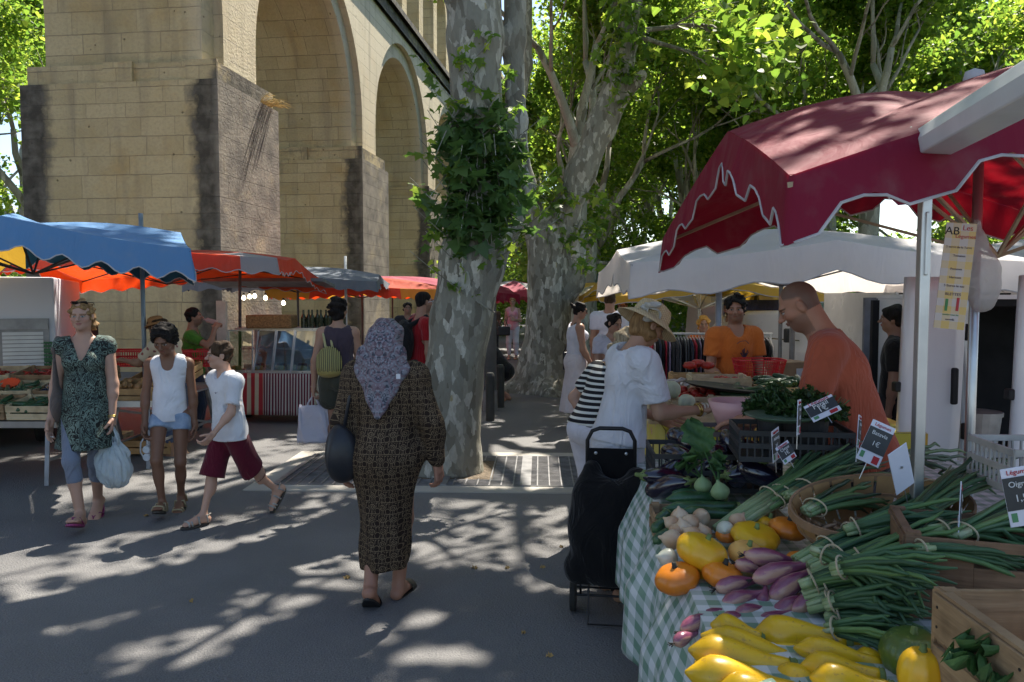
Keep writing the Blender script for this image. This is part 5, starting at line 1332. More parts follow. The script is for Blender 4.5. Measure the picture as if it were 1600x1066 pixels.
white=fab('white cotton',(.74,.75,.80),trl=.12); 
# pattern materials
def paisley():
    t=NT('black and sage swirl print'); uv=t.co('UV'); 
    n=t.n('ShaderNodeTexNoise',{'Scale':16.,'Detail':1.5,'Distortion':2.2,'Vector':uv}).outputs[0]
    r=t.math('ABSOLUTE',t.math('SUBTRACT',t.math('FRACT',t.math('MULTIPLY',n,5.)),.5))
    m=t.ramp(r,[(.24,0),(.31,1)]); k=t.noise(6,2,uv)
    c=t.mix(m,(.012,.014,.014),t.mix(t.ramp(k,[(.4,0),(.6,1)]),(.09,.135,.12),(.15,.205,.175)))
    return t.done(t.bsdf(col=c,rough=.7,spec=.25,normal=t.bump(t.noise(12,3,uv),.3,.01)))
def arabesque():
    t=NT('dark ornamental row print'); uv=t.co('UV'); s_=t.n('ShaderNodeSeparateXYZ',{0:uv}).outputs
    wob=t.noise(5,2,uv)
    U=t.math('ADD',t.math('MULTIPLY',s_[0],18.),t.math('MULTIPLY',wob,.35)); Vv=t.math('ADD',t.math('MULTIPLY',s_[1],15.),t.math('MULTIPLY',wob,.35))
    fu=t.math('SUBTRACT',t.math('FRACT',U),.5); fv=t.math('SUBTRACT',t.math('FRACT',Vv),.5)
    sq=lambda a:t.math('MULTIPLY',a,a)
    rad=t.math('SQRT',t.math('ADD',sq(fu),sq(t.math('MULTIPLY',t.math('SUBTRACT',fv,.10),1.15))))
    ring=t.math('LESS_THAN',t.math('ABSOLUTE',t.math('SUBTRACT',rad,.25)),.04); dot=t.math('LESS_THAN',t.math('ABSOLUTE',t.math('SUBTRACT',rad,.11)),.035)
    au=t.math('ABSOLUTE',fu)
    # arcs between rings and stalks below
    rad2=t.math('SQRT',t.math('ADD',sq(t.math('SUBTRACT',au,.5)),sq(t.math('SUBTRACT',fv,-.2)))); arc=t.math('LESS_THAN',t.math('ABSOLUTE',t.math('SUBTRACT',rad2,.24)),.03)
    stalk=t.math('MULTIPLY',t.math('LESS_THAN',t.math('ABSOLUTE',t.math('SUBTRACT',au,.06)),.025),t.math('LESS_THAN',fv,-.12))
    st2=t.math('MULTIPLY',t.math('LESS_THAN',t.math('ABSOLUTE',t.math('SUBTRACT',au,.36)),.03),t.math('GREATER_THAN',fv,.1))
    line=t.math('LESS_THAN',t.math('ABSOLUTE',t.math('ADD',fv,.42)),.03)
    dots=t.math('MULTIPLY',t.math('LESS_THAN',t.math('ABSOLUTE',t.math('SUBTRACT',fv,.45)),.04),t.math('GREATER_THAN',t.math('FRACT',t.math('MULTIPLY',U,4.)),.5))
    m=ring
    for q in (dot,arc,stalk,st2,line,dots): m=t.math('MAXIMUM',m,q)
    m=t.math('MULTIPLY',m,t.ramp(t.noise(70,2,uv),[(.36,.3),(.52,1)]))
    c=t.mix(m,(.022,.013,.009),t.mix(t.noise(9,2,uv),(.21,.155,.10),(.13,.085,.045)))
    return t.done(t.bsdf(col=c,rough=.8,spec=.2,normal=t.bump(t.noise(9,4,uv),.5,.015)))
def scarfm():
    t=NT('grey lilac paisley scarf'); v=t.co('Object'); s_=t.n('ShaderNodeSeparateXYZ',{0:v}).outputs
    ax=t.math('ABSOLUTE',s_[0]); vv=t.n('ShaderNodeCombineXYZ',{0:ax,1:0.,2:s_[2]}).outputs[0]
    n=t.n('ShaderNodeTexNoise',{'Scale':26.,'Detail':2.,'Distortion':2.5,'Vector':vv}).outputs[0]
    vo=t.n('ShaderNodeTexVoronoi',{'Scale':15.,'Vector':vv})
    r=t.math('FRACT',t.math('MULTIPLY',vo.outputs['Distance'],4.))
    c=t.mix(t.ramp(n,[(.42,0),(.5,1)]),(.045,.05,.07),(.19,.19,.22))
    c=t.mix(t.math('MULTIPLY',t.ramp(r,[(.4,0),(.55,1)]),.55),c,(.17,.09,.11))
    c=t.mix(t.ramp(t.n('ShaderNodeTexVoronoi',{'Scale':60.,'Vector':vv}).outputs['Distance'],[(.2,.5),(.4,0)]),c,(.32,.33,.38))
    return t.done(t.bsdf(col=c,rough=.7,spec=.3,normal=t.bump(t.noise(14,3,v),.4,.01)))
def stripem(name,c1,c2,scale,axis='UV',idx=1,duty=.5):
    t=NT(name); s_=t.n('ShaderNodeSeparateXYZ',{0:t.co(axis)}).outputs
    m=t.math('GREATER_THAN',t.math('FRACT',t.math('MULTIPLY',s_[idx],scale)),duty)
    return t.done(t.bsdf(col=t.mix(m,c1,c2),rough=.8,spec=.2,normal=t.bump(t.noise(12,3,t.co()),.3,.01)))
def bagm(name,col,al=.8): return plasticm(name,col,al,.35)
yaw=lambda deg:R(deg)   # local +Y is the way the person faces; rz=0 faces away from the camera
def handle_loop(a,b_,dep,r=.004):
    a=Vector(a);b_=Vector(b_); return [a.lerp(b_,t)-Vector((0,0,dep*4*t*(1-t))) for t in [i/10 for i in range(11)]]
def carrier(lab,top,w_,h,d,m,rz=0,hm=None,name='plastic_bag',fold=.012,cat='plastic bag',square=False,seed=3):
    e=empty(name,top,rz,lab,cat); f=Field()
    hb=h*.68
    if square:
        b=MB(); 
        def fn(u,v): 
            a=u*2*PI; z=-h+.0+v*(hb+.05); wx=(w_/2)*(1-.12*v)*np.sign(math.cos(a))*abs(math.cos(a))**.35; wy=(d/2)*(1-.75*v)*np.sign(math.sin(a))*abs(math.sin(a))**.6
            return (wx+.008*math.sin(9*a+v*5),wy+.012*math.sin(5*a+v*7),z+.01*math.sin(3*a)*v)
        b.grid(fn,60,14,closeu=True); b.f.append(tuple(range(60))[::-1]); b.mi.append(0); b.build('bag_body',m,e,smooth=True,solid=.002)
    else:
        f.ell((0,0,-h+hb*.48),(w_/2,d/2,hb*.5),.06); f.ell((w_*.15,0,-h+hb*.3),(w_/2.6,d/2.2,hb*.33),.05); f.cone((-w_*.25,0,-h+hb*.75),(-w_*.12,0,-h*.18),.045,.012,.05,(1,.6,1)); f.cone((w_*.28,0,-h+hb*.75),(w_*.12,0,-h*.18),.045,.012,.05,(1,.6,1))
        def dsp(X,Y,Z): a=np.arctan2(Y,X); return fold*(np.sin(a*11+Z*14+np.sin(Z*30)))*.45+fold*.4*np.sin(a*23+Z*9)+.004*np.sin(Z*45+a*3)
        f.disp=dsp; V,Q=f.mesh(.008); link('bag_body',npmesh('bag_body',V,Q),m,e,smooth=True)
    for sg in (-1,1):
        b=MB(); y=sg*d*.12
        x0=w_*.22
        b.tube([(-x0,y,-h*.30),(-x0*.7,y,-h*.14),(-.012,y*.3,-.005),(.012,y*.3,.0),(x0*.7,y,-h*.14),(x0,y,-h*.30)],[.010,.008,.006,.006,.008,.010],6); b.build('handle',hm or m,e,smooth=True)
    return e
# 1 woman in patterned dress -----------------------------------------------------
PA=yaw(180+15)
p=Person('woman in a black and sage swirl print dress walking with sunglasses on her head',(-3.2,5.95,0),PA,1.70,female=True,build=.95,head=(.08,-.02),
   armL=((-.10,.03,-1),(.0,.2,-1),(.9,.1,.1)),armR=((.14,.0,-1),(.10,.28,-1),(-.9,.2,0.)),footL=(-.01,-.22,.05,.50,.05),footR=(.01,.22,.045,-.32,.05),skin=(.45,.27,.20),lip=(.42,.17,.16),fists=(.75,.3),eye=(.10,.12,.12),brow=(.2,.12,.07))
p.body(); PA1=p
f=Field(); p.torso(f,.012); H=p.H;J=p.J
f.cone(J['waist'],(0,.02,.55),.082*H,.130*H,.06,(1,1.05,1)); f.plane((0,0,.59),(0,0,-1))
for sd in 'LR':
    p.arm(f,sd,.006,.10)
f.cone(J['shL']+np.array([0,0,.012]),J['shR']+np.array([0,0,.012]),.034*H,None,.03)
n=J['neck']; f.subcone(n+np.array([0,0,.0]),n+np.array([0,0,.2]),.058*H,.058*H,.004); f.subcone(n+np.array([0,.1,.02]),J['chest']+np.array([0,.12,-.03]),.062*H,.004,.004)
w0=sines(2,18,.006,7,(1,1,.5)); p.cloth('dress',f,paisley(),.009,uv=cyluv(0,0,.2),disp=w0)
p.shorts('leggings',fab('grey blue leggings',(.17,.20,.27)),to=1.42,loose=.006,top=-.0)
p.hair('hair',bl_hair,'short',.03,back=-.35,extra=(((-.20,-.22,-.22),(.14,.16,.26)),((.18,-.22,-.2),(.13,.15,.24)),((-.34,-.20,-.30),(.09,.10,.20))),disp=.010,freq=110)
sunglasses(p,'head')
pk=mat('magenta flip flop',(.22,.03,.12),.6)
for sd in 'LR': p.shoe(sd,'flip',pk,pk,'flip_flop')
b=MB(); w_=J['wrL']; 
for k in range(2): b.m=Matrix.Translation(w_+np.array([0,0,.012*k]))@Matrix.Rotation(.2,4,'X'); b.lathe([(.030,-.004),(.034,0),(.030,.004)],18,cap=False)
p.part('bracelet',b,mat('brass yellow bracelet',(.5,.38,.1),.3,metal=.7),smooth=True)
# shoulder bag of grey brown cloth on her right (image left)
e=empty('shoulder_bag',p.o.location[:],PA,'grey brown cloth shoulder bag at the side of the woman in the print dress','handbag')
f=Field(); s0=J['shR']+np.array([.02,.0,.05]); bc=J['pel']+np.array([.185,.0,.04])
f.ell(bc+np.array([0,0,-.04]),(.05,.13,.12),.06); f.cone(bc+np.array([0,.05,.0]),s0+np.array([0.02,.03,-.08]),.045,.02,.05,(.5,1,1)); f.cone(bc+np.array([0,-.05,0]),s0+np.array([.02,-.03,-.08]),.045,.02,.05,(.5,1,1)); f.cone(s0+np.array([.02,.04,-.08]),s0,.02,.02,.03);f.cone(s0+np.array([.02,-.05,-.08]),s0,.02,.02,.03)
f.disp=sines(12,30,.006,6,(1,1,.3)); V,Q=f.mesh(.009); link('bag_body',npmesh('bag_body',V,Q),fab('grey brown cloth',(.12,.095,.085)),e,smooth=True)
tp=p.w(p.J['wrL']+np.array([0,.03,-.07]))
WB1=bagm('bluish white carrier plastic',(.62,.70,.74),.82)
carrier('full bluish white plastic bag in the hand of the woman in the print dress',tp,.24,.44,.17,WB1,R(10))
cg=MB().tube([p.w(p.J['wrR']+np.array([.0,.03,-.13])),p.w(p.J['wrR']+np.array([-.03,.07,-.125]))],.004,6).build('cigarette',mat('cigarette paper',(.8,.8,.75),.8),None); tag(cg,'cigarette between the fingers of the woman in the print dress','cigarette')
# 2 child in white tank top --------------------------------------------------------
p=Person('child in a white ribbed tank top and pale denim shorts looking down',(-2.70,6.25,0),yaw(180+14),1.50,female=False,build=.82,head=(.25,-.45),armL=((-.10,-.05,-1),(-.05,.05,-1),(.9,.1,0)),armR=((.14,.02,-1),(.0,.25,-1),(-.9,.3,0)),
   footL=(-.05,-.10,.03,.35,.1),footR=(.05,.14,.04,-.3,.05),skin=(.20,.10,.062),lip=(.25,.08,.07),eye=(.02,.015,.01),brow=(.02,.015,.01),fists=(.5,.8),shw=.9)
p.body(); p.top('tank_top',fab('white ribbed cotton',(.76,.77,.82),bs=80,trl=.1),sleeve=0,hem=-.035,neckr=.045,neckd=.05,loose=.016,strap=True)
p.shorts('denim_shorts',mat('pale blue denim',(.17,.25,.38),.85,.3,14,.4,90,col2=(.30,.38,.50)),to=.33,loose=.018,top=.01,flare=.012)
p.hair('hair',cu_hair,'short',.10,fringe=.1,back=-.2,disp=.006,freq=170)
tan=mat('tan sandal strap',(.38,.32,.20),.7); sol=mat('dark sandal sole',(.05,.045,.04),.8); gry=mat('grey sandal strap',(.32,.31,.29),.7)
for sd in 'LR': p.shoe(sd,'sandal',sol,tan)
gp=p.w(p.J['wrR']+np.array([0,.02,-.12]))
e=empty('swimming_goggles',gp,0,'white swimming goggles dangling from the hand of the child in the tank top','goggles'); wp=mat('white rubber',(.75,.76,.78),.4)
b=MB(); b.tube([(0,0,.03),(-.03,0,-.02),(-.035,0,-.09),(0,0,-.15)],.006,6); b.tube([(0,0,.03),(.02,0,-.0),(.03,.01,-.05)],.005,6); b.build('strap',wp,e,smooth=True)
for z_ in (-.07,-.13): b=MB(); b.m=Matrix.Translation((.015,0,z_))@Matrix.Rotation(PI/2,4,'X'); b.lathe([(.018,-.01),(.030,0),(.028,.012),(.018,.012)],14); b.build('lens',wp,e)
# 3 boy --------------------------------------------------------------------------
p=Person('boy in a white T-shirt and wine red shorts striding and looking left',(-2.15,6.0,0),yaw(180-40),1.37,female=False,build=.84,head=(.40,-.02),lean=.05,armL=((-.1,.25,-1),(.05,.9,-.9),(.6,.2,.3)),armR=((.1,-.35,-1),(.0,.0,-1),(-.9,.1,0)),
   footL=(-.05,-.37,.12,.95,.1),footR=(.05,.20,.0,.0,.0),skin=(.50,.30,.22),lip=(.45,.2,.17),fists=(.9,.4),brow=(.12,.07,.04),shw=.95)
p.body(); o=p.top('t_shirt',white,sleeve=.78,hem=-.06,neckr=.045,neckd=.01,loose=.030,sl_loose=.026,flare=.03)
p.shorts('red_shorts',fab('wine red cotton',(.10,.008,.022)),to=1.12,loose=.030,top=.02,flare=.015)
p.hair('hair',br_hair,'short',.045,back=-.22,disp=.008,freq=90)
for sd in 'LR': p.shoe(sd,'sandal',sol,gry)
sw=MB(); sw.add([(-.018,0,0),(-.008,0,-.008),(.022,0,.008),(-.006,0,-.003),(-.012,0,.004)],[(0,1,2,3,4)]); 
q=sw.build('swoosh_mark',ink,o,solid=.002); c=p.J['chest']; q.location=(c[0]-.065,c[1]+.062*p.H*.92+.043,c[2]+.01); q.rotation_euler=(0,0,R(180))
# 4 woman with headscarf -------------------------------------------------------------
p=Person('heavy woman in headscarf and long dark ornamental dress walking away',(-.71,4.45,0),yaw(-6),1.60,female=True,build=1.20,head=(0,-.08),armL=((-.30,-.05,-1),(-.02,.05,-1),(.9,.2,0)),armR=((.36,-.02,-1),(.12,.12,-1),(-.9,.3,0)),
   footL=(-.05,-.17,.05,.62,-.1),footR=(.06,.02,.0,.0,.1),skin=(.36,.18,.12),fists=(.6,.6),pelv=.9,shw=1.12)
p.body(); H=p.H;J=p.J
f=Field(); p.torso(f,.02,.08)
for sd in 'LR': p.arm(f,sd,.024,1.88,.05)
f.cone(J['waist'],J['pel']-np.array([0,.01,.05]),.13,.175,.08,(1,.8,1)); f.cone(J['pel']-np.array([0,0,.05]),(.0,-.05,.30),.172,.130,.1,(1,.95,1)); f.cone((0,-.05,.30),(0,-.06,.16),.130,.128,.05,(1,.95,1)); f.ell(J['pel']+np.array([0,-.08,.0]),(.15,.09,.13),.08)
f.plane((0,0,.20),(.06,0,-1))
fa=sines(31,14,.008,8,(1,1,.35)); fb=sines(33,36,.003,6,(1,1,.8))
def dd4(X,Y,Z): return fa(X,Y,Z)+fb(X,Y,Z)+np.clip((.9-Z)/.6,0,1)*.010*np.sin(np.arctan2(Y+.03,X)*6+Z*9)
p.cloth('long_dress',f,arabesque(),.010,uv=lambda W:np.stack([np.where(np.abs(W[:,0])>.235,W[:,0]*.6+np.sign(W[:,0])*.12+W[:,1]*.8,np.arcsin(np.clip(W[:,0]/.26,-1,1))*.24),W[:,2]],1),disp=dd4)
f=Field(); h=p.hh;P_=p.P_;R_=p.HR
f.ell(P_(0,-.10,.14),np.array((.42,.50,.44))*h,.06,R_); f.cone(P_(0,-.2,-.05),J['neck']+np.array([0,-.02,-.0]),.095,.088,.06); f.cone(J['shL']*.72+J['neck']*.28+np.array([0,-.01,.02]),J['shR']*.72+J['neck']*.28+np.array([0,-.01,.02]),.045,.045,.07); 
f.cone(J['neck']+np.array([0,-.085,.05]),J['chest']+np.array([0,-.125,.03]),.085,.03,.05,(1,.35,1)); f.cone(J['neck']+np.array([0,-.08,.02]),J['chest']+np.array([0,-.175,-.09]),.15,.02,.05,(1,.35,1))
f.ell(P_(0,.42,-.15),np.array((.26,.35,.36))*h,.02,R_,True)
def dsc(X,Y,Z): return .004*np.sin(np.abs(X)*70-Z*38)+.003*np.sin(Z*55+X*20)
p.cloth('headscarf',f,scarfm(),.007,disp=dsc)
bk=mat('black rubber slipper',(.012,.012,.013),.5)
for sd in 'LR': p.shoe(sd,'slide',bk,bk,'slipper')
q=MB().box((.115,-.165,1.285),(.022,.006,.026)).build('pinned_tag',white,p.o); q.rotation_euler=(0,0,0)
e=empty('black_handbag',p.o.location[:],p.o.rotation_euler.z,'soft black handbag hanging on the left arm of the woman in the headscarf','handbag')
f=Field(); bc=np.array([-.235,-.10,.86]); f.ell(bc,(.085,.07,.15),.05); f.ell(bc+np.array([.02,0,-.06]),(.09,.065,.12),.05); f.disp=sines(7,40,.006,6)
V,Q=f.mesh(.009); leath=mat('soft black leather',(.018,.019,.024),.4,.2,8,.4,30); link('bag_body',npmesh('bag_body',V,Q),leath,e,smooth=True)
b=MB(); sh=J['shL']; b.tube([bc+np.array([.02,0,.1]),sh+np.array([-.02,-.075,-.12]),sh+np.array([.03,-.06,.045]),sh+np.array([.03,.03,.06]),sh+np.array([-.04,.09,-.1]),bc+np.array([-.02,.06,.1])],.011,6); b.build('strap',leath,e,smooth=True)
# 5 woman with striped rucksack, back -----------------------------------------------
p=Person('woman in a dark purple vest and olive shorts seen from behind',(-1.74,7.95,0),yaw(8),1.71,female=True,near=2,head=(.5,.0),armL=((-.22,-.02,-1),(-.08,.05,-1),(.9,.1,0)),armR=((.16,.15,-1),(.1,.3,-1),(-.9,0,0)),skin=(.40,.23,.16),footL=(-.06,.0,0,0,-.1),footR=(.07,-.08,.0,0,.1),fists=(1.,.4))
p.body(); p.top('vest_top',fab('dark purple jersey',(.062,.045,.062)),sleeve=0,hem=-.02,neckr=.05,neckd=.02,loose=.010,strap=True); p.shorts('olive_shorts',fab('olive grey cotton',(.055,.058,.045)),to=.5,loose=.026,top=.05,flare=.02)
p.hair('hair',bk_hair,'med',.09,extra=(((0,-.3,-.1),(.3,.2,.3)),),disp=.018,freq=70)
for sd in 'LR': p.shoe(sd,'sandal',sol,sol)
b=MB(); b.m=Matrix.Translation(p.J['wrL']); b.lathe([(.028,-.01),(.031,0),(.028,.01)],14,cap=False); p.part('wrist_watch',b,mat('pale watch strap',(.6,.58,.5),.5))
e=empty('striped_rucksack',p.o.location[:],p.o.rotation_euler.z,'yellow and black striped cloth rucksack worn on the back of the woman in shorts','rucksack')
c=p.J['chest']+np.array([-.075,-.155,-.16]); f=Field(); f.ell(c,(.125,.075,.145),.04); f.ell(c+np.array([0,0,-.06]),(.12,.08,.09),.04); 
f.disp=lambda X,Y,Z:.004*np.sin((X)*170)+0*Y
V,Q=f.mesh(.009); sk_=link('bag_body',npmesh('bag_body',V,Q),stripem('yellow and black rucksack stripes',(.42,.38,.16),(.02,.02,.018),52,'Object',0,.52),e,smooth=True)
f=Field(); f.ell(c+np.array([0,-.0,-.115]),(.118,.083,.05),.02); V,Q=f.mesh(.009); link('base_panel',npmesh('base_panel',V,Q),fab('ochre cloth',(.30,.24,.08)),e,smooth=True)
b=MB(); s0=p.J['shL']+np.array([.05,0,.045])
for q in (-.03,.035): b.tube([c+np.array([q,-.01,.12]),s0+np.array([q,-.05,-.05]),s0+np.array([q*.6,.0,.0]),s0+np.array([q*.6,.06,-.08])],.012,6)
b.build('strap',fab('pale yellow strap',(.45,.42,.22)),e,smooth=True)
carrier('white square shopping bag held by the woman with the striped rucksack',p.w(p.J['wrL']+np.array([-.01,.02,-.10])),.31,.46,.16,bagm('milky white plastic',(.70,.69,.78),.93),R(5),square=True)
# 6 man in red shirt -----------------------------------------------------------------
p=Person('man in a red T-shirt with black backpack half hidden by the leaning trunk',(-1.0,8.75,0),yaw(-62),1.79,near=2,head=(-.1,0),skin=(.36,.2,.14),armL=((-.1,.2,-1),(0,.5,-1)),footL=(-.08,.1,0,0,0),footR=(.08,-.1,0,0,0))
p.stubble=np.array((.05,.04,.035)); p.buzz=np.array((.02,.018,.018)); p.body(); p.top('red_t_shirt',fab('red cotton',(.30,.012,.018)),sleeve=.6,hem=-.03,loose=.02,sl_loose=.02); p.shorts('trousers',fab('dark trousers',(.03,.03,.035)),to=1.9,loose=.02)
p.hair('hair',bk_hair,'short',.012,back=-.02,disp=.003); sunglasses(p,'face',mat('white sunglasses frame',(.7,.75,.85),.3))
for sd in 'LR': p.shoe(sd,'slide',bk,bk,'shoe')
e=empty('backpack',p.o.location[:],p.o.rotation_euler.z,'black backpack on the man in the red T-shirt','backpack'); c=p.J['chest']+np.array([0,-.2,-.08]); f=Field(); f.ell(c,(.15,.10,.24),.04); f.ell(c+np.array([0,-.03,-.08]),(.13,.09,.13),.04)
for sg in (-1,1): f.cone(c+np.array([sg*.09,.04,.18]),p.J['neck']+np.array([sg*.1,.02,.015]),.028,.022,.03); f.cone(p.J['neck']+np.array([sg*.1,.02,.015]),p.J['chest']+np.array([sg*.12,.13,-.0]),.022,.02,.02); f.cone(p.J['chest']+np.array([sg*.12,.13,-.0]),p.J['waist']+np.array([sg*.15,.0,.0]),.018,.015,.02)
V,Q=f.mesh(.011); link('bag_body',npmesh('bag_body',V,Q),fab('black nylon',(.014,.014,.016)),e,smooth=True)
# 7 man in green drinking ---------------------------------------------------------------
p=Person('dark haired man in a green T-shirt drinking from a bottle behind the left stall',(-4.1,10.2,-.16),yaw(180+105),1.74,near=2,head=(.0,.12),skin=(.34,.17,.11),armL=((-.1,.2,-1),(0,.4,-1)),armR=((.35,.75,-.45),(-.35,.25,1),(-.8,.3,0),(-.6,.3,.5)),fists=(.4,1.))
p.stubble=np.array((.05,.04,.035)); p.body(); p.top('green_t_shirt',fab('leaf green cotton',(.07,.20,.025)),sleeve=.6,hem=-.03,loose=.022,sl_loose=.02); p.hair('hair',bk_hair,'short',.05,back=-.1); p.shorts('jeans',fab('dark denim',(.03,.04,.07)),to=1.9,loose=.02)
hp=p.w(p.J['wrR']+nrm((-.6,.3,.5))*.1); f_=p.w(p.P_(0,.5,-.2)); dv=(hp-f_).normalized()
b=MB(); b.tube([f_,f_+dv*.03,f_+dv*.06,f_+dv*.2],[.012,.013,.03,.031],12); bt=b.build('drink_bottle',bagm('clear pink bottle',(.7,.5,.5),.5),None,smooth=True); tag(bt,'small clear plastic bottle at the mouth of the man in green','bottle')
# 8 straw hat shopper at the left
p=Person('shopper in an orange straw hat and flowered blouse reaching over the bag table',(-3.62,8.55,-.05),yaw(70),1.60,female=True,near=2,lean=.35,head=(.0,-.35),skin=(.30,.16,.10),armL=((-.1,.7,-.7),(.1,1,.1),(0,0,-1)),armR=((.1,.6,-.8),(-.1,1,.15),(0,0,-1)))
p.body()
t=NT('cream flowered cotton'); v=t.co('Object'); vo=t.n('ShaderNodeTexVoronoi',{'Scale':13.,'Vector':v}); m_=t.ramp(t.math('ADD',vo.outputs['Distance'],t.math('MULTIPLY',t.noise(40,2,v),.25)),[(.33,1),(.37,0)])
p.top('flowered_blouse',t.done(t.bsdf(col=t.mix(m_,(.55,.45,.33),t.mix(vo.outputs['Color'],(.3,.08,.05),(.12,.05,.12))),rough=.8)),sleeve=.75,hem=-.03,loose=.02,sl_loose=.02,flare=.02); p.shorts('blue_trousers',fab('slate blue trousers',(.07,.09,.15)),to=1.7,loose=.02)
p.hair('hair',br_hair,'bob',.07,disp=.02); 
for sd in 'LR': p.shoe(sd,'slide',bk,bk,'shoe')
def strawm(name,c1,c2,sc_=90.):
    t=NT(name); s_=t.n('ShaderNodeSeparateXYZ',{0:t.co('Object')}).outputs; a=t.math('SINE',t.math('MULTIPLY',s_[2],sc_*6)); b_=t.math('SINE',t.math('MULTIPLY',t.math('ADD',s_[0],s_[1]),sc_*4))
    k=t.math('MULTIPLY_ADD',t.math('MULTIPLY',a,b_),.5,.5); return t.done(t.bsdf(col=t.mix(k,c1,c2),rough=.8,normal=t.bump(k,.7,.004)))
def hat(p,name,m,crown=.40,brim=.62,hgt=.34,droop=.10,up=.16,parent=None,tilt=0.):
    h=p.hh; b=MB(); pr=[(0,hgt+.02),(crown*.55,hgt),(crown*.85,hgt*.82),(crown*.98,hgt*.45),(crown*1.03,0),(crown*1.12,-.02),(brim*.8,-.04-droop*.4),(brim,-.06-droop),(brim*.99,-.07-droop),(brim*.78,-.055-droop*.4),(crown*1.,-.03)]
    b.lathe([(r_*h,z_*h) for r_,z_ in pr],36,ex=1.0,cap=False); o=b.build(name,m,p.o,smooth=True); c=p.P_(0,-.06,up); R4=Matrix([list(r_) for r_ in p.HR]).to_4x4(); o.matrix_local=Matrix.Translation(c)@R4@Matrix.Rotation(tilt,4,'X')@Matrix.Diagonal((1,1.1,1,1)); return o
hat(p,'straw_hat',strawm('orange straw weave',(.50,.24,.09),(.30,.12,.04)),tilt=R(5),up=.26)
# 9 woman in white with straw hat
p=Person('woman in a white linen dress and cream straw hat holding out her hand',(.61,4.50,0),yaw(-72),1.72,female=True,build=.92,lean=.16,head=(-.02,-.52),skin=(.40,.23,.155),armL=((-.05,.15,-1),(.0,.9,-.3)),armR=((.12,.30,-1),(-.05,1.,.02),(0,-.1,1),(-.05,1,-.02)),fists=(.3,.22))
p.body(); H=p.H;J=p.J
lin=fab('white linen',(.70,.71,.76),bs=60,trl=.15)
p.top('linen_top',lin,sleeve=.80,hem=-.01,neckr=.062,neckd=.0,loose=.030,sl_loose=.034,flare=.02)
p.skirt('linen_skirt',lin,.34,r0=.098,r1=.17,folds=13,fa=.010,top=.04)
p.hair('hair',bl_hair,'bob',.05,extra=(((.22,.0,-.22),(.12,.16,.22)),((-.22,.0,-.22),(.12,.16,.22))),disp=.012)
SH=strawm('cream straw weave',(.58,.46,.28),(.42,.31,.17),75.)
ho=hat(p,'straw_hat',SH,crown=.46,brim=.80,hgt=.42,droop=.16,up=.20,tilt=R(-2))
b=MB(); rr=random.Random(5); cc=p.P_(.34,-.30,.28)
for i in range(9):
    a=i*.7; q=Matrix.Translation(Vector(cc)+Vector((rr.uniform(-.03,.03),rr.uniform(-.03,.03),rr.uniform(-.03,.03))))@Matrix.Rotation(a,4,'Z')@Matrix.Rotation(rr.uniform(0,3),4,'X'); b.m=q; b.lathe([(.008,0),(.026,.006),(.034,.016),(.036,.017),(.027,.003),(.008,-.003)],12,cap=False)
p.part('hat_flower',b,fab('grey cream organza',(.62,.60,.55),trl=.3),smooth=True)
gold=mat('gold bangle',(.55,.35,.1),.25,metal=.9); iv=mat('ivory bangle',(.7,.66,.55),.3)
for k,(off,m_) in enumerate(((.0,gold),(.012,gold),(.028,iv),(.045,iv))):
    d=nrm(J['wrR']-J['elR']); b=MB(); b.m=Matrix.Translation(J['wrR']-d*.015+d*off)@Vector(d).to_track_quat('Z','Y').to_matrix().to_4x4()@Matrix.Rotation(.2*(k-1),4,'X'); b.lathe([(.034,-.005),(.040,0),(.034,.005),(.031,0),(.034,-.005)],20,cap=False); p.part('bangle',b,m_,smooth=True)
for sd in 'LR': p.shoe(sd,'sandal',sol,tan)
# 10 blonde woman with stripes
p=Person('grey blond woman in a black and white striped top, hand on her hip',(.53,5.4,0),yaw(-55),1.57,female=True,build=1.02,near=2,lean=.5,head=(-.1,-.25),skin=(.42,.25,.18),armL=((-.55,-.35,-.75),(.55,.2,-.8),(0,1,0)),armR=((.1,.5,-.9),(0,1,-.2)),fists=(.5,.4))
p.body(); p.top('striped_top',stripem('black and white stripes',(.60,.60,.56),(.014,.014,.018),27,'Object',2,.42),sleeve=.72,hem=-.02,neckr=.055,loose=.018,sl_loose=.02); p.shorts('white_trousers',fab('lilac white cotton',(.62,.61,.68)),to=1.8,loose=.02,top=.05)
p.hair('hair',gr_hair,'bob',.09,disp=.022,freq=50,extra=(((0,-.28,-.2),(.28,.2,.24)),))
for sd in 'LR': p.shoe(sd,'slide',bk,bk,'shoe')
# 11 brunette with white dress
p=Person('brunette in sunglasses and a long white strap dress beside the forked tree',(.83,10.3,0),yaw(-75),1.66,female=True,near=2,head=(.0,-.15),skin=(.36,.2,.14),armL=((-.1,.0,-1),(-.02,.1,-1)),armR=((.1,.1,-1),(0,.6,-1)))
p.body(); p.top('strap_top',fab('cool white cotton',(.66,.67,.76),trl=.1),sleeve=0,hem=-.02,neckr=.06,neckd=.05,loose=.012,strap=True); p.skirt('long_skirt',fab('pinkish white cotton',(.70,.66,.70),trl=.15),.22,r0=.095,r1=.17,folds=9,top=.06)
p.hair('hair',bk_hair,'short',.03,back=-.25,extra=(((0,-.52,.2),(.14,.14,.16)),((0,-.62,.3),(.1,.12,.1))),disp=.01); sunglasses(p,'face')
for sd in 'LR': p.shoe(sd,'slide',tan,tan,'sandal')
e=empty('black_shoulder_bag',p.o.location[:],p.o.rotation_euler.z,'flat black shoulder bag with pale star mark at the brunette\'s hip','handbag')
b=MB(); b.box((.03,-.0,0),(.05,.30,.24)); o=b.build('bag_body',leath,e,bevel=.02); o.location=(-.205,.03,.86)
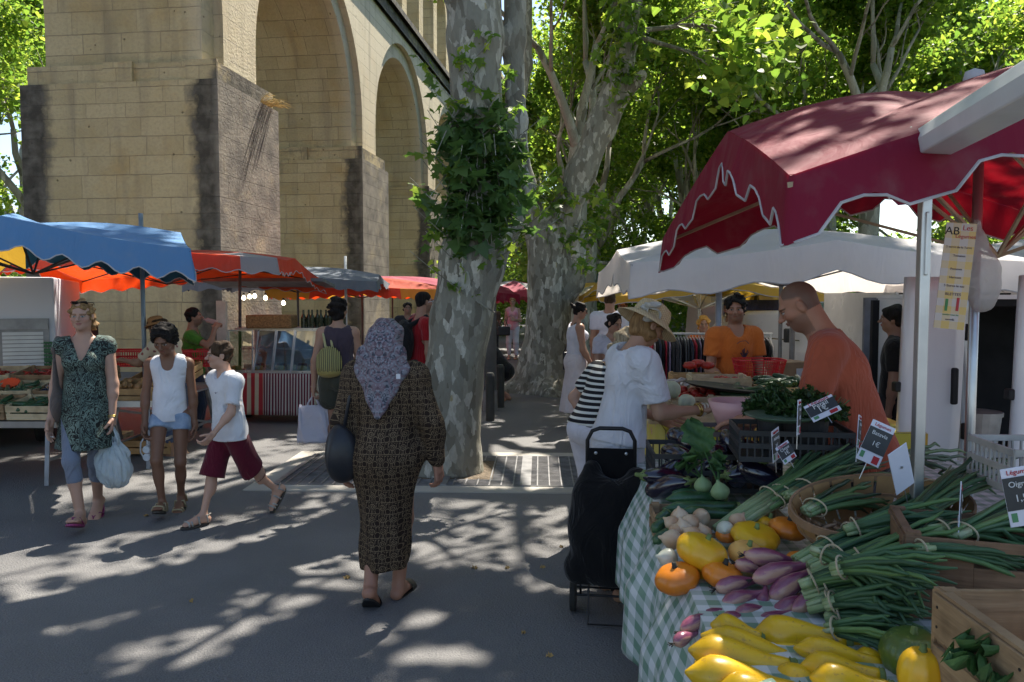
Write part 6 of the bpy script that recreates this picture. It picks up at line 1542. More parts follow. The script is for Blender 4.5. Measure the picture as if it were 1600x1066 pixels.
b=MB(); b.tube([(-.2,.13,.97),p.J['neck']+np.array([.09,.07,.0]),p.J['neck']+np.array([.1,-.05,.0]),(-.2,-.1,.97)],.008,5); b.build('strap',leath,e)
poly=[((.034 if i%2==0 else .013)*math.cos(i*PI/5),(.034 if i%2==0 else .013)*math.sin(i*PI/5)) for i in range(10)]; b=MB(); b.m=Matrix.Translation((-.205,.08,.90))@Matrix.Rotation(-PI/2,4,'Y'); b.prism(poly,-.002,.004); b.build('star_mark',white,e)
# 12,13 behind
p=Person('dark haired woman with sunglasses pushed up, just behind the blond woman',(1.10,8.8,-.05),yaw(200),1.60,female=True,near=2,head=(-.2,-.25),skin=(.36,.2,.14)); p.body(); p.top('pale_top',fab('pale lilac top',(.5,.48,.56)),sleeve=.5,loose=.015); p.shorts('skirt_trousers',fab('blue trousers',(.05,.08,.2)),to=1.8,loose=.02); p.hair('hair',bk_hair,'bun',.06,extra=(((-.3,-.4,.15),(.2,.18,.2)),)); sunglasses(p,'head')
p=Person('crop haired man in a pale T-shirt seen from behind by the yellow parasol',(1.36,11.1,0),yaw(-8),1.80,near=2,skin=(.36,.2,.14),build=1.1,head=(.2,0)); p.stubble=np.array((.05,.04,.03)); p.buzz=np.array((.03,.02,.018)); p.body(); p.top('t_shirt',fab('pale blue white cotton',(.62,.64,.76)),sleeve=.6,loose=.022,sl_loose=.02); p.shorts('jeans',fab('mid denim',(.06,.09,.18)),to=1.9,loose=.02); p.hair('hair',br_hair,'short',.01,back=-.02,disp=.003)
p=Person('man with a red brown face beyond the crop haired man',(1.75,12.6,0),yaw(170),1.68,near=0,skin=(.36,.15,.1)); p.body(); p.top('shirt',fab('blue shirt',(.05,.1,.3)),sleeve=.6,loose=.022); p.shorts('trousers',fab('dark trousers',(.03,.03,.035)),to=1.9,loose=.02); p.hair('hair',br_hair,'short',.01)
# 14 bald vendor
p=Person('bald vendor in a faded orange T-shirt bending over his vegetables',(1.68,3.82,0),yaw(68),1.88,build=1.04,lean=.30,head=(.0,-.52),skin=(.40,.20,.13),lip=(.34,.13,.10),armL=((-.10,.28,-1),(.25,.9,-.15),(0,0,-1)),armR=((.1,.2,-1),(-.15,.9,-.25),(0,0,-1)),fists=(.3,.35),brow=(.09,.05,.03))
p.stubble=np.array((.07,.05,.04)); p.buzz=np.array((.07,.05,.04)); p.body(); p.top('orange_t_shirt',fab('faded orange cotton',(.40,.095,.05),bs=40),sleeve=.70,hem=-.05,neckr=.042,neckd=.0,loose=.024,sl_loose=.028,flare=.02); p.shorts('trousers',fab('dark trousers',(.03,.03,.035)),to=1.9,loose=.02)
# 15 curly vendor with basket
p=Person('curly haired vendor in an orange printed T-shirt behind the red basket',(1.93,6.9,0),yaw(180+12),1.74,near=2,build=.95,head=(.55,-.05),skin=(.40,.21,.14),armL=((-.15,.1,-1),(.2,.9,-.35),(1,0,0)),armR=((.2,.1,-1),(-.2,.9,-.35),(-1,0,0)),fists=(.7,.7))
p.stubble=np.array((.09,.06,.045)); p.body(); o=p.top('orange_t_shirt',fab('bright orange cotton',(.62,.16,.03),bs=40),sleeve=.62,hem=-.05,loose=.026,sl_loose=.026,flare=.02); p.shorts('trousers',fab('brown trousers',(.08,.06,.05)),to=1.9,loose=.02); p.hair('hair',cu_hair,'short',.08,back=-.2,disp=.014,freq=110)
c=p.J['chest']; b=MB(); rr=random.Random(2)
for i in range(9): a=-.9+i*.22; b.bar((-.02,.0,-.07),(-.02+math.sin(a)*.05,0,-.07+math.cos(a)*rr.uniform(.05,.10)),.010,.002)
b.tube([(-.06,0,.06),(-.03,0,.085),(.02,0,.08),(.05,0,.06)],.003,4); q=b.build('shirt_print',ink,o); q.location=(c[0],c[1]+.062*p.H+.034,c[2]-.01)
e=empty('red_basket',p.w((0,.42,.98)),0,'red plastic shopping basket in front of the curly haired vendor','basket')
b=MB(); 
w0,w1,d0,d1,hh_=.40,.30,.28,.20,.22
def bp(u,v):
    a=u*2*PI; W_=(w1+(w0-w1)*v)/2; D_=(d1+(d0-d1)*v)/2; cx_=np.sign(math.cos(a))*abs(math.cos(a))**.4*W_; cy_=np.sign(math.sin(a))*abs(math.sin(a))**.4*D_; return Vector((cx_,cy_,v*hh_))
for k in range(56): b.tube([bp(k/56,0),bp(k/56,.5),bp(k/56,1)],.0035,4)
for v in (0,.2,.4,.6,.8,1.): b.tube([bp(k/56,v) for k in range(57)],.007 if v in (0,1.) else .0035,4)
b.box((0,0,.002),(.28,.18,.006)); b.build('basket_body',RP,e,smooth=False)
# 16 background people
p=Person('fair haired woman in a pink flowered top between the two trunks',(.02,21.5,0),yaw(172),1.68,female=True,near=2,skin=(.45,.27,.2),armL=((-.2,.1,-1),(.5,.8,.1))); p.body(); p.top('pink_top',fab('pink flowered cotton',(.60,.20,.28),col2=(.65,.45,.48)),sleeve=0,hem=-.05,neckd=.04,strap=True,loose=.012); p.shorts('white_trousers',fab('lilac white cotton',(.62,.61,.68)),to=1.9,loose=.02); p.hair('hair',bl_hair,'bun',.03,extra=(((0,-.4,.3),(.14,.14,.14)),))
e=empty('dark_handbag',(-.22,21.1,.78),0,'grey black handbag hanging beside the woman in pink','handbag'); b=MB(); b.box((0,0,0),(.34,.14,.24)); b.build('bag_body',leath,e,bevel=.03); b=MB(); b.tube([(-.12,0,.1),(-.05,0,.3),(.05,0,.3),(.12,0,.1)],.012,5); b.build('handle',leath,e)
p=Person('long haired person in brown standing left of the woman in pink',(-.52,22.5,0),yaw(10),1.52,female=True,near=0,skin=(.3,.17,.12)); p.body(); p.top('brown_top',fab('brown top',(.12,.07,.05)),sleeve=.7,loose=.02); p.shorts('trousers',fab('dark trousers',(.03,.03,.035)),to=1.9); p.hair('hair',bl_hair,'long',.04,extra=(((0,-.3,-.6),(.26,.15,.5)),))
p=Person('person crouching in black clothes behind the bollard and lamp post',(-.12,13.0,-.0),yaw(60),1.62,female=True,near=0,lean=.7,crouch=.38,skin=(.4,.22,.15)); p.body(); p.top('black_top',fab('black cotton',(.012,.012,.014)),sleeve=1.5,loose=.03); p.shorts('black_trousers',fab('black cotton',(.012,.012,.014)),to=1.6,loose=.035); p.hair('hair',bk_hair,'long',.05)
p=Person('fair child in orange seen beyond the clothes rail',(2.62,10.9,0),yaw(170),1.42,near=0,skin=(.42,.25,.18)); p.body(); p.top('orange_top',fab('bright orange cotton',(.62,.16,.03)),sleeve=.6,loose=.02); p.shorts('trousers',fab('dark trousers',(.03,.03,.035)),to=1.9); p.hair('hair',hairmat('ginger blond hair',(.6,.33,.08),(.42,.2,.05)),'bob',.08)
p=Person('dark haired man in a cream shirt under the yellow parasol',(3.35,12.2,0),yaw(120),1.66,near=0,skin=(.22,.12,.08)); p.body(); p.top('cream_shirt',fab('cream cotton',(.5,.46,.36)),sleeve=.7,loose=.025); p.shorts('trousers',fab('dark trousers',(.03,.03,.035)),to=1.9); p.hair('hair',bk_hair,'short',.05)
p=Person('dark haired person walking beyond the headscarf, left of the man in red',(-1.9,14.5,0),yaw(190),1.62,near=0,skin=(.3,.17,.12)); p.body(); p.top('dark_top',fab('dark trousers',(.03,.03,.035)),sleeve=.7,loose=.025); p.shorts('trousers',fab('mid denim',(.06,.09,.18)),to=1.9); p.hair('hair',bk_hair,'bob',.05)
p=Person('person in dark clothes close to the left edge of the man in red',(-1.45,13.2,0),yaw(200),1.70,near=0,skin=(.3,.15,.1)); p.body(); p.top('wine_top',fab('dark wine cotton',(.09,.02,.025)),sleeve=.7,loose=.025); p.shorts('trousers',fab('dark trousers',(.03,.03,.035)),to=1.9); p.hair('hair',bk_hair,'short',.03)
p=Person('black haired vendor hidden behind the bald vendor\'s shoulder',(3.1,6.4,0),yaw(60),1.66,near=0,skin=(.3,.17,.12)); p.body(); p.top('black_shirt',fab('black cotton',(.012,.012,.014)),sleeve=.7,loose=.02); p.shorts('trousers',fab('dark trousers',(.03,.03,.035)),to=1.9); p.hair('hair',bk_hair,'short',.06)
# ---------- vegetable stall on the right
TZ=.79
t=NT('green white gingham oilcloth'); uv=t.co('UV'); s_=t.n('ShaderNodeSeparateXYZ',{0:uv}).outputs
A_=t.math('GREATER_THAN',t.math('FRACT',t.math('MULTIPLY',s_[0],13.)),.5); B_=t.math('GREATER_THAN',t.math('FRACT',t.math('MULTIPLY',s_[1],13.)),.5)
k=t.math('MULTIPLY',t.math('ADD',A_,B_),.5)
GING=t.done(t.bsdf(col=t.ramp(k,[(0,(.56,.60,.60)),(.5,(.26,.40,.30)),(1,(.10,.22,.14))],'CONSTANT') if False else t.mix(k,(.60,.63,.65),(.15,.265,.20)),rough=.35,spec=.5,normal=t.bump(t.noise(5,3,t.co()),.3,.01)))
te=empty('market_table',(1.45,3.0,0),R(-4),'vegetable stall table under a green and white gingham oilcloth in the foreground','table')
b=MB(); b.box((.05,0,TZ-.03),(1.75,3.0,.03)); b.build('table_top',WOOD,te)
for sx in (-1,1):
    for sy in (-1,1): MB().bar((sx*.7,sy*1.35,TZ-.05),(sx*.75,sy*1.4,0),.04).build('leg',alu,te)
b=MB(); NU,NV=14,90
x0,x1,y0,y1=-.85,.95,-1.55,1.52
def cl(u,v):
    y=y0+(y1-y0)*v; s=u*2.0
    if s<1.1: # drape part u from bottom
        q=s/1.1; dz=(1-q)*.52
        z=TZ+.006-dz; fl=.5-.5*math.cos(min(1,dz/.12)*PI)
        wave=.045*math.sin(y*9.5+.6)+.02*math.sin(y*23)
        return (x0-.015*fl-(.06+wave)*min(1,dz/.25)-.05*dz,y+.02*math.sin(y*13)*dz,z+.012*math.sin(y*9.5)*min(1,dz/.3))
    q=(s-1.1)/.9
    return (x0+(x1-x0)*q,y,TZ+.006+.002*math.sin(y*17+q*9))
nu=40
b.grid(cl,nu,NV)
b.grid(lambda u,v:(x0+(x1-x0)*u,y0-.01-.03*math.sin(u*20)*v,TZ+.005-.5*v),40,10)
def guv(co,n): 
    return (co.x-(TZ-co.z)*1.0 if abs(n.y)<.7 else co.x,co.y if abs(n.y)<.7 else co.z)
me_=b.build('gingham_cloth',GING,te,smooth=True,uvf=guv,solid=.002)
me_['label']='green and white gingham oilcloth'
def onT(px,py,z=TZ): return G(px,py,z)
# generic produce
def veg(name,lab,cat,m,loc,rot,build,group=None,scale=1,smooth=True,parts=()):
    e=None
    b=MB(); build(b); o=b.build(name,m,None,smooth=smooth); o.location=loc; o.rotation_euler=rot; o.scale=(scale,)*3; tag(o,lab,cat,group); 
    for (nm,bf,mm) in parts: q=MB(); bf(q); q.build(nm,mm,o,smooth=True)
    return o
def skin(name,c1,c2,rough=.32,sc_=9,spk=None,coat=.15,ribs=False):
    t=NT(name); v=t.co('Object'); n=t.noise(sc_,4,v)
    c=t.mix(t.ramp(n,[(.35,0),(.65,1)]),c1,c2)
    if spk: c=t.mix(t.math('MULTIPLY',t.ramp(t.noise(70,4,v),[(.60,0),(.70,1)]),.8),c,spk)
    return t.done(t.bsdf(col=c,rough=rough,spec=.45,coat=coat,normal=t.bump(t.noise(50,3,v),.12,.003)))
YC=skin('yellow courgette skin',(.72,.44,.012),(.60,.36,.010),.33,7,(.40,.22,.03)); YP=skin('yellow patty pan skin',(.72,.45,.015),(.70,.33,.012),.35,5); OP=skin('orange pumpkin skin',(.70,.22,.012),(.60,.17,.015),.35,6); STM=mat('green squash stem',(.16,.22,.07),.7,.4,30,.4,60); STD=mat('dark dry stem',(.035,.035,.03),.8)
GCs=skin('striped green courgette skin',(.018,.055,.022),(.035,.10,.035),.3,14,(.09,.17,.07)); GRP=skin('dark green and yellow squash skin',(.03,.075,.022),(.15,.20,.02),.35,4,(.2,.25,.05))
ON=mat('white onion skin',(.62,.50,.36),.38,.3,6,.2,60,col2=(.45,.26,.14),spec=.5); ONW=mat('fresh white onion',(.60,.62,.50),.35,.2,6,.2,60,spec=.5)
t=NT('purple shallot skin'); v=t.co('Object'); s_=t.n('ShaderNodeSeparateXYZ',{0:v}).outputs; n=t.noise(9,4,t.co('Object',(1,1,.25)),dist=.6)
c=t.mix(t.ramp(n,[(.38,0),(.52,.6),(.62,1)]),(.15,.03,.08),(.42,.17,.22)); c=t.mix(t.math('MULTIPLY',t.ramp(t.noise(24,4,t.co('Object',(1,1,.2))),[(.50,0),(.60,1)]),.85),c,(.50,.30,.20))
PUR=t.done(t.bsdf(col=c,rough=.3,spec=.5,coat=.2,normal=t.bump(t.noise(60,3,t.co('Object',(1,1,.15))),.4,.004)))
def courg(l=.24,r=.03,bend=.03,neck=.55):
    def f(b):
        N=14; pts=[];rr=[]
        for i in range(N+1):
            t=i/N; pts.append((bend*math.sin(PI*t),0,(t-.5)*l)); e=min(1,math.sin(min(t*6,PI/2))); w=1 if t<.35 else 1-(1-neck)*min(1,(t-.35)/.4)**1.2
            rr.append(max(.004,r*e*w*(1 if t<.97 else .95)))
        b.tube(pts,rr,18)
    return f
def stemf(l,r): return lambda b:b.lathe([(r*1.15,l*.48),(r*1.0,l*.50),(r*1.1,l*.53),(r*.95,l*.555),(r*.3,l*.56)],9,ribs=5,rib=.3)
# yellow courgettes: (tail px,py)->(stem px,py), Y
ycs=[((1075,1015),(1235,1045),1.97,.034),((1070,1050),(1250,1085),1.87,.036),((1095,992),(1262,1040),2.03,.030),((1175,990),(1322,1000),2.1,.036),((1110,975),(1190,998),2.12,.026),((1240,1012),(1378,1040),1.98,.027),((1250,1040),(1375,1058),1.90,.028),((1265,1058),(1390,1078),1.83,.028),((1300,990),(1400,1015),2.08,.024),((1120,1074),(1260,1100),1.80,.030),((1085,1035),(1230,1062),2.0,.03),((1180,1025),(1330,1035),2.06,.032),((1230,1005),(1350,1025),2.1,.03),((1330,1030),(1410,1050),1.98,.026),((1200,1060),(1330,1085),1.9,.032)]
nm_=['speckled yellow courgette second from the front left','yellow courgette at the very front left','yellow courgette third up with its cut stem touching the others','fattest yellow courgette along the back of the pile','short yellow courgette end at the back left of the pile','yellow courgette in the right hand group, uppermost','yellow courgette in the middle of the right hand group','yellow courgette at the front of the right hand group','yellow courgette end tucked behind the right hand group','half hidden yellow courgette lowest in the frame','yellow courgette wedged between the two front left ones','yellow courgette under the cut stem of the third one','yellow courgette bridging the two halves of the pile','yellow courgette end next to the dark green squash','yellow courgette in the shadowed dip of the pile']
def liekto(name,lab,cat,m,a,b_,r,group,bf,parts=()):
    d=b_-a; q=d.to_track_quat('Z','Y').to_euler(); return veg(name,lab,cat,m,(a+b_)/2,q,bf,group,parts=parts)
for (a,c,Y,r),lb in zip(ycs,nm_):
    r*=1.42
    a=P(*a,Y+.02);c=P(*c,Y-.02); l=(c-a).length
    o=liekto('yellow_courgette',lb,'courgette',YC,a,c,r,'pile of yellow courgettes',courg(l,r,.008,.52),parts=[('stem',stemf(l,r*.5),STM)])
# patty pan / pumpkins
def pumpkin(r,h,ribs=10,rib=.10,ex=1.):
    def f(b):
        pr=[]; N=12
        for i in range(N+1): a=-PI/2+PI*i/N; pr.append((max(.003,r*math.cos(a)**.75 if math.cos(a)>0 else .003),h/2*math.sin(a)*(1 if abs(math.sin(a))<.93 else .93)))
        b.lathe(pr,40,ribs=ribs,rib=rib,ex=ex)
    return f
def pst(h,r=.008,l=.018): return lambda b:b.lathe([(r*1.5,h*.42),(r,h*.45+l*.3),(r*.9,h*.45+l),(r*.2,h*.45+l*1.05)],8,ribs=5,rib=.3)
pp_=[((1058,904),2.52,.072,.085,OP,STD,'round orange pumpkin at the left corner of the gingham cloth',(.1,-.25,0),1),((1097,863),2.58,.088,.105,YP,STM,'large smooth yellow squash resting on the orange pumpkins',(.15,.35,.2),8),((1128,898),2.5,.066,.08,OP,STD,'orange pumpkin beneath the large yellow squash',(.2,.2,.5),9),((1166,868),2.6,.06,.085,mat('pale orange squash',(.72,.40,.11),.4,.2),STM,'pale orange lobed squash in the middle of the squash heap',(.3,.1,.3),8),((1180,838),2.78,.085,.07,YP,STM,'ribbed yellow squash with green stem at the back of the heap',(.25,.0,.4),10),((1232,826),2.85,.07,.07,OP,STD,'orange pumpkin with dark stem under the chip basket',(.1,.1,.2),10),((1135,836),2.85,.04,.05,OP,STM,'small orange squash between the onions and the yellow squash',(.1,0,0),8),((1200,818),2.98,.05,.05,YP,STM,'small yellow squash behind the ribbed one',(0,.3,0),8),((1255,880),2.6,.06,.07,OP,STD,'orange pumpkin half hidden under the purple shallots',(0,.1,0),8),((1098,905),2.6,.055,.07,YP,STM,'yellow squash peeping out between the front orange pumpkins',(0,.1,0),8),((1425,1022),1.92,.075,.12,GRP,STM,'dark green squash with yellow flecks at the front right',(.1,.0,0),12),((1440,1056),1.78,.052,.13,YP,STM,'pointed yellow squash in front of the dark green one',(.05,.0,0),10)]
for (xy,Y,r,h,m,sm,lb,ro,rb) in pp_:
    veg('squash',lb,'squash',m,P(*xy,Y),ro,pumpkin(r,h,max(6,rb),.07),'heap of squashes',parts=[('stem',pst(h),sm)])
veg('pale_squash','pale green squash edge at the bottom of the frame','squash',mat('pale green squash skin',(.35,.5,.38),.4,.2),P(1150,1092,1.75),(0,1.45,.2),courg(.2,.03,.01,.9),'heap of squashes')
# onions
def bulb(r,el=1.): 
    return lambda b:b.lathe([(.004,-r*.95*el),(r*.6,-r*.8*el),(r*.97,-r*.25*el),(r*.95,r*.2*el),(r*.6,r*.72*el),(r*.22,r*1.05*el),(r*.1,r*1.35*el)],20)
r_=random.Random(12)
ow=['uppermost onion of the pale heap','pale onion right of the topmost one','brownish onion at the back right of the heap','middle onion of the pale heap','lower middle onion of the heap','papery onion at the left of the heap','white onion at the bottom left beside the orange pumpkin','pale onion on its own behind the yellow squash','greenish white onion left of the lone pale one','onion half hidden behind the papery one','onion tucked behind the uppermost one','small onion between heap and squash']
for i,(x,y,Y,r) in enumerate(((1062,808,2.95,.036),(1078,818,2.9,.035),(1096,808,3.0,.035),(1068,826,2.85,.033),(1082,836,2.8,.033),(1050,843,2.78,.037),(1043,872,2.68,.035),(1152,815,2.9,.033),(1133,828,2.85,.033),(1058,832,2.85,.034),(1050,818,2.92,.03),(1100,832,2.85,.028))):
    veg('white_onion',ow[i],'onion',ONW if i in (6,8) else ON,P(x,y,Y),(r_.uniform(-1.5,1.5),r_.uniform(-1.2,1.2),r_.uniform(0,6)),bulb(r),'heap of white onions')
# purple shallots
sh=[((1165,868),(1248,878),2.5,.026),((1178,905),(1265,880),2.42,.028),((1205,935),(1272,890),2.38,.030),((1120,920),(1185,905),2.42,.024),((1130,945),(1190,925),2.35,.024),((1190,955),(1195,920),2.36,.022),((1185,880),(1160,862),2.52,.022),((1150,880),(1200,895),2.48,.02),((1065,985),(1120,958),2.24,.021),((1090,968),(1160,955),2.28,.020),((1055,1005),(1085,990),2.18,.018),((1150,960),(1200,950),2.28,.02),((1210,960),(1270,930),2.3,.024),((1240,955),(1300,915),2.28,.022),((1130,965),(1175,975),2.24,.02),((1180,978),(1240,955),2.24,.02)]
sl=['topmost','second from top','large lower right','left upper','left middle','small upright','pinkish back','pale middle','front left','front middle','lone leftmost','lower middle','lower right','far right','front shaded','lowest']
LEAFT=[]
for i,(a,c,Y,r) in enumerate(sh):
    a=P(*a,Y);c=P(*c,Y+.05); l=(c-a).length*1.05
    def bf(b,l=l,r=r): b.tube([(0,0,-l*.5),(0,0,-l*.45),(0,0,-l*.33),(0,.003,-l*.15),(0,.002,l*.05),(0,0,l*.25),(0,-.002,l*.45),(0,0,l*.62)],[.004,r*.6,r*1.05,r*1.15,r*.95,r*.6,r*.38,r*.3],14)
    liekto('purple_shallot',sl[i]+' purple shallot of the bunches beside the squashes','shallot',PUR,a,c,r,'purple shallot bunches',bf,parts=[('roots',lambda b,l=l:[b.tube([(0,0,-l*.49),(r_.uniform(-.01,.01),r_.uniform(-.01,.01),-l*.5-.02)],.0012,4) for _ in range(8)],STD)])
# spring onion leaf bunches
def leafm(name,c1,c2,c3):
    t=NT(name); g=t.n('ShaderNodeNewGeometry'); r=g.outputs['Random Per Island']; c=t.ramp(r,[(0,c1),(.6,c2),(1,c3)]); n=t.noise(30,3,t.co('Object',(1,1,1)))
    return t.done(t.bsdf(col=t.mix(t.math('MULTIPLY',n,.4),c,c1),rough=.5,spec=.4,normal=t.bump(n,.15,.003)))
ALG=leafm('onion leaf green',(.03,.075,.035),(.065,.145,.06),(.12,.22,.065)); ALL=leafm('light green leek stalk',(.16,.24,.10),(.30,.38,.20),(.42,.46,.30)); BAND=mat('raffia band',(.5,.42,.28),.8)
def bunch(lab,a,c,n,r,spread,rng,m=ALG,stalk=.3,droop=.06,base=.02,seedl=None):
    """a -> c world points; n leaf blades fanning out, pale stalks near a"""
    e=empty('spring_onion_bunch',a[:],0,lab,'spring onions','bunches of spring onion leaves')
    d=c-a; L_=d.length; dn=d.normalized(); sx=dn.cross(Vector((0,0,1))).normalized(); sz=sx.cross(dn)
    b=MB(); b2=MB()
    for i in range(n):
        ang=rng.uniform(0,2*PI); q=rng.uniform(.1,1)**.5; o=(sx*math.cos(ang)+sz*math.sin(ang)*.6)*q
        l=L_*rng.uniform(.72,1.12); kink=rng.random()<.12
        pts=[];rr=[]
        for k in range(9):
            t=k/8; p=o*(base+spread*t**1.3)+dn*l*t-Vector((0,0,droop*t*t*rng.uniform(.8,1.2)))
            if kink and t>.6: p+=(sx*rng.choice((-1,1))*.05-Vector((0,0,.05)))*(t-.6)/.4
            pts.append(p); rr.append(r*(1.05-.25*t) if t<.95 else r*.35)
        ks=max(1,int(8*stalk))
        b2.tube(pts[:ks+1],[x*.95 for x in rr[:ks+1]],7); b.tube(pts[ks:],rr[ks:],7)
    b.build('leaves',m,e,smooth=True); b2.build('stalks',ALL,e,smooth=True)
    bb=MB(); ring=[dn*L_*stalk*.8+(sx*math.cos(q)+sz*math.sin(q)*.7)*(base+spread*.22+r) for q in [k*PI/8 for k in range(17)]]; bb.tube(ring,.003,5); bb.build('raffia_tie',BAND,e)
rg=random.Random(77)
bl=[('long bunch of fat leek leaves leaning over the courgette crate',(1120,828),2.95,(1345,672),3.3,14,.010,.07,.42),
('bunch of leek leaves just below the long leaning one',(1160,818),2.95,(1330,700),3.3,14,.009,.08,.35),
('bunch of thin leaves rising beside the slate price tags',(1190,800),3.0,(1310,680),3.35,14,.008,.09,.3),
('bunch of onion leaves behind the chip basket at centre',(1230,775),3.0,(1370,700),3.4,16,.007,.10,.2),
('bunch of leaves with pale stalks reaching right above the shallots',(1245,876),2.48,(1400,790),2.65,14,.0085,.05,.35),
('second bunch fanning right from the purple shallots',(1265,885),2.4,(1440,805),2.5,16,.008,.06,.3),
('third bunch spreading right, tips under the price tag',(1270,900),2.35,(1450,820),2.4,16,.008,.07,.28),
('bunch sweeping right low above the yellow courgettes',(1255,930),2.3,(1440,865),2.22,16,.0075,.07,.25),
('lower bunch of long leaves touching the wooden crates',(1262,950),2.25,(1440,890),2.15,14,.0075,.06,.25),
('bunch of leaves lying towards the crate corner in shade',(1290,965),2.2,(1440,930),2.1,10,.007,.05,.2),
('upright clump of cut leaf ends in the middle of the stall',(1300,850),2.6,(1480,740),2.9,16,.009,.07,.2),
('wide bunch of leaves filling the gap left of the rear crate',(1250,915),2.3,(1425,850),2.25,18,.008,.09,.15),
('deep green bunch hanging against the side of the rear crate',(1290,945),2.2,(1435,900),2.08,14,.008,.07,.12),
('fan of leaf tips under the narrow tilted price tag',(1330,880),2.35,(1490,810),2.3,18,.008,.09,.12),
('thick bunch of leaves below the right end of the chip basket',(1320,830),2.55,(1500,775),2.5,18,.008,.09,.12),
('long leaves draped over the left corner of the rear crate',(1300,890),2.2,(1470,850),2.05,20,.0075,.08,.12),
('dark bunch filling the gap above the dark green squash',(1290,985),2.1,(1430,960),1.98,16,.007,.07,.15),
('crossing leaves laid over the purple shallot stalks',(1270,860),2.3,(1420,905),2.1,12,.0075,.06,.2),
('clump of leaves rising out of the right end of the chip basket',(1400,830),2.55,(1540,700),2.95,14,.009,.08,.15),
('bunch of dark leaves behind the chip basket',(1450,770),2.9,(1560,690),3.2,14,.008,.09,.1),
('dark leaf bunch to the right behind the white price card',(1400,720),3.1,(1480,690),3.4,12,.008,.08,.1),
('leaf bunch at the right edge behind the wooden crates',(1490,840),2.3,(1640,760),2.6,16,.009,.08,.1),
('second leaf bunch at the right edge above the crates',(1450,830),2.35,(1640,800),2.5,14,.009,.07,.1),
('long flat leaves lying along the top of the rear crate',(1430,858),2.2,(1640,850),2.2,12,.008,.04,.05),
('dense clump of leaf ends left of the white card',(1260,800),2.75,(1360,745),3.0,16,.009,.08,.15)]
for (lb,a,Ya,c,Yc,n,r,sp,stk) in bl: bunch(lb,P(*a,Ya),P(*c,Yc),n+4,r,sp,rg,stalk=stk)
# chip baskets
CHIP=mat('chip wood veneer',(.42,.25,.10),.75,.35,5,.3,30,col2=(.30,.17,.07)); CHR=mat('chip basket rim wood',(.33,.20,.11),.75,.3,8,.4)
def chip(lab,c,rx,ry,h,rz=0,tilt=(0,0)):
    e=empty('chip_basket',c[:],rz,lab,'basket','chip wood baskets'); e.rotation_euler=(tilt[0],tilt[1],rz)
    b=MB(); n=22
    for k in range(n):
        a0=2*PI*(k+.06)/n; a1=2*PI*(k+.92)/n; vs=[]
        for z,f in ((0,.72),(h*.5,.9),(h,1.)):
            for a in (a0,(a0+a1)/2,a1): vs.append((rx*f*math.cos(a),ry*f*math.sin(a),z))
        b.add(vs,[(0,1,4,3),(1,2,5,4),(3,4,7,6),(4,5,8,7)])
    b.prism([(rx*.72*math.cos(2*PI*i/24),ry*.72*math.sin(2*PI*i/24)) for i in range(24)],-.004,.002)
    b.build('splints',CHIP,e,solid=.003)
    b=MB(); 
    for f,z0,z1 in ((1.01,h-.02,h+.008),(.90,h*.45,h*.45+.014)):
        b.grid(lambda u,v:(rx*f*math.cos(2*PI*u),ry*f*math.sin(2*PI*u),z0+(z1-z0)*v),48,1,closeu=True)
    b.build('rim',CHR,e,solid=.008)
    return e
c1=P(1372,795,2.80); chip('wide shallow chip wood basket with onion skins, above the purple shallots',c1-Vector((0,0,.11)),.34,.22,.135,R(16),(R(12),R(-4)))
pile(c1-Vector((.10,.02,.10)),.26,.18,mat('dry onion skins',(.34,.22,.13),.7,.5,30),60,[(.001,-.03),(.006,-.01),(.007,.01),(.001,.03)],.3,R(12),'loose dry onion skins and roots lying in the shallow chip basket','onion skins','onion_skins',9,h=.04)
# price tags
slate=mat('slate grey tag',(.035,.04,.045),.5,.15); cardw=mat('white plastic card',(.62,.64,.74),.4,.08,2,.02)
gs=mat('green sticker',(.10,.30,.14),.6); rsx=mat('red sticker',(.42,.02,.03),.6); chalk=mat('white chalk',(.62,.64,.66),.9)
def tagc(lab,c,w_,h,rot,words=('Oignons','frais'),back=False):
    e=empty('price_tag',c[:],0,lab,'price tag','price tags stuck among the vegetables'); e.rotation_euler=rot
    b=MB(); b.box((0,0,0),(w_,.003,h)); b.build('card',cardw,e,bevel=.004)
    b=MB(); b.tube([(0,0.004,-h*.1),(0,.004,-h*.9)],.0018,5); b.build('spike',chrome,e)
    if back: b=MB(); b.m=Matrix.Translation((0,-.003,h*.05))@Matrix.Rotation(PI/2,4,'X'); b.lathe([(.005,-.001),(.005,.002)],10); b.build('clip',chrome,e); return e
    b=MB(); b.box((0,-.0025,h*.06),(w_*.99,.002,h*.56)); b.build('slate_panel',slate,e)
    b=MB(); b.box((w_*.26,-.0025,-h*.37),(w_*.26,.002,h*.18)); b.build('red_sticker',rsx,e)
    b=MB(); b.box((-w_*.34,-.0025,-h*.34),(w_*.16,.002,h*.15)); b.build('green_sticker',gs,e)
    textobj('Légumes',w_*.20,rsx,e,(0,-.0025,h*.42)); textobj(words[0],w_*.24,chalk,e,(0,-.0045,h*.22)); textobj(words[1],w_*.30,chalk,e,(0,-.0045,-h*.02)); 
    return e
tagc('tilted slate price tag with red sticker in front of the bald vendor',P(1368,693,2.75),.082,.150,(R(-8),R(24),R(-10)),('Batavia','1€'))
tagc('blank white back of a price card leaning left of the aluminium leg',P(1408,733,2.6),.085,.165,(R(10),R(-26),R(20)),back=True)
tagc('narrow slate price tag seen edge on among the onion leaves at right',P(1500,797,2.35),.075,.16,(R(0),R(24),R(58)),('Poireau','2€'))
tagc('large slate price tag cut off by the right edge of the frame',P(1598,775,2.1),.09,.16,(R(0),R(-12),R(-8)),('Oignon','1,50'))
tagc('thin slate price tag standing in front of the parsley buckets',P(1248,652,2.9),.07,.13,(R(0),R(4),R(62)),('Persil','1€'))
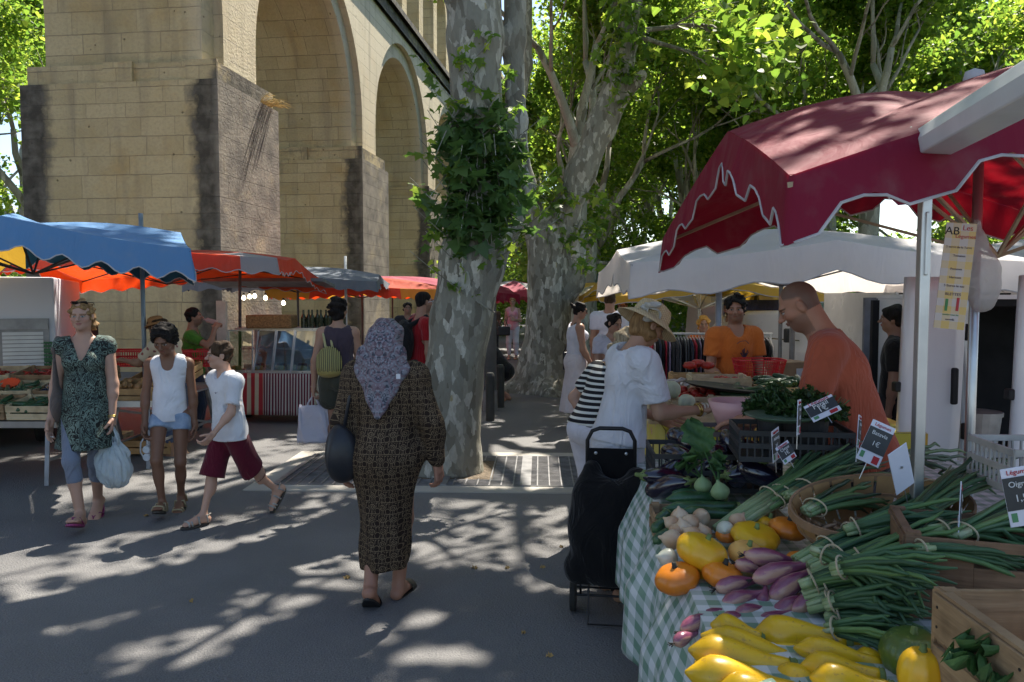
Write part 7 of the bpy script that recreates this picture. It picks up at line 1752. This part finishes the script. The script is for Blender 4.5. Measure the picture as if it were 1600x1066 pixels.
tagc('slate price tag above the aubergines',P(1212,695,3.0),.07,.125,(R(0),R(-10),R(50)),('Auberg.','2€'))
tagc('small slate price tag just right of the one above the aubergines',P(1228,707,2.95),.07,.07,(R(-20),R(-22),R(30)),('Choux','1€'))
tagc('thin slate price tag against the vendor\'s T-shirt',P(1342,675,2.85),.06,.12,(R(0),R(14),R(58)),('Salade','1€'))
tagc('flat slate price tag leaning under the parsley',P(1285,638,3.1),.12,.075,(R(-35),R(-25),R(0)),('Persil','1€'))
# green courgettes in small crate
crate('shallow wooden crate with green courgettes at the left of the stall',P(1120,812,3.1)-Vector((0,0,.06)),.5,.22,.09,rz=R(-4),group='crates on the vegetable stall')
gc=[((1040,780),(1130,778),3.25,.030),((1035,795),(1150,792),3.15,.028),((1030,818),(1045,800),3.0,.024),((1060,800),(1150,805),3.05,.026),((1050,770),(1128,768),3.4,.027),((1020,832),(1042,812),2.95,.022),((1022,850),(1044,830),2.88,.020)]
for i,(a,c,Y,r) in enumerate(gc):
    a=P(*a,Y);c=P(*c,Y+.02);l=(c-a).length; liekto('green_courgette',['longest green courgette on top of the crate','glossy green courgette in front of the longest one','small green courgette end at the left of the crate','green courgette lowest in the crate','green courgette at the back of the crate','thin green courgette beside the onion heap','green courgette tip at the table edge'][i],'courgette',GCs,a,c,r,'green courgettes',courg(l,r,.008,.8),parts=[('stem',stemf(l,r*.6),STM)])
# aubergines in dark crate
plast_crate('dark plastic crate full of aubergines behind the kohlrabi',P(1110,738,3.7)-Vector((0,0,.05)),.56,.36,.17,BP,rz=R(-4),group='dark plastic crates')
def aub(b): b.tube([(0,0,-.11),(0,0,-.105),(0,0,-.08),(0,.004,-.03),(0,.006,.03),(0,0,.08),(0,-.004,.10)],[.004,.022,.042,.050,.042,.026,.016],18)
def aubcap(b): b.lathe([(.024,.082),(.022,.098),(.010,.105),(.008,.13),(.003,.132)],10,ribs=5,rib=.4)
r_=random.Random(31)
for i,(x,y,Y) in enumerate(((1052,735,3.55),(1065,715,3.7),(1045,760,3.45),(1090,700,3.8),(1125,710,3.75),(1150,698,3.75),(1180,712,3.65),(1200,725,3.5),(1140,735,3.55),(1165,740,3.45),(1035,748,3.5),(1105,730,3.6),(1190,745,3.4),(1075,690,3.9))):
    veg('aubergine','%s shiny dark aubergine in the heap behind the kohlrabi'%['front left','left middle','lowest left','back left','back middle','biggest back','right upper','right','middle','middle right','leftmost','central','far right','rearmost'][i],'aubergine',AUB,P(x,y,Y),(r_.uniform(.9,2.2),r_.uniform(-.5,.5),r_.uniform(0,6)),aub,'heap of aubergines',scale=1.02,parts=[('calyx',aubcap,STM)])
# kohlrabi with leaves
KOH=mat('pale green kohlrabi',(.25,.36,.17),.5,.25,7,.2); LFG=mat('cabbage leaf green',(.07,.16,.045),.55,.45,9,.5,40,col2=(.035,.085,.03),trl=.25)
def leafblade(b,base,d,L_,W_,rng):
    d=d.normalized(); sx=d.cross(Vector((0,0,1))).normalized() if abs(d.z)<.95 else Vector((1,0,0)); n=sx.cross(d)
    st=.45
    b.tube([base,base+d*L_*st],[.005,.003],5)
    def fn(u,v):
        t=v; w=W_*math.sin(PI*min(1,t*.9+.08))**.7*(1+.18*math.sin(t*19+u*4)); x=(u-.5)*w
        return base+d*L_*(st+(1-st)*t)+sx*x+n*(.02*math.sin(u*9+t*11)+abs(u-.5)*.04-.08*t*t*L_*2)
    b.grid(fn,8,10)
for i,(x,y,Y,r,nl) in enumerate(((1098,758,3.3,.038,3),(1125,768,3.2,.040,3))):
    o=veg('kohlrabi',['pale green kohlrabi on the left, in front of the aubergines','pale green kohlrabi on the right with the tallest leaf'][i],'kohlrabi',KOH,P(x,y,Y),(r_.uniform(-.3,.3),r_.uniform(-.3,.3),0),bulb(r,.9),'kohlrabi with their leaves')
    b=MB()
    for k in range(nl): 
        d=Vector((r_.uniform(-.8,.5),r_.uniform(-.3,.7),r_.uniform(.4,1.2))); leafblade(b,Vector((0,0,r*.8)),d,r_.uniform(.10,.17),r_.uniform(.06,.1),r_)
    if i==1: leafblade(b,Vector((0,0,r*.8)),Vector((-.15,.2,1)),.30,.13,r_)
    b.build('leaves',LFG,o,smooth=True)
# stacked crates and parsley buckets in front of the vendor
plast_crate('large black slatted plastic crate in front of the bald vendor',P(1232,700,3.45)-Vector((0,0,.03)),.46,.32,.13,BP,rz=R(-8),group='dark plastic crates')
plast_crate('brown grey plastic crate under the pink bowl',P(1160,690,3.95)-Vector((0,0,.05)),.40,.3,.12,mat('brownish plastic',(.13,.10,.10),.5),rz=R(-8),group='dark plastic crates')
b=MB(); b.lathe([(.09,0),(.12,.10),(.14,.155),(.146,.155),(.125,.10),(.09,.006)],24); o=b.build('pink_bowl',mat('pale pink plastic',(.62,.36,.36),.4,.1),None,smooth=True); o.location=P(1150,672,4.1); tag(o,'pale pink plastic bowl left of the black crates','bowl')
b=MB(); b.lathe([(.10,0),(.15,.018),(.155,.022),(.1,.006)],28); o=b.build('green_dish',mat('dull green plastic',(.10,.17,.12),.4,.1),None,smooth=True); o.location=P(1222,656,3.3); tag(o,'flat dull green dish on the black crate','dish')
PAR=leafmat('parsley leaves',(.015,.04,.012),(.03,.075,.018),(.06,.12,.03),.3)
for i,(x,y,Y,r) in enumerate(((1208,700,3.55,.075),(1258,708,3.42,.10))):
    e=empty('parsley_bucket',P(x,y,Y),0,['grey plastic bucket of parsley, left of the pair','black bucket overflowing with parsley in front of the vendor'][i],'bucket','buckets of parsley')
    b=MB(); b.lathe([(r*.8,0),(r,.19),(r*1.06,.19),(r*1.06,.205),(r*.95,.205),(r*.75,.01)],24); b.build('bucket_body',BP if i==0 else blk,e,smooth=False)
    rs=np.random.RandomState(3+i); n=1500; a=rs.uniform(0,2*PI,n); q=rs.uniform(0,1,n)**.5; zz=.20+rs.uniform(0,1,n)*(.11*(1-q*.6)); C=np.stack([np.cos(a)*q*r*1.75,np.sin(a)*q*r*1.3,zz-.04*q],1)
    V,Q=leaves(C,.024,rs,LOUT,.2); link('parsley',npmesh('parsley',V,Q),PAR,e)
    b=MB(); 
    for k in range(60): a_=rs.uniform(0,6.28); q_=rs.uniform(0,1)**.5; b.tube([(math.cos(a_)*q_*r*.6,math.sin(a_)*q_*r*.6,.12),(math.cos(a_)*q_*r*1.9,math.sin(a_)*q_*r*1.3,.23+.07*(1-q_))],.0015,4)
    b.build('stems',ALG,e)
# right wooden crates
def bigcrate(lab,c,w,l,h,rz,m):
    e=empty('slatted_crate',c[:],rz,lab,'crate','old wooden crates at the front right'); t=.012
    for sy,nm in ((-1,'front_panel'),(1,'back_panel')):
        b=MB(); hh=h*.58
        if sy<0:
            b.box((-w*.36,sy*l/2,h-hh/2),(w*.28,t,hh)); b.box((w*.36,sy*l/2,h-hh/2),(w*.28,t,hh)); b.box((0,sy*l/2,h-.014),(w*.44,t,.028)); b.box((0,sy*l/2,h-hh+.03),(w*.44,t,hh-.075-.0)) if False else b.box((0,sy*l/2,(h-hh+h-.075)/2),(w*.44,t,hh-.075))
        else: b.box((0,sy*l/2,h-hh/2),(w,t,hh))
        b.box((0,sy*l/2,(h-hh-.015)/2),(w,t,h-hh-.015)); b.build(nm,m,e,bevel=.0015)
    for sx in (-1,1):
        b=MB(); b.box((sx*w/2,0,h*.79),(t,l-.02,h*.40)); b.box((sx*w/2,0,h*.27),(t,l-.02,h*.50)); b.build('side_panel',m,e,bevel=.0015)
        b=MB(); [b.tube([(sx*(w/2+t/2-.001),y_,z_),(sx*(w/2+t/2+.0015),y_,z_)],.0035,8) for y_ in (-l/2+.03,l/2-.03) for z_ in (h*.70,h*.88,h*.15,h*.4)]; [b.tube([(x_,-l/2-t/2+.001,z_),(x_,-l/2-t/2-.0015,z_)],.0035,8) for x_ in (-w/2+.03,w/2-.03) for z_ in (h*.6,h*.9,h*.2)]; b.build('nails',blk,e)
    b=MB()
    for sx in (-1,1):
        for sy in (-1,1): b.box((sx*(w/2-.025),sy*(l/2-.022),h/2+.004),(.035,.03,h+.01))
    for sx in (-1,1): b.box((sx*(w/2-.012),0,h+.003),(.024,l,.008))
    b.box((0,0,.006),(w-.03,l-.03,.01)); b.build('corner_posts',m,e)
    return e
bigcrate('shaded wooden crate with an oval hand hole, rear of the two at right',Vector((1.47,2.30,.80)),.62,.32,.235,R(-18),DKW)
bigcrate('empty wooden crate with pale side, nearest at the right edge',Vector((1.21,1.60,.80)),.50,.36,.25,R(-1),WOOD)
0 and bigcrate('low shaded crate side between the leaves and the rear crate',Vector((1.10,2.42,.80)),.30,.30,.18,R(6),DKW)
plast_crate('whitish plastic crate at the right edge behind the leaves',P(1625,735,2.75)-Vector((0,0,.05)),.34,.3,.15,WP,rz=R(-4),group='dark plastic crates')
b=MB(); r_=random.Random(8)
for k in range(7): leafblade(b,Vector((0,0,0)),Vector((r_.uniform(-.8,.2),r_.uniform(-.4,.4),r_.uniform(.3,.9))),.14,.08,r_)
o=b.build('leafy_vegetable',LFG,None,smooth=True); o.location=P(1590,1085,1.55); tag(o,'green cabbage leaves poking in at the bottom right corner','leaves')
# second stall: boxes, yellow cloth, melons...
te2=empty('market_table',(1.75,5.65,.09),R(-4),'second market table with a yellow patterned cloth behind the white dress woman','table')
b=MB(); b.box((0,0,.80),(1.5,1.9,.03)); b.build('table_top',WOOD,te2)
for sx in (-1,1):
    for sy in (-1,1): MB().bar((sx*.6,sy*.85,.79),(sx*.65,sy*.85,-.09),.04).build('leg',alu,te2)
t=NT('yellow flowered oilcloth'); v=t.co('Object'); s_=t.n('ShaderNodeSeparateXYZ',{0:v}).outputs
bands=t.math('FRACT',t.math('MULTIPLY',s_[0],2.9)); m1=t.math('GREATER_THAN',bands,.5); edge=t.math('LESS_THAN',t.math('ABSOLUTE',t.math('SUBTRACT',bands,.5)),.02)
vo=t.n('ShaderNodeTexVoronoi',{'Scale':11.,'Vector':v}); fl=t.math('MULTIPLY',t.math('LESS_THAN',vo.outputs['Distance'],.26),m1); fl2=t.math('MULTIPLY',t.math('LESS_THAN',vo.outputs['Distance'],.12),m1)
c=t.mix(m1,(.60,.36,.02),(.50,.50,.03)); c=t.mix(t.math('MULTIPLY',t.noise(3,4,v),.5),c,(.5,.3,.02)); c=t.mix(edge,c,(.65,.6,.4)); c=t.mix(fl,c,(.50,.22,.28)); c=t.mix(fl2,c,(.22,.06,.03))
YFL=t.done(t.bsdf(col=c,rough=.4,spec=.5))
b=MB(); b.grid(lambda u,v:(-.76+1.52*u,-.965-.012*math.sin(u*30)*(1-v),.36+.46*v),60,8); b.grid(lambda u,v:(-.765-.012*math.sin(v*30)*(1-u),-.96+1.9*v,.36+.46*u),8,40); b.grid(lambda u,v:(-.76+1.52*u,-.96+1.9*v,.822),4,4); b.build('yellow_cloth',YFL,te2,smooth=False,solid=.002)
for i,(px,Y,w_) in enumerate(((1042,5.0,.34),(1096,4.95,.36),(1170,5.0,.42))):
    c=P(px,652,Y); crate('pale thin poplar crate on the yellow cloth, %s of the front three'%['left','middle','right'][i],(c.x,Y+.1,.915),w_*.62 if i==0 else w_,.3,.14,rz=R(-4),m=PALE,group='poplar crates on the yellow cloth',slats=1)
MEL=mat('pale netted melon',(.50,.56,.42),.5,.3,9,.3,60)
for i,(x,y,Y,r,lb) in enumerate(((1048,603,5.0,.062,'larger pale ribbed melon beside the bangled wrist'),(1073,622,4.9,.052,'smaller pale melon touching the larger one'))):
    veg('melon',lb,'melon',MEL,P(x,y+6,Y)+Vector((0,0,.0)),(.2,.1*i,0),pumpkin(r,r*1.75,10,.06),'melons')
for i,(x,z,m,nm) in enumerate(((1.25,.97,REDV,'red peppers'),(1.62,.97,GREENV,'dark green herbs'),(1.25,.99,mat('white radish',(.6,.55,.55),.5,.2),'white radishes'),(1.62,1.0,REDV,'tomatoes'),(2.0,.99,DKG,'courgettes'))):
    yy=5.5 if i<2 else 6.0
    crate('pale crate of %s on the yellow cloth table'%nm,(x,yy,z-.04),.36,.42,.1,m=WOOD if i%2 else PALE,group='crates on the second table')
    pile((x,yy,z-.01),.3,.34,m,45,LONG if i in (1,4) else (ROUND if i!=2 else CHI),0,0,'heap of %s in its crate on the yellow cloth table'%nm,'vegetables','vegetable_heap',60+i,h=.08)
e=empty('wooden_box',P(1140,640,5.4),R(-5),'brown wooden box with black scale pan on the second table','box'); b=MB(); b.box((.06,0,.02),(.5,.3,.15)); b.build('box_body',mat('varnished brown wood',(.26,.12,.05),.5,.35,6,.2,20),e,bevel=.004)
b=MB(); b.lathe([(.02,0),(.2,.02),(.24,.035),(.245,.04),(.2,.028)],20,ex=1.1); o=b.build('scale_pan',blk,None,smooth=True); o.location=P(1130,612,5.4); o.rotation_euler=(0,R(6),0); tag(o,'black scale pan standing on the brown box','pan')
crate('pale poplar crate with a green square mark under the red basket',P(1122,598,5.9)-Vector((0,0,.05)),.42,.3,.10,rz=R(-4),m=PALE,group='poplar crates on the yellow cloth',slats=1)
o=veg('red_melon_slices','pile of glossy red peppers left of the red basket','peppers',REDV,P(1088,572,6.3),(0,0,0),lambda b:[b.lathe([(.004,-.03),(.045,-.015),(.055,.005),(.04,.03),(.004,.035)],14,c=(.07*k-.05,.03*(k%2),.015*(k%2)),ribs=4,rib=.2) for k in range(3)])
o.name='red_peppers'; c=P(1088,585,6.3); crate('orange brown wooden crate under the glossy red peppers',(c.x,6.3,.92),.40,.3,c.z-.92,rz=R(-4),m=mat('orange brown wood',(.45,.27,.12),.8,.3),group='crates on the second table')
e=empty('cardboard_box',P(1225,585,7.2),R(20),'brown cardboard box standing by the white car','box'); MB().box((0,0,0),(.36,.3,.24)).build('carton',mat('brown cardboard',(.34,.22,.13),.85,.2),e); MB().box((.05,-.152,.02),(.08,.003,.09)).build('label_panel',white,e)
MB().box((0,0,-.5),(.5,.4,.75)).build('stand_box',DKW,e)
# clothes rail
e=empty('clothes_rail',(2.38,9.6,0),R(-3),'white metal clothes rail behind the second table','clothes rail')
b=MB(); b.tube([(-.75,0,1.26),(.75,0,1.26)],.014,8); b.build('bar',whitep,e)
for sx in (-1,1): MB().tube([(sx*.73,0,0),(sx*.73,0,1.26)],.014,8).build('upright',whitep,e)
cols=[(.012,.012,.015),(.55,.53,.56),(.03,.04,.07),(.45,.03,.06),(.10,.11,.13),(.35,.30,.45),(.012,.012,.015),(.62,.60,.58),(.05,.05,.06),(.02,.02,.03)]
cmats=[fab('garment cloth %d'%i,c) for i,c in enumerate(cols)]
r_=random.Random(4)
for i in range(40):
    x=-.70+i*.036; m=cmats[r_.randrange(10)]; w_=r_.uniform(.16,.24); h=r_.uniform(.5,.68)
    e2=bpy.data.objects.new('hanging_garment',None)
    b=MB(); a=r_.uniform(-.2,.2)
    def fn(u,v): y=(u-.5)*2*w_*(1-.75*max(0,(v-.86)/.14)); return (x+.010*math.sin(u*12+i)+a*(u-.5)*.1,y,1.20-h*(1-v))
    b.grid(fn,8,8); o=b.build('hanging_garment',m,None,smooth=True,solid=.012); o.matrix_world=Matrix.Translation((2.38,9.6,0))@Matrix.Rotation(R(-3)+R(25)*0,4,'Z')
    tag(o,'%s coloured garment hanging in the row on the white rail'%{0:'black',1:'pale grey',2:'navy',3:'crimson',4:'charcoal',5:'lilac',6:'black',7:'cream',8:'charcoal',9:'dark navy'}[cmats.index(m)],'garment','garments on the clothes rail')
    h_=MB().tube([(x,-.12,1.19),(x,0,1.225),(x,.12,1.19)],.004,4).tube([(x,0,1.225),(x,0,1.28)],.003,4).build('hanger',whitep,o)
b=MB(); b.grid(lambda u,v:(-.5+u*1.,.03*math.sin(u*14),.9+.75*v),20,4); o=b.build('hanging_cloth',fab('deep blue cloth',(.06,.07,.20)),None,smooth=True,solid=.01); o.location=(3.9,12.8,0); tag(o,'deep blue cloth hanging at the back of the clothes stall','cloth')
# trolley
e=empty('shopping_trolley',(.53,4.22,0),R(-8),'black two wheeled shopping trolley standing beside the gingham cloth','shopping trolley')
tub=mat('black tubular steel',(.015,.015,.017),.35,.1,metal=.4); nyl=fab('black trolley nylon',(.005,.005,.006),bs=14)
b=MB(); b.tube([(-.125,0,.30),(-.125,-.02,.95),(-.10,-.02,1.0),(-.06,-.02,1.015),(.06,-.02,1.015),(.10,-.02,1.0),(.125,-.02,.95),(.125,0,.30)],.011,10); b.build('handle_frame',tub,e,smooth=True)
f=Field(); f.ell((0,-.10,.52),(.215,.13,.24),.08); f.ell((.0,-.10,.40),(.205,.13,.22),.08); f.cone((-.12,-.09,.68),(-.10,-.05,.80),.07,.045,.08); f.cone((.12,-.09,.68),(.14,-.05,.76),.07,.045,.08); f.cone((-.15,-.1,.28),(.15,-.1,.28),.10,.10,.05); f.plane((0,0,.215),(0,0,-1))
f.disp=lambda X,Y,Z:sines(8,17,.009,7,(1,.5,.7))(X,Y,Z)+.003*np.sin(X*40+Z*25)
V,Q=f.mesh(.009); link('bag_body',npmesh('bag_body',V,Q),nyl,e,smooth=True)
b=MB(); b.box((0,-.03,.80),(.235,.012,.22)); b.build('back_panel',nyl,e,bevel=.004)
for x in (-.08,.08): b=MB(); b.m=Matrix.Translation((x,-.04,.885))@Matrix.Rotation(PI/2,4,'X'); b.lathe([(.009,0),(.008,.004),(.002,.006)],12); b.build('stud',chrome,e)
b=MB(); b.box((.03,-.232,.50),(.05,.002,.012)); b.build('maker_patch',mat('grey woven patch',(.12,.12,.13),.7),e)
b=MB(); b.tube([(-.2,.02,.09),(.2,.02,.09)],.007,8); b.tube([(-.11,-.0,.19),(-.11,-.14,.19),(-.11,-.2,.02),(.11,-.2,.02),(.11,-.14,.19),(.11,0,.19)],.006,8); b.tube([(-.16,.0,.21),(-.16,.02,.09)],.006,6); b.tube([(.16,.0,.21),(.16,.02,.09)],.006,6); b.tube([(-.17,-.16,.20),(.17,-.16,.20)],.006,6); b.build('wire_stand',tub,e)
for x in (-.2,.2): b=MB(); b.m=Matrix.Translation((x,.02,.09))@Matrix.Rotation(PI/2,4,'Y'); b.lathe([(.03,-.012),(.085,-.016),(.09,-.008),(.09,.008),(.085,.016),(.03,.012)],24); b.build('wheel',rub,e)
# fallen leaves
dl=mat('dry fallen leaf',(.34,.22,.08),.8,.4)
for i,(x,y) in enumerate(((845,887),(790,888),(878,856),(855,1025),(230,806),(990,720),(745,888),(815,990),(540,905),(300,940))):
    rs=np.random.RandomState(i); q=G(x,y); b=MB(); s_=.035*rs.uniform(.6,1.2); b.add([(a*s_,c*s_,.012*math.sin(k*2.1)+.006) for k,(a,c) in enumerate(LOUT)],[tuple(range(12))]); o=b.build('fallen_leaf',dl,None,loc=(q.x,q.y,.002)); o.rotation_euler=(0,0,rs.uniform(0,6)); tag(o,'small dry brown leaf lying on the asphalt','leaf','dry leaves scattered on the asphalt')
